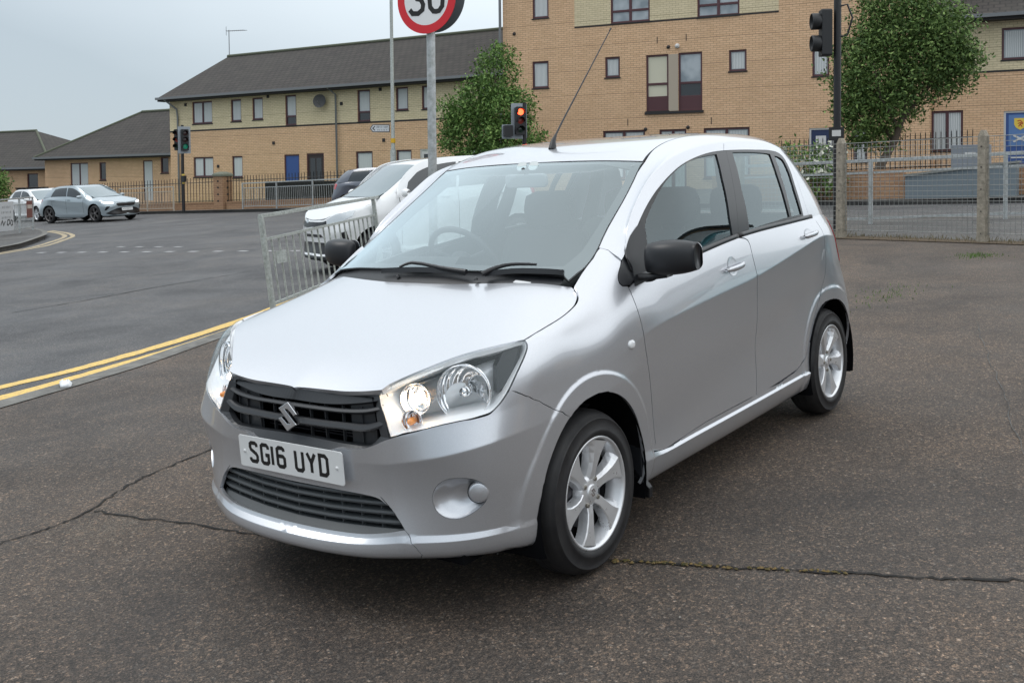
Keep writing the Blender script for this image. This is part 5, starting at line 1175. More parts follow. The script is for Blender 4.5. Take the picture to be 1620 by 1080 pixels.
# grit and small stones on the forecourt
rn = random.Random(5); b = MB()
for k in range(260):
    d = rn.uniform(0, 1)**.7; x = 1.6-7*d+rn.uniform(-1, 1); y = rn.uniform(-4.0, 3.5)
    s_ = rn.uniform(.0015, .0055); z = gz(x, y)
    if KERB and y < -3.9-.2*abs(x): continue
    b.add([(x+s_*rn.uniform(.6, 1.3), y, z), (x-s_*.7, y+s_*rn.uniform(.6, 1.2), z), (x-s_*.6, y-s_, z), (x, y, z+s_*.9)], [(0, 1, 3), (1, 2, 3), (2, 0, 3)])
g_ = b.build('grit', pb('grit_stone', (.30, .28, .25), .8)); g_['kind'] = 'stuff'; g_['label'] = 'pale grit scattered on the brown asphalt'
def blades(name, spots, mat, h0, rnd, label, w=.006):
    b = MB()
    for x, y in spots:
        h = h0*rnd.uniform(.5, 1.3); a = rnd.uniform(0, 6.28); l = rnd.uniform(.1, .6)*h; dx, dy = math.cos(a), math.sin(a); z = gz(x, y)
        b.add([(x-dy*w, y+dx*w, z), (x+dy*w, y-dx*w, z), (x+dx*l*.5, y+dy*l*.5, z+h*.7), (x+dx*l, y+dy*l, z+h)], [(0, 1, 2), (0, 2, 3)])
    o = b.build(name, mat); o['kind'] = 'stuff'; o['label'] = label; return o
rn = random.Random(11)
sp = [(-6.87+rn.gauss(0, .35), -.22+rn.gauss(0, .12)) for _ in range(110)]+[(-10.2+rn.gauss(0, .16), -.16+rn.gauss(0, .12)) for _ in range(260)]+[(-.2+rn.gauss(0, .14), 0.95+rn.gauss(0, .35)) for _ in range(0)]
blades('weeds', sp, M_GRASS, .035, rn, 'thin green weeds growing through the forecourt asphalt', .004)
sp = []
for _ in range(800):
    t_ = rn.uniform(0, 1); x = -13.5+t_*2.3; y = -4.7+t_*6.6; sp.append((x+rn.gauss(0, .13), y+rn.gauss(0, .13)))
blades('verge_weeds', sp, pb('dry_weed', (.16, .13, .06), .9), .06, rn, 'dry weeds and moss along the foot of the mesh fence', .006)
b = MB(); rn = random.Random(21); ps = [(.11*math.cos(a)*rn.uniform(.75, 1.1), .052*math.sin(a)*rn.uniform(.7, 1.1)) for a in np.linspace(0, 6.283, 15, endpoint=False)]
b.loft([[(x*.92, y*.92, 0) for x, y in ps], [(x, y, .022+.01*math.sin(7*x/.1)) for x, y in ps], [(x*.5, y*.4, .045+.01*math.cos(40*x)) for x, y in ps]], cap0=True, cap1=True)
lt = b.build('paper_litter', pb('crumpled_paper', (.75, .77, .79), .6)); lt.location = (-.96, -4.38, gz(-.96, -4.38)); lt.rotation_euler = (0, 0, R_(58))
tag(lt, 'crumpled white paper litter lying on the kerb beside the double yellow lines', 'litter')

# =====================================================================
#                           BUILDINGS
# =====================================================================
def brick(name, c1, c2, mortar, dark=.0):
    m = pb(name, c1, .9, spec=.2); t = NT(m)
    v = t.n('ShaderNodeCombineXYZ'); sp_ = t.n('ShaderNodeSeparateXYZ'); t.l(t.tc.outputs['Object'], sp_.inputs[0])
    geo = t.n('ShaderNodeNewGeometry'); a = t.math('ADD', sp_.outputs['X'], sp_.outputs['Y'])
    t.l(a, v.inputs[0]); t.l(sp_.outputs['Z'], v.inputs[1])
    b_ = t.n('ShaderNodeTexBrick'); b_.inputs['Scale'].default_value = 1.0; b_.inputs['Brick Width'].default_value = .225; b_.inputs['Row Height'].default_value = .075
    b_.inputs['Mortar Size'].default_value = .0075; b_.inputs['Mortar Smooth'].default_value = .15; b_.inputs['Bias'].default_value = -.1
    b_.inputs['Color1'].default_value = (*c1, 1); b_.inputs['Color2'].default_value = (*c2, 1); b_.inputs['Mortar'].default_value = (*mortar, 1); t.l(v.outputs[0], b_.inputs['Vector'])
    n1 = t.noise(.7, 5, .65); n2 = t.noise(9, 4, .7)
    c = t.mix(t.ramp(n1, [(.35, .0), (.75, .45)]), b_.outputs['Color'], tuple(q*.62 for q in c1))
    c = t.mix(t.ramp(n2, [(.4, 0), (.8, .22)]), c, tuple(min(1, q*1.25) for q in c1))
    # a movement joint every twelve courses
    r_ = t.math('FRACT', t.math('DIVIDE', sp_.outputs['Z'], .9)); k = t.math('LESS_THAN', r_, .016)
    c = t.mix(t.math('MULTIPLY', k, .55), c, (.10, .065, .045))
    t.col(c); t.bump(b_.outputs['Fac'], -.5, .008); return m
M_TAN = brick('tan_brick', (.74, .50, .315), (.64, .42, .255), (.33, .21, .135))
M_CREAM = brick('cream_brick', (.72, .62, .42), (.64, .55, .36), (.40, .33, .22))
M_TAN2 = brick('low_wall_brick', (.44, .27, .16), (.36, .21, .13), (.20, .13, .09))
def tiles(name, c1, c2, mort):
    m = pb(name, c1, .85); t = NT(m); b_ = t.n('ShaderNodeTexBrick'); b_.inputs['Scale'].default_value = 1; b_.inputs['Brick Width'].default_value = .33; b_.inputs['Row Height'].default_value = .30
    b_.inputs['Mortar Size'].default_value = .034; b_.inputs['Mortar Smooth'].default_value = .6
    b_.inputs['Color1'].default_value = (*c1, 1); b_.inputs['Color2'].default_value = (*c2, 1); b_.inputs['Mortar'].default_value = (*mort, 1); t.l(t.tc.outputs['UV'], b_.inputs['Vector'])
    c = t.mix(t.ramp(t.noise(1.1, 5, .7), [(.35, 0), (.75, .4)]), b_.outputs['Color'], (.060, .056, .044)); t.col(c); t.bump(b_.outputs['Fac'], -.9, .035); return m
M_TILE = tiles('roof_tile', (.044, .036, .032), (.028, .023, .021), (.006, .005, .005))
M_WBROWN = pb('brown_window_paint', (.085, .032, .038), .45)
M_PANE = pb('window_pane', (.24, .28, .31), .06, spec=.8); t = NT(M_PANE); t.col(t.ramp(t.noise(1.4, 2), [(.4, (.22, .26, .29)), (.6, (.42, .46, .49))]))  # pale patches in the pane colour stand in for reflected sky
M_PANED = pb('dark_window_pane', (.020, .024, .030), .06, spec=.8)
M_CURT = pb('net_curtain', (.58, .60, .60), .8); t = NT(M_CURT); w = t.n('ShaderNodeTexWave'); w.inputs['Scale'].default_value = 6; w.inputs['Distortion'].default_value = 1.2; t.l(t.tc.outputs['Object'], w.inputs['Vector']); t.col(t.ramp(w.outputs['Fac'], [(.2, (.40, .43, .44)), (.8, (.66, .68, .68))]))
M_CURTY = pb('cream_curtain', (.60, .58, .46), .8)
M_BLUE = pb('blue_door_paint', (.035, .085, .27), .5); M_NAVY = pb('navy_door_paint', (.020, .035, .095), .45)
M_WFRAME = pb('white_upvc', (.62, .62, .61), .5)
M_GREYP = pb('grey_pipe', (.17, .18, .19), .6); M_DKPIPE = pb('brown_gutter', (.05, .045, .045), .6)
M_FASC = pb('dark_fascia', (.022, .020, .021), .7)
M_RENDERP = pb('beige_render', (.42, .36, .29), .9)
class Building:
    def __init__(s, name, label, o, ang, cat='building', z=0.):
        s.r = empty(name, (o[0], o[1], z), R_(ang), label=label, cat=cat); s.z = z
    def wall(s, x0, x1, z0, z1, holes, zones, depth=8.0, name='wall'):
        """front wall at local y=0 with real openings; zones: (x0,x1,z0,z1,slot)"""
        X = sorted({x0, x1} | {q for h in holes for q in (h[0], h[2])} | {q for z in zones for q in (z[0], z[1]) if x0 < q < x1})
        Z = sorted({z0, z1} | {q for h in holes for q in (h[1], h[3])} | {q for z in zones for q in (z[2], z[3]) if z0 < q < z1})
        b = MB(); rv = .11
        for i in range(len(X)-1):
            for j in range(len(Z)-1):
                cx, cz = (X[i]+X[i+1])/2, (Z[j]+Z[j+1])/2
                if any(h[0] < cx < h[2] and h[1] < cz < h[3] for h in holes): continue
                b.m = 0
                for z in zones:
                    if z[0] < cx < z[1] and z[2] < cz < z[3]: b.m = z[4]
                b.add([(X[i], 0, Z[j]-s.z), (X[i+1], 0, Z[j]-s.z), (X[i+1], 0, Z[j+1]-s.z), (X[i], 0, Z[j+1]-s.z)], [(0, 1, 2, 3)])
        b.m = 0
        for h in holes:
            a, c, d, e = h[0], h[1]-s.z, h[2], h[3]-s.z
            b.loft([[(a, 0, c), (d, 0, c), (d, 0, e), (a, 0, e)], [(a, rv, c), (d, rv, c), (d, rv, e), (a, rv, e)]], smooth=False, flip=True)
        z0 -= s.z; z1 -= s.z
        b.add([(x0, 0, z0), (x0, depth, z0), (x0, depth, z1), (x0, 0, z1)], [(0, 3, 2, 1)]); b.add([(x1, 0, z0), (x1, depth, z0), (x1, depth, z1), (x1, 0, z1)], [(0, 1, 2, 3)])
        b.add([(x0, depth, z0), (x1, depth, z0), (x1, depth, z1), (x0, depth, z1)], [(0, 3, 2, 1)])
        return b.build(name, [M_TAN, M_CREAM, M_RENDERP], s.r)
    def window(s, h, kind='one', pane=None, frame=None, name='window'):
        a, c, d, e = h[0], h[1]-s.z, h[2], h[3]-s.z; fw = .065; pane = pane or M_PANE; frame = frame or M_WBROWN
        b = MB(); y0, y1 = .035, .095
        def fr(a, c, d, e, w=fw):
            b.box2((a, y0, c), (a+w, y1, e)); b.box2((d-w, y0, c), (d, y1, e)); b.box2((a+w, y0+.001, c), (d-w, y1, c+w)); b.box2((a+w, y0+.001, e-w), (d-w, y1, e))
        fr(a, c, d, e)
        panes = []
        if kind == 'one': panes = [(a+fw, c+fw, d-fw, e-fw, pane)]
        elif kind == 'two':
            m = (a+d)/2; b.box2((m-.045, y0+.002, c+fw), (m+.045, y1, e-fw)); panes = [(a+fw, c+fw, m-.045, e-fw, pane), (m+.045, c+fw, d-fw, e-fw, pane)]
        elif kind == 'low':      # large light above, small dark light below
            m = c+(e-c)*.30; b.box2((a+fw, y0+.002, m-.035), (d-fw, y1, m+.035)); panes = [(a+fw, m+.035, d-fw, e-fw, pane), (a+fw, c+fw, d-fw, m-.035, M_PANED)]
        elif kind == 'four':
            m = c+(e-c)*.30; k = (a+d)/2; b.box2((a+fw, y0+.002, m-.04), (d-fw, y1, m+.04)); b.box2((k-.05, y0+.003, c+fw), (k+.05, y1, e-fw))
            panes = [(a+fw, m+.04, k-.05, e-fw, pane), (k+.05, m+.04, d-fw, e-fw, pane), (a+fw, c+fw, k-.05, m-.04, pane), (k+.05, c+fw, d-fw, m-.04, pane)]
        elif kind == 'tall':
            m = c+(e-c)*.48; l = c+(e-c)*.26; b.box2((a+fw, y0+.002, m-.04), (d-fw, y1, m+.04)); b.box2((a+fw, y0+.004, c+fw), (d-fw, y1-.01, l))
            panes = [(a+fw, m+.04, d-fw, e-fw, pane), (a+fw, l, d-fw, m-.04, M_PANED if pane is not M_CURTY else M_CURTY)]
        f = b.build(name, frame, s.r, bevel=.006)
        for p in panes:
            q = MB(); q.box2((p[0]-.005, .070, p[1]-.005), (p[2]+.005, .078, p[3]+.005)); q.build('pane', p[4], f)
            if p[4] is M_PANE and (p[2]-p[0]) > .3 and kind in ('one', 'two', 'low'):
                q = MB(); n_ = 24; q.loft([[(p[0]+(p[2]-p[0])*(.05+.9*k/n_), .066+.002*math.sin(k*1.9), zz) for k in range(n_+1)] for zz in (p[1]+.02, p[3]-.04)], closed=False, flip=True)
                q.build('curtain', M_CURT, f)
        q = MB(); q.box2((a-.03, -.03, c-.045), (d+.03, .05, c-.002)); q.build('sill', M_FASC if frame is M_WBROWN else M_WFRAME, f)
        return f
    def door(s, h, col, frame=None, glazed=True):
        a, c, d, e = h[0], h[1]-s.z, h[2], h[3]-s.z; b = MB(); y0, y1 = .03, .09; w = .06
        b.box2((a, y0, c), (a+w, y1, e)); b.box2((d-w, y0, c), (d, y1, e)); b.box2((a+w, y0+.001, e-w), (d-w, y1, e)); f = b.build('door_frame', frame or M_WBROWN, s.r)
        b = MB(); b.box2((a+w, .05, c), (d-w, .08, e-w)); k = b.build('door', col, s.r)
        b = MB()
        if glazed:
            m = (a+d)/2
            for x0, x1 in ((a+w+.12, m-.03), (m+.03, d-w-.12)): b.box2((x0, .043, c+(e-c)*.45), (x1, .052, e-w-.15))
            b.build('pane', M_PANED, k)
        b = MB(); b.box2((a+w+.15, .040, c+(e-c)*.36), (d-w-.15, .050, c+(e-c)*.36+.05)); b.build('letter_plate', M_WFRAME, k)
        return k
    def roof(s, x0, x1, ze, yr, zr, over=.45, hipL=None, hipR=None, depth=8.0, sideover=.35, name='roof'):
        """two slopes; hipL / hipR give the ridge end when hipped"""
        ze -= s.z; zr -= s.z; xa = x0-sideover; xb = x1+sideover; ra = hipL if hipL is not None else xa; rb = hipR if hipR is not None else xb
        F1, F2 = (xa, -over, ze), (xb, -over, ze); B1, B2 = (xa, depth+over, ze), (xb, depth+over, ze); R1, R2q = (ra, yr, zr), (rb, yr, zr)
        V = [F1, F2, R2q, R1, B2, B1]; th = .10
        me = bpy.data.meshes.new(name); bm = bmesh.new(); vs = [bm.verts.new(v) for v in V]; uvl = bm.loops.layers.uv.new('UVMap')
        faces = [((0, 1, 2, 3), 'f'), ((4, 5, 3, 2), 'f'), ((5, 0, 3), 's'), ((1, 4, 2), 's')]
        for idx, k in faces:
            f = bm.faces.new([vs[i] for i in idx]); f.normal_update()
            for l in f.loops:
                co = l.vert.co; u = co.x if k == 'f' else co.y; sl = math.hypot(zr-ze, (yr+over) if k == 'f' else max(.1, abs(ra-xa) if idx[0] == 5 else abs(xb-rb)))
                l[uvl].uv = (u, (co.z-ze)/(zr-ze)*sl)
        fb = bm.faces.new([vs[i] for i in (0, 5, 4, 1)])
        bm.normal_update(); bm.to_mesh(me); bm.free(); o = link(name, me, M_TILE, s.r)
        b = MB(); b.box2((xa-.02, -over-.12, ze-.09), (xb+.02, -over-.005, ze+.02)); b.build('gutter', M_GREYP, o)
        b = MB(); b.box2((xa+.02, -over-.003, ze-.17), (xb-.02, -.01, ze-.012)); b.build('soffit', M_FASC, o)
        b = MB(); b.tube([(ra, yr, zr+.02), (rb, yr, zr+.02)], .09, 8)
        if hipL is not None: b.tube([F1, R1], .08, 8)
        if hipR is not None: b.tube([F2, R2q], .08, 8)
        b.build('ridge_tiles', pb('ridge_tile', (.085, .095, .065), .9), o)
        return o

# --- long two-storey terrace ---
TZ = .15
terr = Building('terrace_house', 'long two-storey tan brick terrace with cream upper storey, dark tiled roof and satellite dish', (-27.307, -40.708), 95.4033)
TW = [((1.6, 4.25, 2.96, 5.31), 'two'), ((4.21, 4.27, 4.88, 5.30), 'one'), ((5.6, 4.30, 6.26, 5.31), 'one'), ((7.65, 3.97, 8.31, 5.32), 'low'), ((11.84, 3.98, 12.54, 5.33), 'low'), ((13.92, 4.37, 14.56, 5.33), 'one'), ((15.26, 4.36, 15.98, 5.33), 'one'), ((18.0, 4.36, 18.7, 5.33), 'one'),
      ((1.61, 1.7, 2.97, 2.66), 'two'), ((4.22, 1.65, 4.9, 2.66), 'one'), ((11.71, 1.5, 12.63, 2.7), 'one'), ((13.9, 1.55, 14.7, 2.72), 'one'), ((17.4, 1.6, 18.4, 2.72), 'two')]
TD = [((7.53, .50, 8.44, 2.66), M_BLUE, False), ((8.88, .50, 9.89, 2.68), pb('dark_brown_door', (.035, .022, .020), .5), True), ((15.12, .6, 15.95, 2.73), M_WFRAME, True)]
cream_end = 3.93
terr.wall(0, 19.2, -.3, 5.56, [w[0] for w in TW]+[d[0] for d in TD], [(1.2, 19.2, 3.96, 5.56, 1), (0, 1.2, 3.9, 5.56, 1)])
for h, k in TW: terr.window(h, k)
for h, m_, gl in TD: terr.door(h, m_, M_WFRAME if m_ is M_WFRAME else None, gl)
b = MB(); b.box2((-.02, -.012, 3.90), (19.2, .0, 3.965)); b.build('string_course', M_FASC, terr.r)
terr.roof(0, 19.2, 5.56, 4.2, 8.03, .45)
b = MB(); b.add([(0, 0, 5.5), (0, 8, 5.5), (0, 4.2, 7.9)], [(0, 2, 1)]); b.add([(19.2, 0, 5.5), (19.2, 8, 5.5), (19.2, 4.2, 7.9)], [(0, 1, 2)]); b.build('gable', M_TAN, terr.r)
for pts in ([(.15, -.5, 5.5), (.62, -.10, 5.0), (.64, -.07, 4.6), (.64, -.07, .3)], [(10.55, -.5, 5.5), (10.70, -.1, 5.2), (10.72, -.07, .3)]):
    b = MB(); b.tube(pts, .045, 8); b.build('downpipe', M_GREYP, terr.r)
b = MB(); b.loft(lathe([(.0, -.03), (.15, -.02), (.29, .045), (.30, .05), (.29, .035), (.15, -.03), (0, -.04)], frame((9.93, -.25, 4.94), (.35, -1, .15)), 20)); dish = b.build('satellite_dish', pb('dish_grey', (.06, .06, .06), .6), terr.r)
b = MB(); b.tube([(9.93, -.2, 4.94), (9.93, .02, 4.80)], .02, 6); b.tube([(9.93, -.22, 4.78), (10.02, -.52, 4.92)], .015, 6); b.build('dish_arm', M_GREYP, dish)
for x, z in ((1.15, 5.2), (3.3, 2.2), (6.9, 3.2), (10.95, 4.8), (13.25, 3.15), (13.1, 5.3), (6.6, 5.33)):
    b = MB(); b.box2((x-.07, -.03, z-.07), (x+.07, .0, z+.07)); b.build('air_vent', M_FASC, terr.r)
ae = empty('roof_aerial', (-27.307, -40.708, 0), R_(95.4033), label='thin television aerial standing on the left end of the terrace roof ridge', cat='aerial')
b = MB(); b.tube([(-.25, 4.2, 7.95), (-.25, 4.2, 9.42)], .022, 6); b.build('mast', M_GREYP, ae)
b = MB(); b.tube([(-.45, 4.2, 9.38), (1.05, 4.2, 9.30)], .014, 6)
for k in range(9): x = -.3+.15*k; b.tube([(x, 4.02, 9.375-.007*k), (x, 4.38, 9.375-.007*k)], .006, 4)
b.tube([(-.45, 4.2, 9.15), (-.45, 4.2, 9.62)], .012, 5); b.build('boom', M_GREYP, ae)

# --- bungalows ---
bun = Building('bungalow', 'single-storey tan brick bungalow with hipped dark roof behind the blue hatchback', (-28.828, -55.109), 95.4803)
BW = [((2.35, .9, 3.94, 2.64), 'two'), ((4.93, 1.63, 5.49, 2.63), 'one'), ((10.01, 1.96, 10.63, 2.81), 'one')]
bun.wall(0, 13.0, -.6, 2.97, [w[0] for w in BW]+[(8.59, .5, 9.36, 2.67)], [])
bun.window(BW[0][0], 'two', M_CURT); bun.window(BW[1][0], 'one', M_PANED); bun.window(BW[2][0], 'one', M_PANED); bun.door((8.59, .5, 9.36, 2.67), M_CURT, None, False)
bun.roof(0, 13.0, 2.99, 4.0, 5.70, .45, hipL=3.7)
b = MB(); b.tube([(10.9, -.2, 2.9), (11.3, -.05, 2.75), (12.1, -.05, 2.3)], .04, 6); b.build('downpipe', M_GREYP, bun.r)
bu2 = Building('bungalow', 'low brick bungalow with hipped tiled roof at the far left edge', (-29.254, -61.250), 98.5896)
bu2.wall(-9, 5.2, -1, 2.45, [(-4, 1, -2.6, 2.1), (2.6, .9, 3.6, 2.1)], []); bu2.window((-4, 1, -2.6, 2.1), 'two', M_PANED); bu2.window((2.6, .9, 3.6, 2.1), 'one', M_PANED)
bu2.roof(-9, 5.2, 2.46, 4.0, 5.0, .5, hipL=-5.6, hipR=-1.7)

# --- three-storey flats and the lower wing on the right ---
fl = Building('block_of_flats', 'tall tan brick block of flats with cream brick panel and paired tall windows', (-28.303, -20.900), 100.8528)
FW = [((1.17, 4.85, 1.84, 5.85), 'one'), ((1.2, 7.46, 1.86, 8.5), 'one'), ((4.09, 5.1, 4.66, 5.84), 'one'), ((5.65, 3.82, 6.48, 5.82), 'tallc'), ((6.84, 3.79, 7.7, 5.83), 'tall'), ((8.64, 5.08, 9.25, 5.81), 'one'),
      ((4.32, 7.04, 5.8, 8.48), 'four'), ((7.53, 7.01, 9.01, 8.4), 'four'), ((11.44, 4.76, 11.99, 5.73), 'one'), ((3.99, 1.4, 5.6, 3.17), 'two'), ((6.13, .9, 7.12, 3.15), 'two'), ((7.74, 1.4, 9.35, 3.15), 'two'), ((12.75, 1.9, 13.19, 3.02), 'one')]
fl.wall(-.05, 15.1, .2, 12.5, [w[0] for w in FW]+[(11.34, .9, 12.36, 3.04)], [(2.90, 10.34, 7.04, 12.5, 1)], 9)
for h, k in FW:
    if k == 'tallc': fl.window(h, 'tall', M_CURTY)
    else: fl.window(h, k)
b = MB(); b.box2((2.90, -.012, 6.98), (10.34, 0, 7.035)); b.build('string_course', M_FASC, fl.r)
b = MB(); b.box2((6.485, -.02, 3.80), (6.835, .08, 5.80)); b.build('render_pier', M_RENDERP, fl.r)
b = MB(); b.box2((5.6, -.05, 3.70), (7.75, .04, 3.785)); b.build('long_sill', M_FASC, fl.r)
b = MB(); b.tube([(-.12, -.10, 12.3), (-.12, -.10, .4)], .055, 8); b.build('downpipe', M_GREYP, fl.r)
fd = fl.door((11.34, .9, 12.36, 3.04), M_NAVY, M_WFRAME, False)
for x, z, w_, h_ in ((11.55, 2.36, .33, .42), (12.0, 2.44, .20, .36)):
    b = MB(); b.box2((x, .036, z), (x+w_, .046, z+h_)); b.build('paper_notice', M_WFRAME, fd)
for x, z in ((.43, 6.95), (5.62, 3.18), (7.18, 3.20), (6.48, 6.06)):
    b = MB(); b.loft(lathe([(0, .05), (.05, .05), (.07, .0)], frame((x, 0, z), (0, -1, 0)), 12)); b.build('flue_vent', M_FASC, fl.r)
b = MB(); b.loft(lathe([(0, .14), (.06, .12), (.09, .06), (.07, 0)], frame((6.82, 0, 6.07), (0, -1, 0)), 12)); b.build('bulkhead_lamp', M_WFRAME, fl.r)
for x, z in ((4.95, 3.45), (6.07, 6.33), (7.13, 6.36), (8.02, 3.40)):
    b = MB(); b.box2((x-.012, -.008, z-.12), (x+.012, 0, z+.12)); b.build('wall_tie', M_FASC, fl.r)
wg = Building('brick_house', 'two-storey brick house with blue flag-decorated door behind the round tree', (-28.303-.18829*15.1+.98*-.25, -20.900+.98211*15.1-.188*.25), 100.8528)
WW = [((2.04, 4.99, 2.75, 5.98), 'one'), ((-.32+.1, 2.2, .95, 3.48), 'two')]
wg.wall(0.0, 9.0, .4, 6.35, [((2.04, 4.99, 2.75, 5.98)), ((.02, 2.2, .95, 3.48)), (2.11, 1.10, 3.05, 3.40), (5.5, 4.99, 6.2, 5.98), (5.2, 2.2, 6.6, 3.48)], [(0, 9, 4.68, 6.35, 1)], 8)
wg.window((2.04, 4.99, 2.75, 5.98), 'one'); wg.window((.02, 2.2, .95, 3.48), 'two', M_CURT); wg.window((5.5, 4.99, 6.2, 5.98), 'one'); wg.window((5.2, 2.2, 6.6, 3.48), 'two')
wd = wg.door((2.11, 1.10, 3.05, 3.40), M_BLUE, M_WFRAME, False)
b = MB(); b.box2((0, -.012, 4.62), (9, 0, 4.68)); b.build('string_course', M_FASC, wg.r)
b = MB(); b.box2((2.25, .040, 2.30), (2.90, .048, 3.28)); fp = b.build('window_poster', pb('poster_blue', (.10, .20, .42), .5), wd)
M_SH = frame((2.575, .038, 3.0), (0, -1, 0)); b = MB(); b.prism([(-.17, .17), (.17, .17), (.17, -.02), (.12, -.12), (0, -.20), (-.12, -.12), (-.17, -.02)], .006, M_SH); b.build('yellow_shield', pb('shield_yellow', (.75, .55, .08), .5), wd)
b = MB(); 
for pl in ([(-.08, .08), (.0, .10), (.06, .03), (.0, -.02), (.05, -.10)], [(-.07, .0), (.0, .03), (.08, -.02)], [(-.05, -.09), (0, -.02)]): stroke_poly(b, pl, .028, .007, .009, M_SH)
b.build('red_emblem', pb('emblem_red', (.45, .04, .03), .5), wd)
M_SH2 = frame((2.575, .038, 2.54), (0, -1, 0)); b = MB(); stroke_poly(b, [(-.19, .10), (.19, -.10)], .055, .004, .007, M_SH2); stroke_poly(b, [(-.19, -.10), (.19, .10)], .055, .004, .0065, M_SH2); b.build('white_saltire', M_WFRAME, wd)
wg.roof(0, 9.0, 6.37, 4.0, 8.6, .45, sideover=.05)

# =====================================================================
#                           STREET FURNITURE
# =====================================================================
M_GALV = pb('galvanised_steel', (.42, .44, .45), .5, .55); t = NT(M_GALV); t.col(t.ramp(t.noise(20, 5, .7), [(.35, (.33, .35, .34)), (.65, (.55, .57, .58))]))
M_OLDG = pb('weathered_rail', (.30, .31, .30), .6, .3); t = NT(M_OLDG); t.col(t.ramp(t.noise(26, 5, .75), [(.35, (.27, .29, .27)), (.65, (.50, .53, .51))]))
M_BLK = pb('black_metal_paint', (.012, .012, .014), .45)
def G3(x, y, dz=0): return Vector((x, y, gz(x, y)+dz))
def guard_rail(name, label, pts, h=1.02, rail2=.80, low=.15, bars=True, spacing=.11, mat=M_OLDG, group=None, postw=.05, barw=.012, dz=0., cat='railing', rb=.026, rz2=None):
    root = empty(name, G3(*pts[0], dz), 0, label=label, cat=cat, group=group); o0 = G3(*pts[0], dz)
    P = [G3(x, y, dz)-o0 for x, y in pts]
    for p in P:
        b = MB(); b.box((p.x, p.y, p.z+h/2-.035), (postw, postw, h+.05), Matrix.Rotation(math.atan2(P[1].y-P[0].y, P[1].x-P[0].x), 3, 'Z')); b.build('post', mat, root, bevel=.004)
    for a, c in zip(P[:-1], P[1:]):
        d = (c-a); Lh = math.hypot(d.x, d.y); R3 = Matrix.Rotation(math.atan2(d.y, d.x), 3, 'Z') @ Matrix.Rotation(-math.atan2(d.z, Lh), 3, 'Y'); m = (a+c)/2
        b = MB(); b.box((m.x, m.y, m.z+h-.01), (d.length+postw, rb*1.5, rb*1.6), R3); b.build('top_rail', mat, root, bevel=.004)
        inn = Vector((d.x, d.y, d.z))*(.035/ max(d.length, .01))
        for zz in (rail2, low):
            b = MB(); b.box((m.x, m.y, m.z+zz), (d.length-.10, rb, rb*1.1), R3); b.build('infill_rail', mat, root)
        if bars:
            n_ = int(d.length/spacing)
            b = MB()
            for k in range(1, n_): p = a+d*(k/n_); b.box((p.x, p.y, p.z+(low+rail2)/2), (barw, barw, rail2-low), R3)
            b.build('bars', mat, root)
    return root
near_r = guard_rail('guard_railing', 'weathered grey pedestrian guard railing between the silver hatchback and the white car', [(-3.80, -5.43), (-7.45, -7.40), (-11.0, -9.3)], 1.05, .80, .14, spacing=.205, barw=.017)
b = MB(); b.box((-.33, -.16, .60), (.13, .02, .13)); b.build('bracket', M_OLDG, near_r)
near_r.rotation_euler = Matrix.Rotation(R_(-7.0), 4, Vector((-.88, -.48, 0)).normalized()).to_euler()      # the old railing leans towards the road
guard_rail('guard_railing', 'silver guard railing with thin bars on the far pavement in front of the terrace', [(-23.4, -30.4), (-23.35, -28.3), (-23.3, -26.2), (-23.5, -24.3)], 1.05, .85, .12, mat=M_GALV, dz=.07)
guard_rail('guard_railing', 'pale guard railing on the far pavement beside the left traffic light', [(-23.4, -39.0), (-23.35, -36.8), (-23.35, -34.9)], 1.05, .85, .12, mat=pb('pale_rail', (.45, .40, .34), .6, .2), dz=.07)
rl = guard_rail('guard_railing', 'guard railing carrying two signs on the left pavement corner', [(-13.79, -28.63), (-12.9, -27.75), (-11.7, -26.75), (-10.3, -25.2), (-9.0, -23.9)], 1.05, .85, .12, mat=M_GALV, dz=.075)
rr_ = guard_rail('guard_railing', 'plain two-rail galvanised barrier along the road behind the mesh fence', [(-14.6, -5.6), (-15.05, -2.95), (-15.9, -.95), (-16.0, 2.0)], 1.12, .90, .10, bars=False, mat=M_GALV, postw=.07, rb=.035)
# signs on the left railing
def plane_between(a, c, h0, h1, off): pass
def rail_sign(name, label, a, c, z0, z1, mat, parts=()):
    A_, C_ = G3(*a, .075), G3(*c, .075); d = (C_-A_).normalized(); nrm = Vector((-d.y, d.x, 0))
    if nrm.dot(cam.matrix_world.translation-A_) < 0: nrm = -nrm
    root = empty(name, (A_+C_)/2, 0, label=label, cat='sign'); L_ = (C_-A_).length
    M_ = frame((0, 0, (z0+z1)/2), nrm, (0, 0, 1)); M_ = Matrix.Translation(nrm*.05) @ M_
    b = MB(); b.prism(rrect(L_, z1-z0, .02), .006, M_); b.build('board', mat, root)
    return root, M_, L_
def add_text(txt, size, M_, mat, parent, name='lettering', ext=.001, align='CENTER'):
    cu = bpy.data.curves.new(name, 'FONT'); cu.body = txt; cu.size = size; cu.align_x = align; cu.align_y = 'CENTER'; cu.extrude = ext
    o = bpy.data.objects.new(name, cu); COL.objects.link(o); dg = bpy.context.evaluated_depsgraph_get(); me = bpy.data.meshes.new_from_object(o.evaluated_get(dg)); bpy.data.objects.remove(o)
    me.materials.clear(); q = link(name, me, mat, parent); q.matrix_local = M_; return q
sg1, M1, L1 = rail_sign('notice_board', 'white hand-lettered notice board fixed to the left railing', (-12.5, -27.45), (-11.75, -26.8), .12, .98, pb('board_white', (.50, .52, .54), .5))
M_FAINT = pb('faint_lettering', (.20, .21, .22), .7)
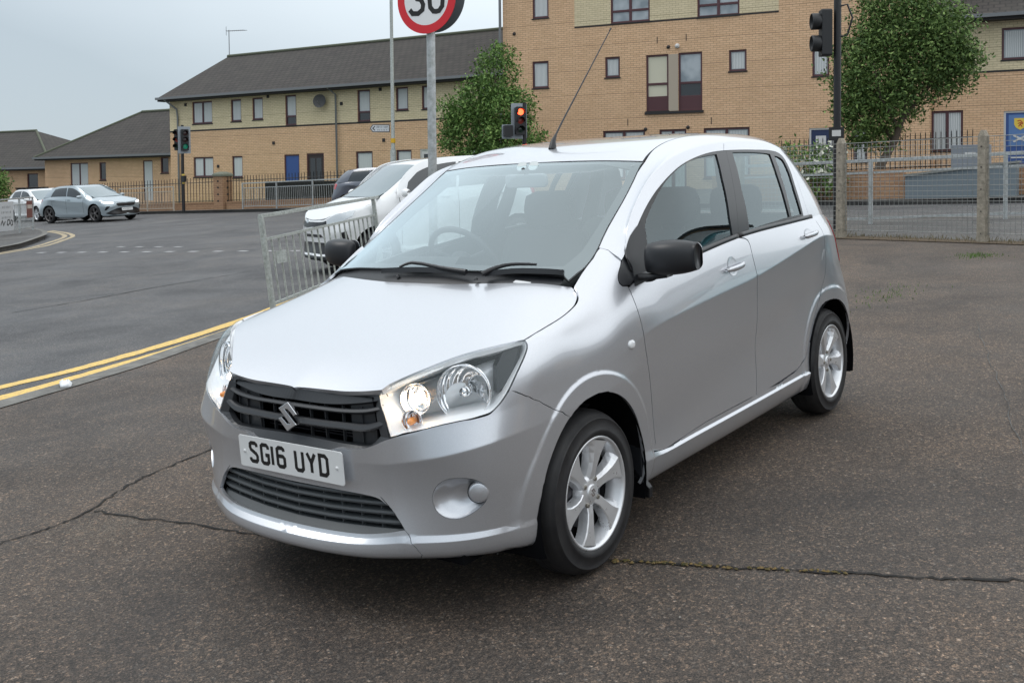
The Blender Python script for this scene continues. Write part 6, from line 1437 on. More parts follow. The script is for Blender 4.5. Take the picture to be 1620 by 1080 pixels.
def faint_marks(parent, M_, w, h, n, seed):
    '''a line of writing too small and blurred to read: short upright and level dabs'''
    rn_ = random.Random(seed); b_ = MB(); x_ = -w/2
    for k_ in range(n):
        cw = w/n*.72
        for _ in range(2): a_ = rn_.uniform(0, cw*.5); stroke_poly(b_, [(x_+a_, -h*rn_.uniform(.2, .5)), (x_+a_+cw*.3, h*rn_.uniform(.2, .5))], h*.22, 0, .001, M_)
        x_ += w/n
    return b_.build('blurred_lettering', M_FAINT, parent)
for k, w_ in enumerate((.62, .70, .66)): faint_marks(sg1, M1 @ Matrix.Translation((0, .27-.15*k, .008)), w_, .08, 7, k)
b = MB()
for pl in ([(-.42, -.25), (-.30, -.12), (-.22, -.26), (-.10, -.14)], [(.02, -.26), (.06, -.12), (.18, -.10), (.22, -.2), (.08, -.27), (.02, -.2)], [(.26, -.25), (.30, -.12), (.40, -.14), (.42, -.25), (.30, -.28)]): b = MB(); stroke_poly(b, pl, .035, .007, .009, M1); b.build('painted_stroke', M_INK, sg1)
sg2, M2, L2 = rail_sign('advert_board', 'small dark red advert board on the end of the left railing', (-13.65, -28.5), (-13.25, -28.1), .42, .95, pb('board_red', (.16, .06, .05), .5))
b = MB(); b.prism(rrect(L2*.8, .12, .01), .004, M2 @ Matrix.Translation((0, .08, .006))); b.build('pale_band', pb('band_pale', (.45, .40, .36), .6), sg2)

# 30 sign
S30 = (-3.815, -3.30)
s30 = empty('speed_limit_sign', G3(*S30), 0, label='round red-ringed 30 speed sign on a grey pole in front of the terrace', cat='road sign')
g0 = gz(*S30); top = 3.36-g0
b = MB(); b.tube([(0, 0, -.05), (0, 0, top)], .0385, 20); b.build('pole', M_GALV, s30)
nf = Vector((cam.matrix_world.translation.x-S30[0], cam.matrix_world.translation.y-S30[1], 0)).normalized(); nf = Matrix.Rotation(R_(-34), 3, 'Z') @ nf
Mf = frame(Vector((0, 0, 3.0-g0))+nf*.062, nf)
M_SW = pb('sign_white', (.80, .81, .82), .4); M_SR = pb('sign_red', (.66, .018, .03), .4)
def disc(mb, r0, r1, h0, h1, M_, n=56):
    mb.loft([[M_ @ Vector((r*math.cos(2*math.pi*k/n), r*math.sin(2*math.pi*k/n), h)) for k in range(n)] for r, h in ((r0, h1), (r1, h1), (r1, h0))], smooth=False, cap0=(r0 > 0 and False))
b = MB(); b.prism([(.305*math.cos(a), .305*math.sin(a)) for a in np.linspace(0, 2*math.pi, 56, endpoint=False)], .004, Mf); b.build('sign_face', M_SW, s30)
b = MB(); disc(b, .232, .306, -.001, .0052, Mf); b.build('red_ring', M_SR, s30)
b = MB()
stroke_poly(b, [(-.172, .085), (-.150, .118), (-.085, .122), (-.045, .095), (-.040, .055), (-.065, .020), (-.110, .008)], .042, .0045, .0056, Mf)
stroke_poly(b, [(-.110, .010), (-.055, -.005), (-.032, -.050), (-.040, -.095), (-.085, -.124), (-.145, -.120), (-.175, -.085)], .042, .0045, .0060, Mf)
stroke_poly(b, [(.035, .0), (.042, .080), (.075, .118), (.105, .122), (.135, .118), (.168, .080), (.175, 0), (.168, -.080), (.135, -.118), (.105, -.122), (.075, -.118), (.042, -.080), (.035, 0)], .042, .0045, .0058, Mf)
b.build('numerals', M_INK, s30)
nb = -nf; Mb_ = frame(Vector((0, 0, 3.025-g0))+nb*.085, nb)
b = MB(); b.prism([(.305*math.cos(a), .305*math.sin(a)) for a in np.linspace(0, 2*math.pi, 56, endpoint=False)], .004, Mb_); b.build('rear_sign', pb('sign_back', (.10, .11, .12), .5), s30)
b = MB()
for dz in (-.13, .13): b.box(Vector((0, 0, 3.0-g0+dz)), (.13, .13, .035), Matrix.Rotation(math.atan2(nf.y, nf.x), 3, 'Z'))
b.build('clamp', M_GALV, s30)

# lamp post with street name sign
lp = empty('lamp_post', G3(-21.95, -20.79, .07), 0, label='slim grey lamp post with yellow band behind the speed sign', cat='lamp post')
b = MB(); b.tube([(0, 0, 0), (0, 0, 1.9), (0, 0, 2.0), (0, 0, 8.2)], [.10, .10, .065, .050], 12); b.tube([(0, 0, 8.2), (.3, .1, 8.5), (.9, .3, 8.55)], .035, 8); b.build('column', M_OLDG, lp)
b = MB(); b.box((1.15, .38, 8.53), (.6, .22, .12), Matrix.Rotation(.3, 3, 'Z')); b.build('lantern', M_GREYP, lp)
b = MB(); b.tube([(0, 0, 2.17), (0, 0, 2.32)], .078, 12); b.build('yellow_band', pb('band_yellow', (.72, .42, .02), .5), lp)
ns = empty('street_name_sign', (-21.80, -21.0, 3.17), 0, label='white arrow-ended street name sign on the lamp post', cat='sign')
Mn = frame((0, -.12, 0), (Vector((cam.matrix_world.translation.x+21.8, cam.matrix_world.translation.y+21, 0))).normalized())
b = MB(); b.prism([(-.42, 0), (-.33, .13), (.24, .13), (.24, -.13), (-.33, -.13)], .012, Mn); b.build('board', pb('name_board', (.60, .62, .64), .5), ns)
b = MB(); stroke_poly(b, [(-.40, 0), (-.32, .115), (.23, .115), (.23, -.115), (-.32, -.115), (-.40, 0)], .022, .012, .014, Mn); stroke_poly(b, [(-.25, .07), (-.32, 0), (-.25, -.07)], .03, .012, .014, Mn); b.build('arrow_border', M_INK, ns)
faint_marks(ns, Mn @ Matrix.Translation((0, .045, .013)), .40, .07, 8, 5); faint_marks(ns, Mn @ Matrix.Translation((0, -.055, .013)), .34, .06, 6, 6)

# traffic lights
M_SIG = pb('signal_black', (.016, .017, .019), .55); M_SIGB = pb('signal_border', (.30, .33, .36), .5)
M_LENSD = pb('dark_signal_lens', (.035, .012, .012), .2); M_LENSG0 = pb('dark_green_lens', (.01, .03, .02), .2)
M_LRED = pb('lit_red', (1, .05, .02), .3, emit=(1, .06, .02), es=5); M_LGRN = pb('lit_green', (.01, .16, .11), .3, emit=(.02, .9, .5), es=.05); M_LAMB = pb('dim_amber', (.28, .03, .02), .3)
def signal_head(parent, o, nrm, lens=(M_LENSD, M_LENSD, M_LENSG0), board=True, s=1.0, wing=False):
    nrm = Vector(nrm).normalized(); M_ = frame(o, nrm); hd = MB()
    hd.prism(rrect(.29*s, .86*s, .03), .16, M_); h = hd.build('signal_head', M_SIG, parent)
    if board:
        b = MB(); b.prism(rrect(.50*s, 1.10*s, .04), .012, M_ @ Matrix.Translation((0, 0, -.015))); b.build('backing_board', M_SIGB, h)
        if wing:
            b = MB(); b.prism(rrect(.34*s, .44*s, .03), .012, M_ @ Matrix.Translation((-.38*s, -.33*s, -.012))); b.build('side_board', M_SIGB, h)
            b = MB(); b.prism(rrect(.28*s, .34*s, .02), .13, M_ @ Matrix.Translation((-.37*s, -.31*s, 0))); b.build('side_box', M_SIG, h)
    for k, lm in enumerate(lens):
        cy = (.27-.27*k)*s; b = MB(); r = .098*s
        b.loft(lathe([(0, .175), (r*.6, .172), (r, .162)], M_ @ Matrix.Translation((0, cy, 0)), 20)); b.build('lens', lm, h)
        b = MB(); ring = []; 
        for dpt in (.15, .30):
            ring.append([(M_ @ Vector((r*1.12*math.cos(a), cy+r*1.12*math.sin(a), dpt if a_ok else .16+.02))) for a in np.linspace(R_(-25), R_(205), 20) for a_ok in ((math.sin(a) > -.3),)])
        b.loft(ring, closed=False); b.loft([[q+nrm*0 for q in ring[0]], [q for q in ring[1]]], closed=False, flip=True); b.build('hood', M_SIG, h)
    return h
def cam_dir(x, y): v = Vector((cam.matrix_world.translation.x-x, cam.matrix_world.translation.y-y, 0)); return v.normalized()
tl = empty('traffic_light', G3(-22.55, -33.13, .07), 0, label='black traffic light with two heads showing green beside the blue hatchback', cat='traffic light')
b = MB(); b.tube([(.02, .06, 0), (.01, .03, 1.6), (-.04, -.0, 3.55)], [.065, .062, .057], 12); b.build('pole', M_BLK, tl)
cd = cam_dir(-22.6, -33.1)
signal_head(tl, (.05, .24, 2.93), Matrix.Rotation(R_(12), 3, 'Z') @ cd, (M_LENSD, M_LENSD, M_LGRN), True, 1.0)
signal_head(tl, (-.05, -.22, 2.95), Matrix.Rotation(R_(-38), 3, 'Z') @ cd, (M_LENSD, M_LAMB, M_LENSG0), False, 1.0)
b = MB(); b.box((.02, .10, 1.35), (.14, .20, .26)); b.build('push_button_box', M_SIG, tl)
b = MB(); b.tube([(.005, .045, 1.15), (.005, .045, 1.55)], .068, 12); b.build('yellow_sticker', pb('yel_sticker', (.7, .5, .1), .5), tl)
tm = empty('traffic_light', G3(-18.15, -12.65, -.0), 0, label='traffic light showing red in front of the bushy tree', cat='traffic light')
x0, y0 = -18.15, -12.65; zt = gz(x0, y0); cd = cam_dir(x0, y0)
b = MB(); b.tube([(0, 0, 0), (0, 0, 2.9)], .057, 12); b.build('pole', M_BLK, tm)
D_ = Vector((-18.02, -12.72, 2.905)); signal_head(tm, D_-G3(x0, y0), Matrix.Rotation(R_(14), 3, 'Z') @ cd, (M_LRED, M_LAMB, M_LENSG0), True, .82, wing=True)
tr_ = empty('traffic_light', G3(-13.70, -3.07), 0, label='dark traffic light seen side-on at the top of a black pole right of the car', cat='traffic light')
zt = gz(-13.70, -3.07); b = MB(); b.tube([(-.02, -.02, 0), (0, 0, 4.9)], .060, 14); b.build('pole', M_BLK, tr_)
cd = cam_dir(-13.70, -3.07); side = Vector((cd.y, -cd.x, 0)); side = side if side.dot(cam.matrix_world.to_3x3() @ Vector((-1, 0, 0))) > 0 else -side
hn = (side*.93+cd*.25).normalized(); o_h = side*.11+Vector((0, 0, 3.77-zt)); Mh = frame(o_h, hn)
b = MB(); b.prism(rrect(.24, .76, .03), .17, Mh); hd = b.build('signal_head', M_SIG, tr_, bevel=.01)
for cy in (.19, -.17):
    b = MB(); b.loft(lathe([(.11, .16), (.135, .19), (.135, .31), (.12, .32), (.11, .24)], Mh @ Matrix.Translation((0, cy, 0)), 24)); b.build('hood', M_SIG, hd)
b = MB(); b.tube([side*(-.05)+Vector((0, 0, 4.20-zt)), side*(-.15)+Vector((0, 0, 4.22-zt)), side*(-.23)+Vector((0, 0, 4.0-zt)), side*(-.15)+Vector((0, 0, 3.72-zt)), side*(-.04)+Vector((0, 0, 3.70-zt))], .016, 8); b.build('cable', M_BLK, tr_)
b = MB(); Mp = frame(side*.02+cd*.06+Vector((0, 0, 2.11-zt)), cd); b.prism(rrect(.24, .22, .01), .03, Mp); pb_ = b.build('control_box', M_SIG, tr_)
b = MB(); b.prism(rrect(.14, .10, .005), .003, Mp @ Matrix.Translation((0, .01, .031))); b.build('sticker', M_WFRAME, pb_)

# concrete posts and mesh fence
M_CONC = pb('concrete_post', (.30, .27, .22), .9); t = NT(M_CONC); t.col(t.ramp(t.noise(14, 6, .75), [(.3, (.15, .135, .105)), (.65, (.36, .32, .26))])); t.bump(t.noise(50, 4), .5, .01)
M_WIRE = pb('fence_wire', (.30, .31, .30), .5, .5)
heading = math.atan2(2.141, .606)
def fence_post(x, y, label):
    o = empty('concrete_post', G3(x, y), heading, label=label, cat='fence post', group='concrete posts of the mesh fence')
    b = MB(); b.loft([[(-.062, -.062, -.1), (.062, -.062, -.1), (.062, .062, -.1), (-.062, .062, -.1)], [(-.055, -.055, 1.44), (.055, -.055, 1.44), (.055, .055, 1.44), (-.055, .055, 1.44)], [(-.02, -.045, 1.52), (.02, -.045, 1.52), (.02, .045, 1.52), (-.02, .045, 1.52)]], smooth=False, cap1=True)
    b.build('shaft', M_CONC, o, bevel=.006)
    b = MB()
    for z in (.12, .42, .72, 1.02, 1.3): b.box((0, -.0, z), (.014, .130, .014))
    b.build('wire_holes', M_FASC, o); return o
labs = {2: 'concrete fence post directly beside the rear of the silver car', 3: 'concrete fence post standing alone near the right edge'}
for i in (1, 2, 3, 4): fence_post(*FENCE_L[i], labs.get(i, 'concrete fence post hidden beyond the silver car' if i == 1 else 'concrete fence post just outside the right edge'))
for i in range(1, 4):
    a = G3(*FENCE_L[i]); c = G3(*FENCE_L[i+1]); d = c-a; o = empty('mesh_panel', a, 0, label={1: 'wire mesh fence panel behind the rear window of the silver car', 2: 'wire mesh fence panel between the two concrete posts', 3: 'wire mesh fence panel at the right edge'}[i], cat='fence', group='mesh fence panels'); b = MB(); n_ = int(d.length/.072)
    u = d.normalized(); w_ = .0036
    for k in range(n_+1):
        p = d*(k/n_); b.tube([p+Vector((0, 0, .10)), p+Vector((0, 0, 1.44+.008*math.sin(k)))], w_, 3, caps=False)
    for k in range(19):
        z = .12+k*.073; b.tube([Vector((0, 0, z)), d+Vector((0, 0, z))], w_*(1.5 if k in (0, 9, 18) else 1), 3, caps=False)
    b.build('mesh', M_WIRE, o)

# brick walls, railings, ramp
def low_wall(name, label, pts, h, th=.22, mat=M_TAN2, cap=True, dz=.075, cat='wall'):
    root = empty(name, G3(*pts[0], dz), 0, label=label, cat=cat); o0 = G3(*pts[0], dz); b = MB(); c_ = MB()
    for a, c in zip(pts[:-1], pts[1:]):
        A_, C_ = G3(*a, dz)-o0, G3(*c, dz)-o0; d = C_-A_; n_ = Vector((-d.y, d.x, 0)).normalized()*th/2
        q = [A_-n_, C_-n_, C_+n_, A_+n_]; b.loft([[v+Vector((0, 0, -.2)) for v in q], [v+Vector((0, 0, h)) for v in q]], smooth=False)
        n2 = n_*1.15; q = [A_-n2, C_-n2, C_+n2, A_+n2]; c_.loft([[v+Vector((0, 0, h)) for v in q], [v+Vector((0, 0, h+.06)) for v in q]], smooth=False, cap0=True, cap1=True)
    b.build('brickwork', mat, root)
    if cap: c_.build('coping', mat, root)
    return root
def railings(name, label, pts, h, base, dz=.075, sp_=.13, mat=M_BLK):
    root = empty(name, G3(*pts[0], dz), 0, label=label, cat='railing'); o0 = G3(*pts[0], dz)
    for a, c in zip(pts[:-1], pts[1:]):
        A_, C_ = G3(*a, dz)-o0, G3(*c, dz)-o0; d = C_-A_; b = MB(); n_ = int(d.length/sp_)
        for k in range(n_+1): p = A_+d*(k/n_); b.box((p.x, p.y, p.z+base+h/2), (.018, .018, h)); b.add([(p.x-.02, p.y, p.z+base+h), (p.x+.02, p.y, p.z+base+h), (p.x, p.y, p.z+base+h+.06)], [(0, 1, 2)])
        b.build('uprights', mat, root)
        for z in (.10, h-.16): b = MB(); b.tube([A_+Vector((0, 0, base+z)), C_+Vector((0, 0, base+z))], .016, 6); b.build('cross_rail', mat, root)
    return root
low_wall('brick_wall', 'low brick wall below the left stretch of black railings', [(-24.0, -44.5), (-23.9, -38), (-23.75, -32.4)], .26)
railings('iron_railings', 'black vertical railings on the low wall left of the brick pillar', [(-24.0, -44.5), (-23.9, -38), (-23.75, -32.4)], 1.05, .26, sp_=.21)
low_wall('brick_wall', 'low brick wall below the railings right of the brick pillar', [(-23.7, -31.7), (-24.1, -27), (-24.8, -22.5)], .26)
railings('iron_railings', 'black vertical railings on the low wall right of the brick pillar', [(-23.7, -31.7), (-24.1, -27), (-24.8, -22.5)], 1.05, .26, sp_=.16)
pl = empty('gate_pillar', G3(-23.72, -32.05, .075), R_(95), label='square brick pillar with domed cap between the railings', cat='pillar')
b = MB(); b.box2((-.27, -.27, -.2), (.27, .27, 1.36)); b.build('shaft', M_TAN2, pl)
b = MB(); b.loft([[(x*k, y*k, z) for x, y in rrect(.64, .64, .06)] for k, z in ((1, 1.36), (1, 1.43), (.8, 1.50), (.3, 1.55))], cap0=True, cap1=True, smooth=False); b.build('cap', pb('pillar_cap', (.16, .17, .13), .9), pl)
b = MB()
for z in (.35, .62, .90, 1.16): b.box((-.0, -.0, z), (.545, .10, .07)); b.box((0, 0, z), (.10, .545, .07))
b.build('dark_bricks', M_FASC, pl)
gp = empty('garden_screen', G3(-25.0, -30.8, .075), R_(95), label='dark low hedge screen behind the railings in front of the blue door', cat='fence')
b = MB(); b.box2((0, -.15, 0), (4.6, .15, 1.05)); b.build('screen', pb('dark_screen', (.012, .014, .012), .9), gp, bevel=.05)
# lawn in front of the terrace
sheet_poly('lawn', [(-23.95, -44), (-23.95, -38), (-23.85, -32.5), (-23.9, -31), (-24.3, -27), (-25, -22.6), (-28.6, -22), (-28.2, -31), (-27.35, -41), (-28, -50), (-25, -50)], .10, M_GRASS)
rn = random.Random(17); sp = []
for _ in range(4200):
    y = rn.uniform(-44, -24); x0_ = np.interp(y, [-44, -32, -27, -23], [-24.1, -23.9, -24.3, -25.0]); sp.append((x0_-.15-rn.uniform(0, 2.2), y))
b_ = blades('grass_tufts', sp, M_GRASS, .20, rn, 'rough grass growing behind the low wall and railings', .02)
b_.location.z = .10
# right side: ramp wall, low wall, cabinet
low_wall('brick_wall', 'low brick wall below the flats beside the flowering shrub', [(-21.5, -9.0), (-21.6, -7.0), (-21.6, -4.2)], .62, cap=True)
low_wall('brick_wall', 'low brick wall below the blue door at the right edge', [(-22.0, -1.9), (-22.0, .6), (-21.9, 3.4)], .62, cap=True)
rp = empty('ramp_wall', G3(-21.4, -4.1, .075), R_(90), label='grey-blue painted ramp wall behind the mesh fence', cat='wall')
b = MB(); b.loft([[(0, -.12, -.2), (2.35, -.12, -.2), (2.35, .12, -.2), (0, .12, -.2)], [(0, -.12, .50), (2.35, -.12, .78), (2.35, .12, .78), (0, .12, .50)]], smooth=False, cap1=True); b.build('panel', pb('grey_blue_paint', (.155, .19, .215), .7), rp)
b = MB(); b.loft([[(-.03, -.16, .50), (2.38, -.16, .78), (2.38, .16, .78), (-.03, .16, .50)], [(-.03, -.16, .55), (2.38, -.16, .83), (2.38, .16, .83), (-.03, .16, .55)]], smooth=False, cap0=True, cap1=True); b.build('coping', pb('ramp_coping', (.20, .21, .20), .9), rp)
ub = empty('utility_box', G3(-21.6, -2.75, .075), R_(95), label='small grey utility box with white label above the ramp wall', cat='utility box')
b = MB(); b.box2((-.40, -.15, .0), (.40, .15, 1.16)); b.build('cabinet', pb('box_grey', (.20, .22, .25), .6), ub, bevel=.01)
b = MB(); b.box2((-.11, -.160, .92), (.11, -.153, .99)); b.build('label_plate', M_WFRAME, ub)
railings('iron_railings', 'dark railings in front of the flats below the round tree', [(-23.6, -8.0), (-23.7, -6.0), (-23.8, -3.2)], .95, .55, sp_=.12)

# =====================================================================
#                           TREES AND SHRUBS
# =====================================================================
def leaf_mat(name, c0, c1, c2):
    m = pb(name, c1, .65, spec=.3); t = NT(m); r = t.n('ShaderNodeNewGeometry'); t.col(t.ramp(r.outputs['Random Per Island'], [(.0, c0), (.5, c1), (1., c2)])); return m
M_LEAF = leaf_mat('tree_leaves', (.040, .080, .022), (.10, .17, .045), (.21, .30, .09))
M_LEAF2 = leaf_mat('bright_leaves', (.045, .10, .022), (.105, .20, .045), (.22, .33, .09))
M_BARK = pb('bark', (.11, .085, .065), .95)
def crown(name, mat, parent, blobs, n, size, seed, stretch=.45):
    rs = np.random.RandomState(seed); vol = np.array([b[3]*b[4]*b[5] for b in blobs]); k = rs.choice(len(blobs), n, p=vol/vol.sum()); B_ = np.array(blobs)[k]
    d = rs.normal(size=(n, 3)); d /= np.linalg.norm(d, axis=1, keepdims=True); r = rs.uniform(.25, 1, n)**.42; r *= 1+.16*np.sin(5*d[:, 0]+3*d[:, 2]+k)*np.cos(4*d[:, 1]+k*2)
    P = B_[:, :3]+d*r[:, None]*B_[:, 3:6]
    # gather leaves on short twigs so that gaps open between them
    tw = rs.normal(size=(n//14, 3)); ti = rs.randint(0, n, n//14); T_ = P[ti]; a = rs.randint(0, len(T_), n); P = P*(1-.55)+T_[a]*.55 if False else T_[a]+rs.normal(size=(n, 3))*size*2.1
    nn = d+rs.normal(size=(n, 3))*.9+np.array([0, 0, .5]); nn /= np.linalg.norm(nn, axis=1, keepdims=True); u = np.cross(nn, rs.normal(size=(n, 3))); u /= np.linalg.norm(u, axis=1, keepdims=True); v = np.cross(nn, u)
    s = size*rs.uniform(.6, 1.35, n)[:, None]; V = np.stack([P-u*s, P-v*s*stretch, P+u*s, P+v*s*stretch], 1).reshape(-1, 3)
    me = bpy.data.meshes.new(name); me.from_pydata([tuple(q) for q in V], [], [(4*i, 4*i+1, 4*i+2, 4*i+3) for i in range(n)]); me.update(); return link(name, me, mat, parent)
def trunk(parent, pts, r0, limbs=(), name='trunk'):
    b = MB(); b.tube(pts, [r0*(1-.55*i/(len(pts)-1)) for i in range(len(pts))], 10)
    for l in limbs: b.tube(l, [r0*.45*(1-.7*i/(len(l)-1)) for i in range(len(l))], 7)
    return b.build(name, M_BARK, parent)
# round tree on the right
tx, ty = -22.75, -4.75; tg_ = gz(tx, ty)
t1 = empty('broadleaf_tree', G3(tx, ty, .07), 0, label='dense round dark green tree in front of the house with the blue door', cat='tree')
trunk(t1, [(.35, -.42, 0), (.25, -.30, .7), (.05, -.02, 1.3), (0, .2, 2.0), (0, .25, 3.2)], .13, [[(.05, 0, 1.3), (-.2, -.5, 2.0), (-.3, -.9, 2.8)], [(0, .2, 1.9), (.1, .8, 2.6), (.1, 1.2, 3.2)], [(0, .1, 1.6), (.5, -.2, 2.4), (.7, -.3, 3.2)]])
crown('crown', M_LEAF, t1, [(0, .25, 3.4, 1.0, 1.35, 1.25), (0, -.45, 3.1, .9, .95, 1.1), (0, .95, 3.3, .9, .80, .95), (0, .1, 4.2, .9, 1.1, .85), (.1, -.6, 2.0, .8, .75, .62), (0, -.95, 2.5, .6, .45, .7), (.1, .15, 2.35, .8, .75, .5), (0, 1.35, 3.0, .6, .6, .6), (0, -.1, 4.7, .7, .9, .5), (0, -.85, 1.75, .7, .65, .55), (0, -.35, 1.5, .6, .6, .4), (0, -1.15, 3.0, .6, .55, 1.1), (0, 1.2, 4.0, .7, .7, .7), (0, 1.5, 3.3, .6, .55, .6)], 36000, .052, 3)
# bushy tree in the middle
tx, ty = -23.4, -17.9
t2 = empty('broadleaf_tree', G3(tx, ty, .07), 0, label='bright green leafy tree between the terrace and the flats', cat='tree')
trunk(t2, [(0, 0, 0), (.03, .05, .9), (0, 0, 1.8), (.05, .1, 3.2)], .12, [[(0, 0, 1.0), (-.3, -.8, 1.9), (-.5, -1.4, 2.6)], [(0, 0, 1.1), (.2, .9, 1.8), (.3, 1.5, 2.4)], [(0, 0, 1.5), (0, .4, 2.8), (0, .3, 4.2)]])
crown('crown', M_LEAF2, t2, [(0, .35, 4.1, .7, .75, .95), (0, -.35, 3.35, .9, .95, .8), (0, .75, 3.0, .9, 1.0, .9), (0, -1.1, 3.15, .75, .8, .5), (0, -.7, 2.3, .9, 1.1, .75), (0, .7, 2.0, .9, 1.15, .8), (0, 1.55, 1.95, .7, .7, .65), (0, -1.45, 2.7, .5, .45, .45), (0, .45, 4.7, .4, .5, .4), (0, 0, 1.5, .9, 1.5, .5), (0, -1.6, 2.2, .5, .5, .5)], 24000, .058, 5)
# flowering shrub behind the car's tail
t3 = empty('flowering_shrub', G3(-21.3, -6.35, .07), 0, label='loose shrub with white blossom beside the door of the flats', cat='shrub')
b = MB()
for k, (dx, dy) in enumerate(((.1, -.5), (-.1, -.2), (0, .1), (.1, .4), (-.05, .65))): b.tube([(0, dy*.4, 0), (dx, dy, .7), (dx*1.5, dy*1.3, 1.3)], .014, 5)
b.build('stem', M_BARK, t3)
crown('foliage', M_LEAF2, t3, [(0, -.55, 1.1, .3, .35, .35), (0, 0, .9, .4, .5, .5), (0, .5, .8, .35, .4, .5), (0, .1, .4, .4, .7, .35)], 2000, .05, 7)
crown('blossom', pb('white_petals', (.72, .72, .60), .7), t3, [(.05, -.5, 1.15, .35, .35, .35), (.05, .2, 1.0, .4, .6, .45), (.05, .5, .6, .35, .4, .4)], 190, .05, 9, .9)
t4 = empty('garden_bush', G3(-26.2, -56.0, .0), 0, label='small bright green bush in front of the far left bungalow', cat='shrub')
trunk(t4, [(0, 0, 0), (0, 0, 1.4)], .06, name='stem')
crown('foliage', M_LEAF2, t4, [(0, 0, 1.9, .8, 1.0, .7), (0, -1.2, 2.0, .8, 1.0, .6), (0, .1, 1.2, .8, .9, .8)], 4500, .08, 11)
for x, y, lab in ((-27.6, -53.6, 'dark wheelie bin nearer the bungalow'), (-27.5, -54.9, 'dark wheelie bin next to the green bush')):
    w_ = empty('wheelie_bin', G3(x, y, .07), R_(95), label=lab, cat='bin', group='wheelie bins by the bungalow'); b = MB(); b.loft([[(-.42*k, -.3*k, z), (.42*k, -.3*k, z), (.42*k, .3*k, z), (-.42*k, .3*k, z)] for k, z in ((.8, .02), (1, 1.25))], smooth=False, cap0=True, cap1=True); b.build('tub', M_FASC, w_, bevel=.03)
    b = MB(); b.box2((-.45, -.34, 1.25), (.45, .32, 1.33)); b.build('lid', M_FASC, w_, bevel=.02)

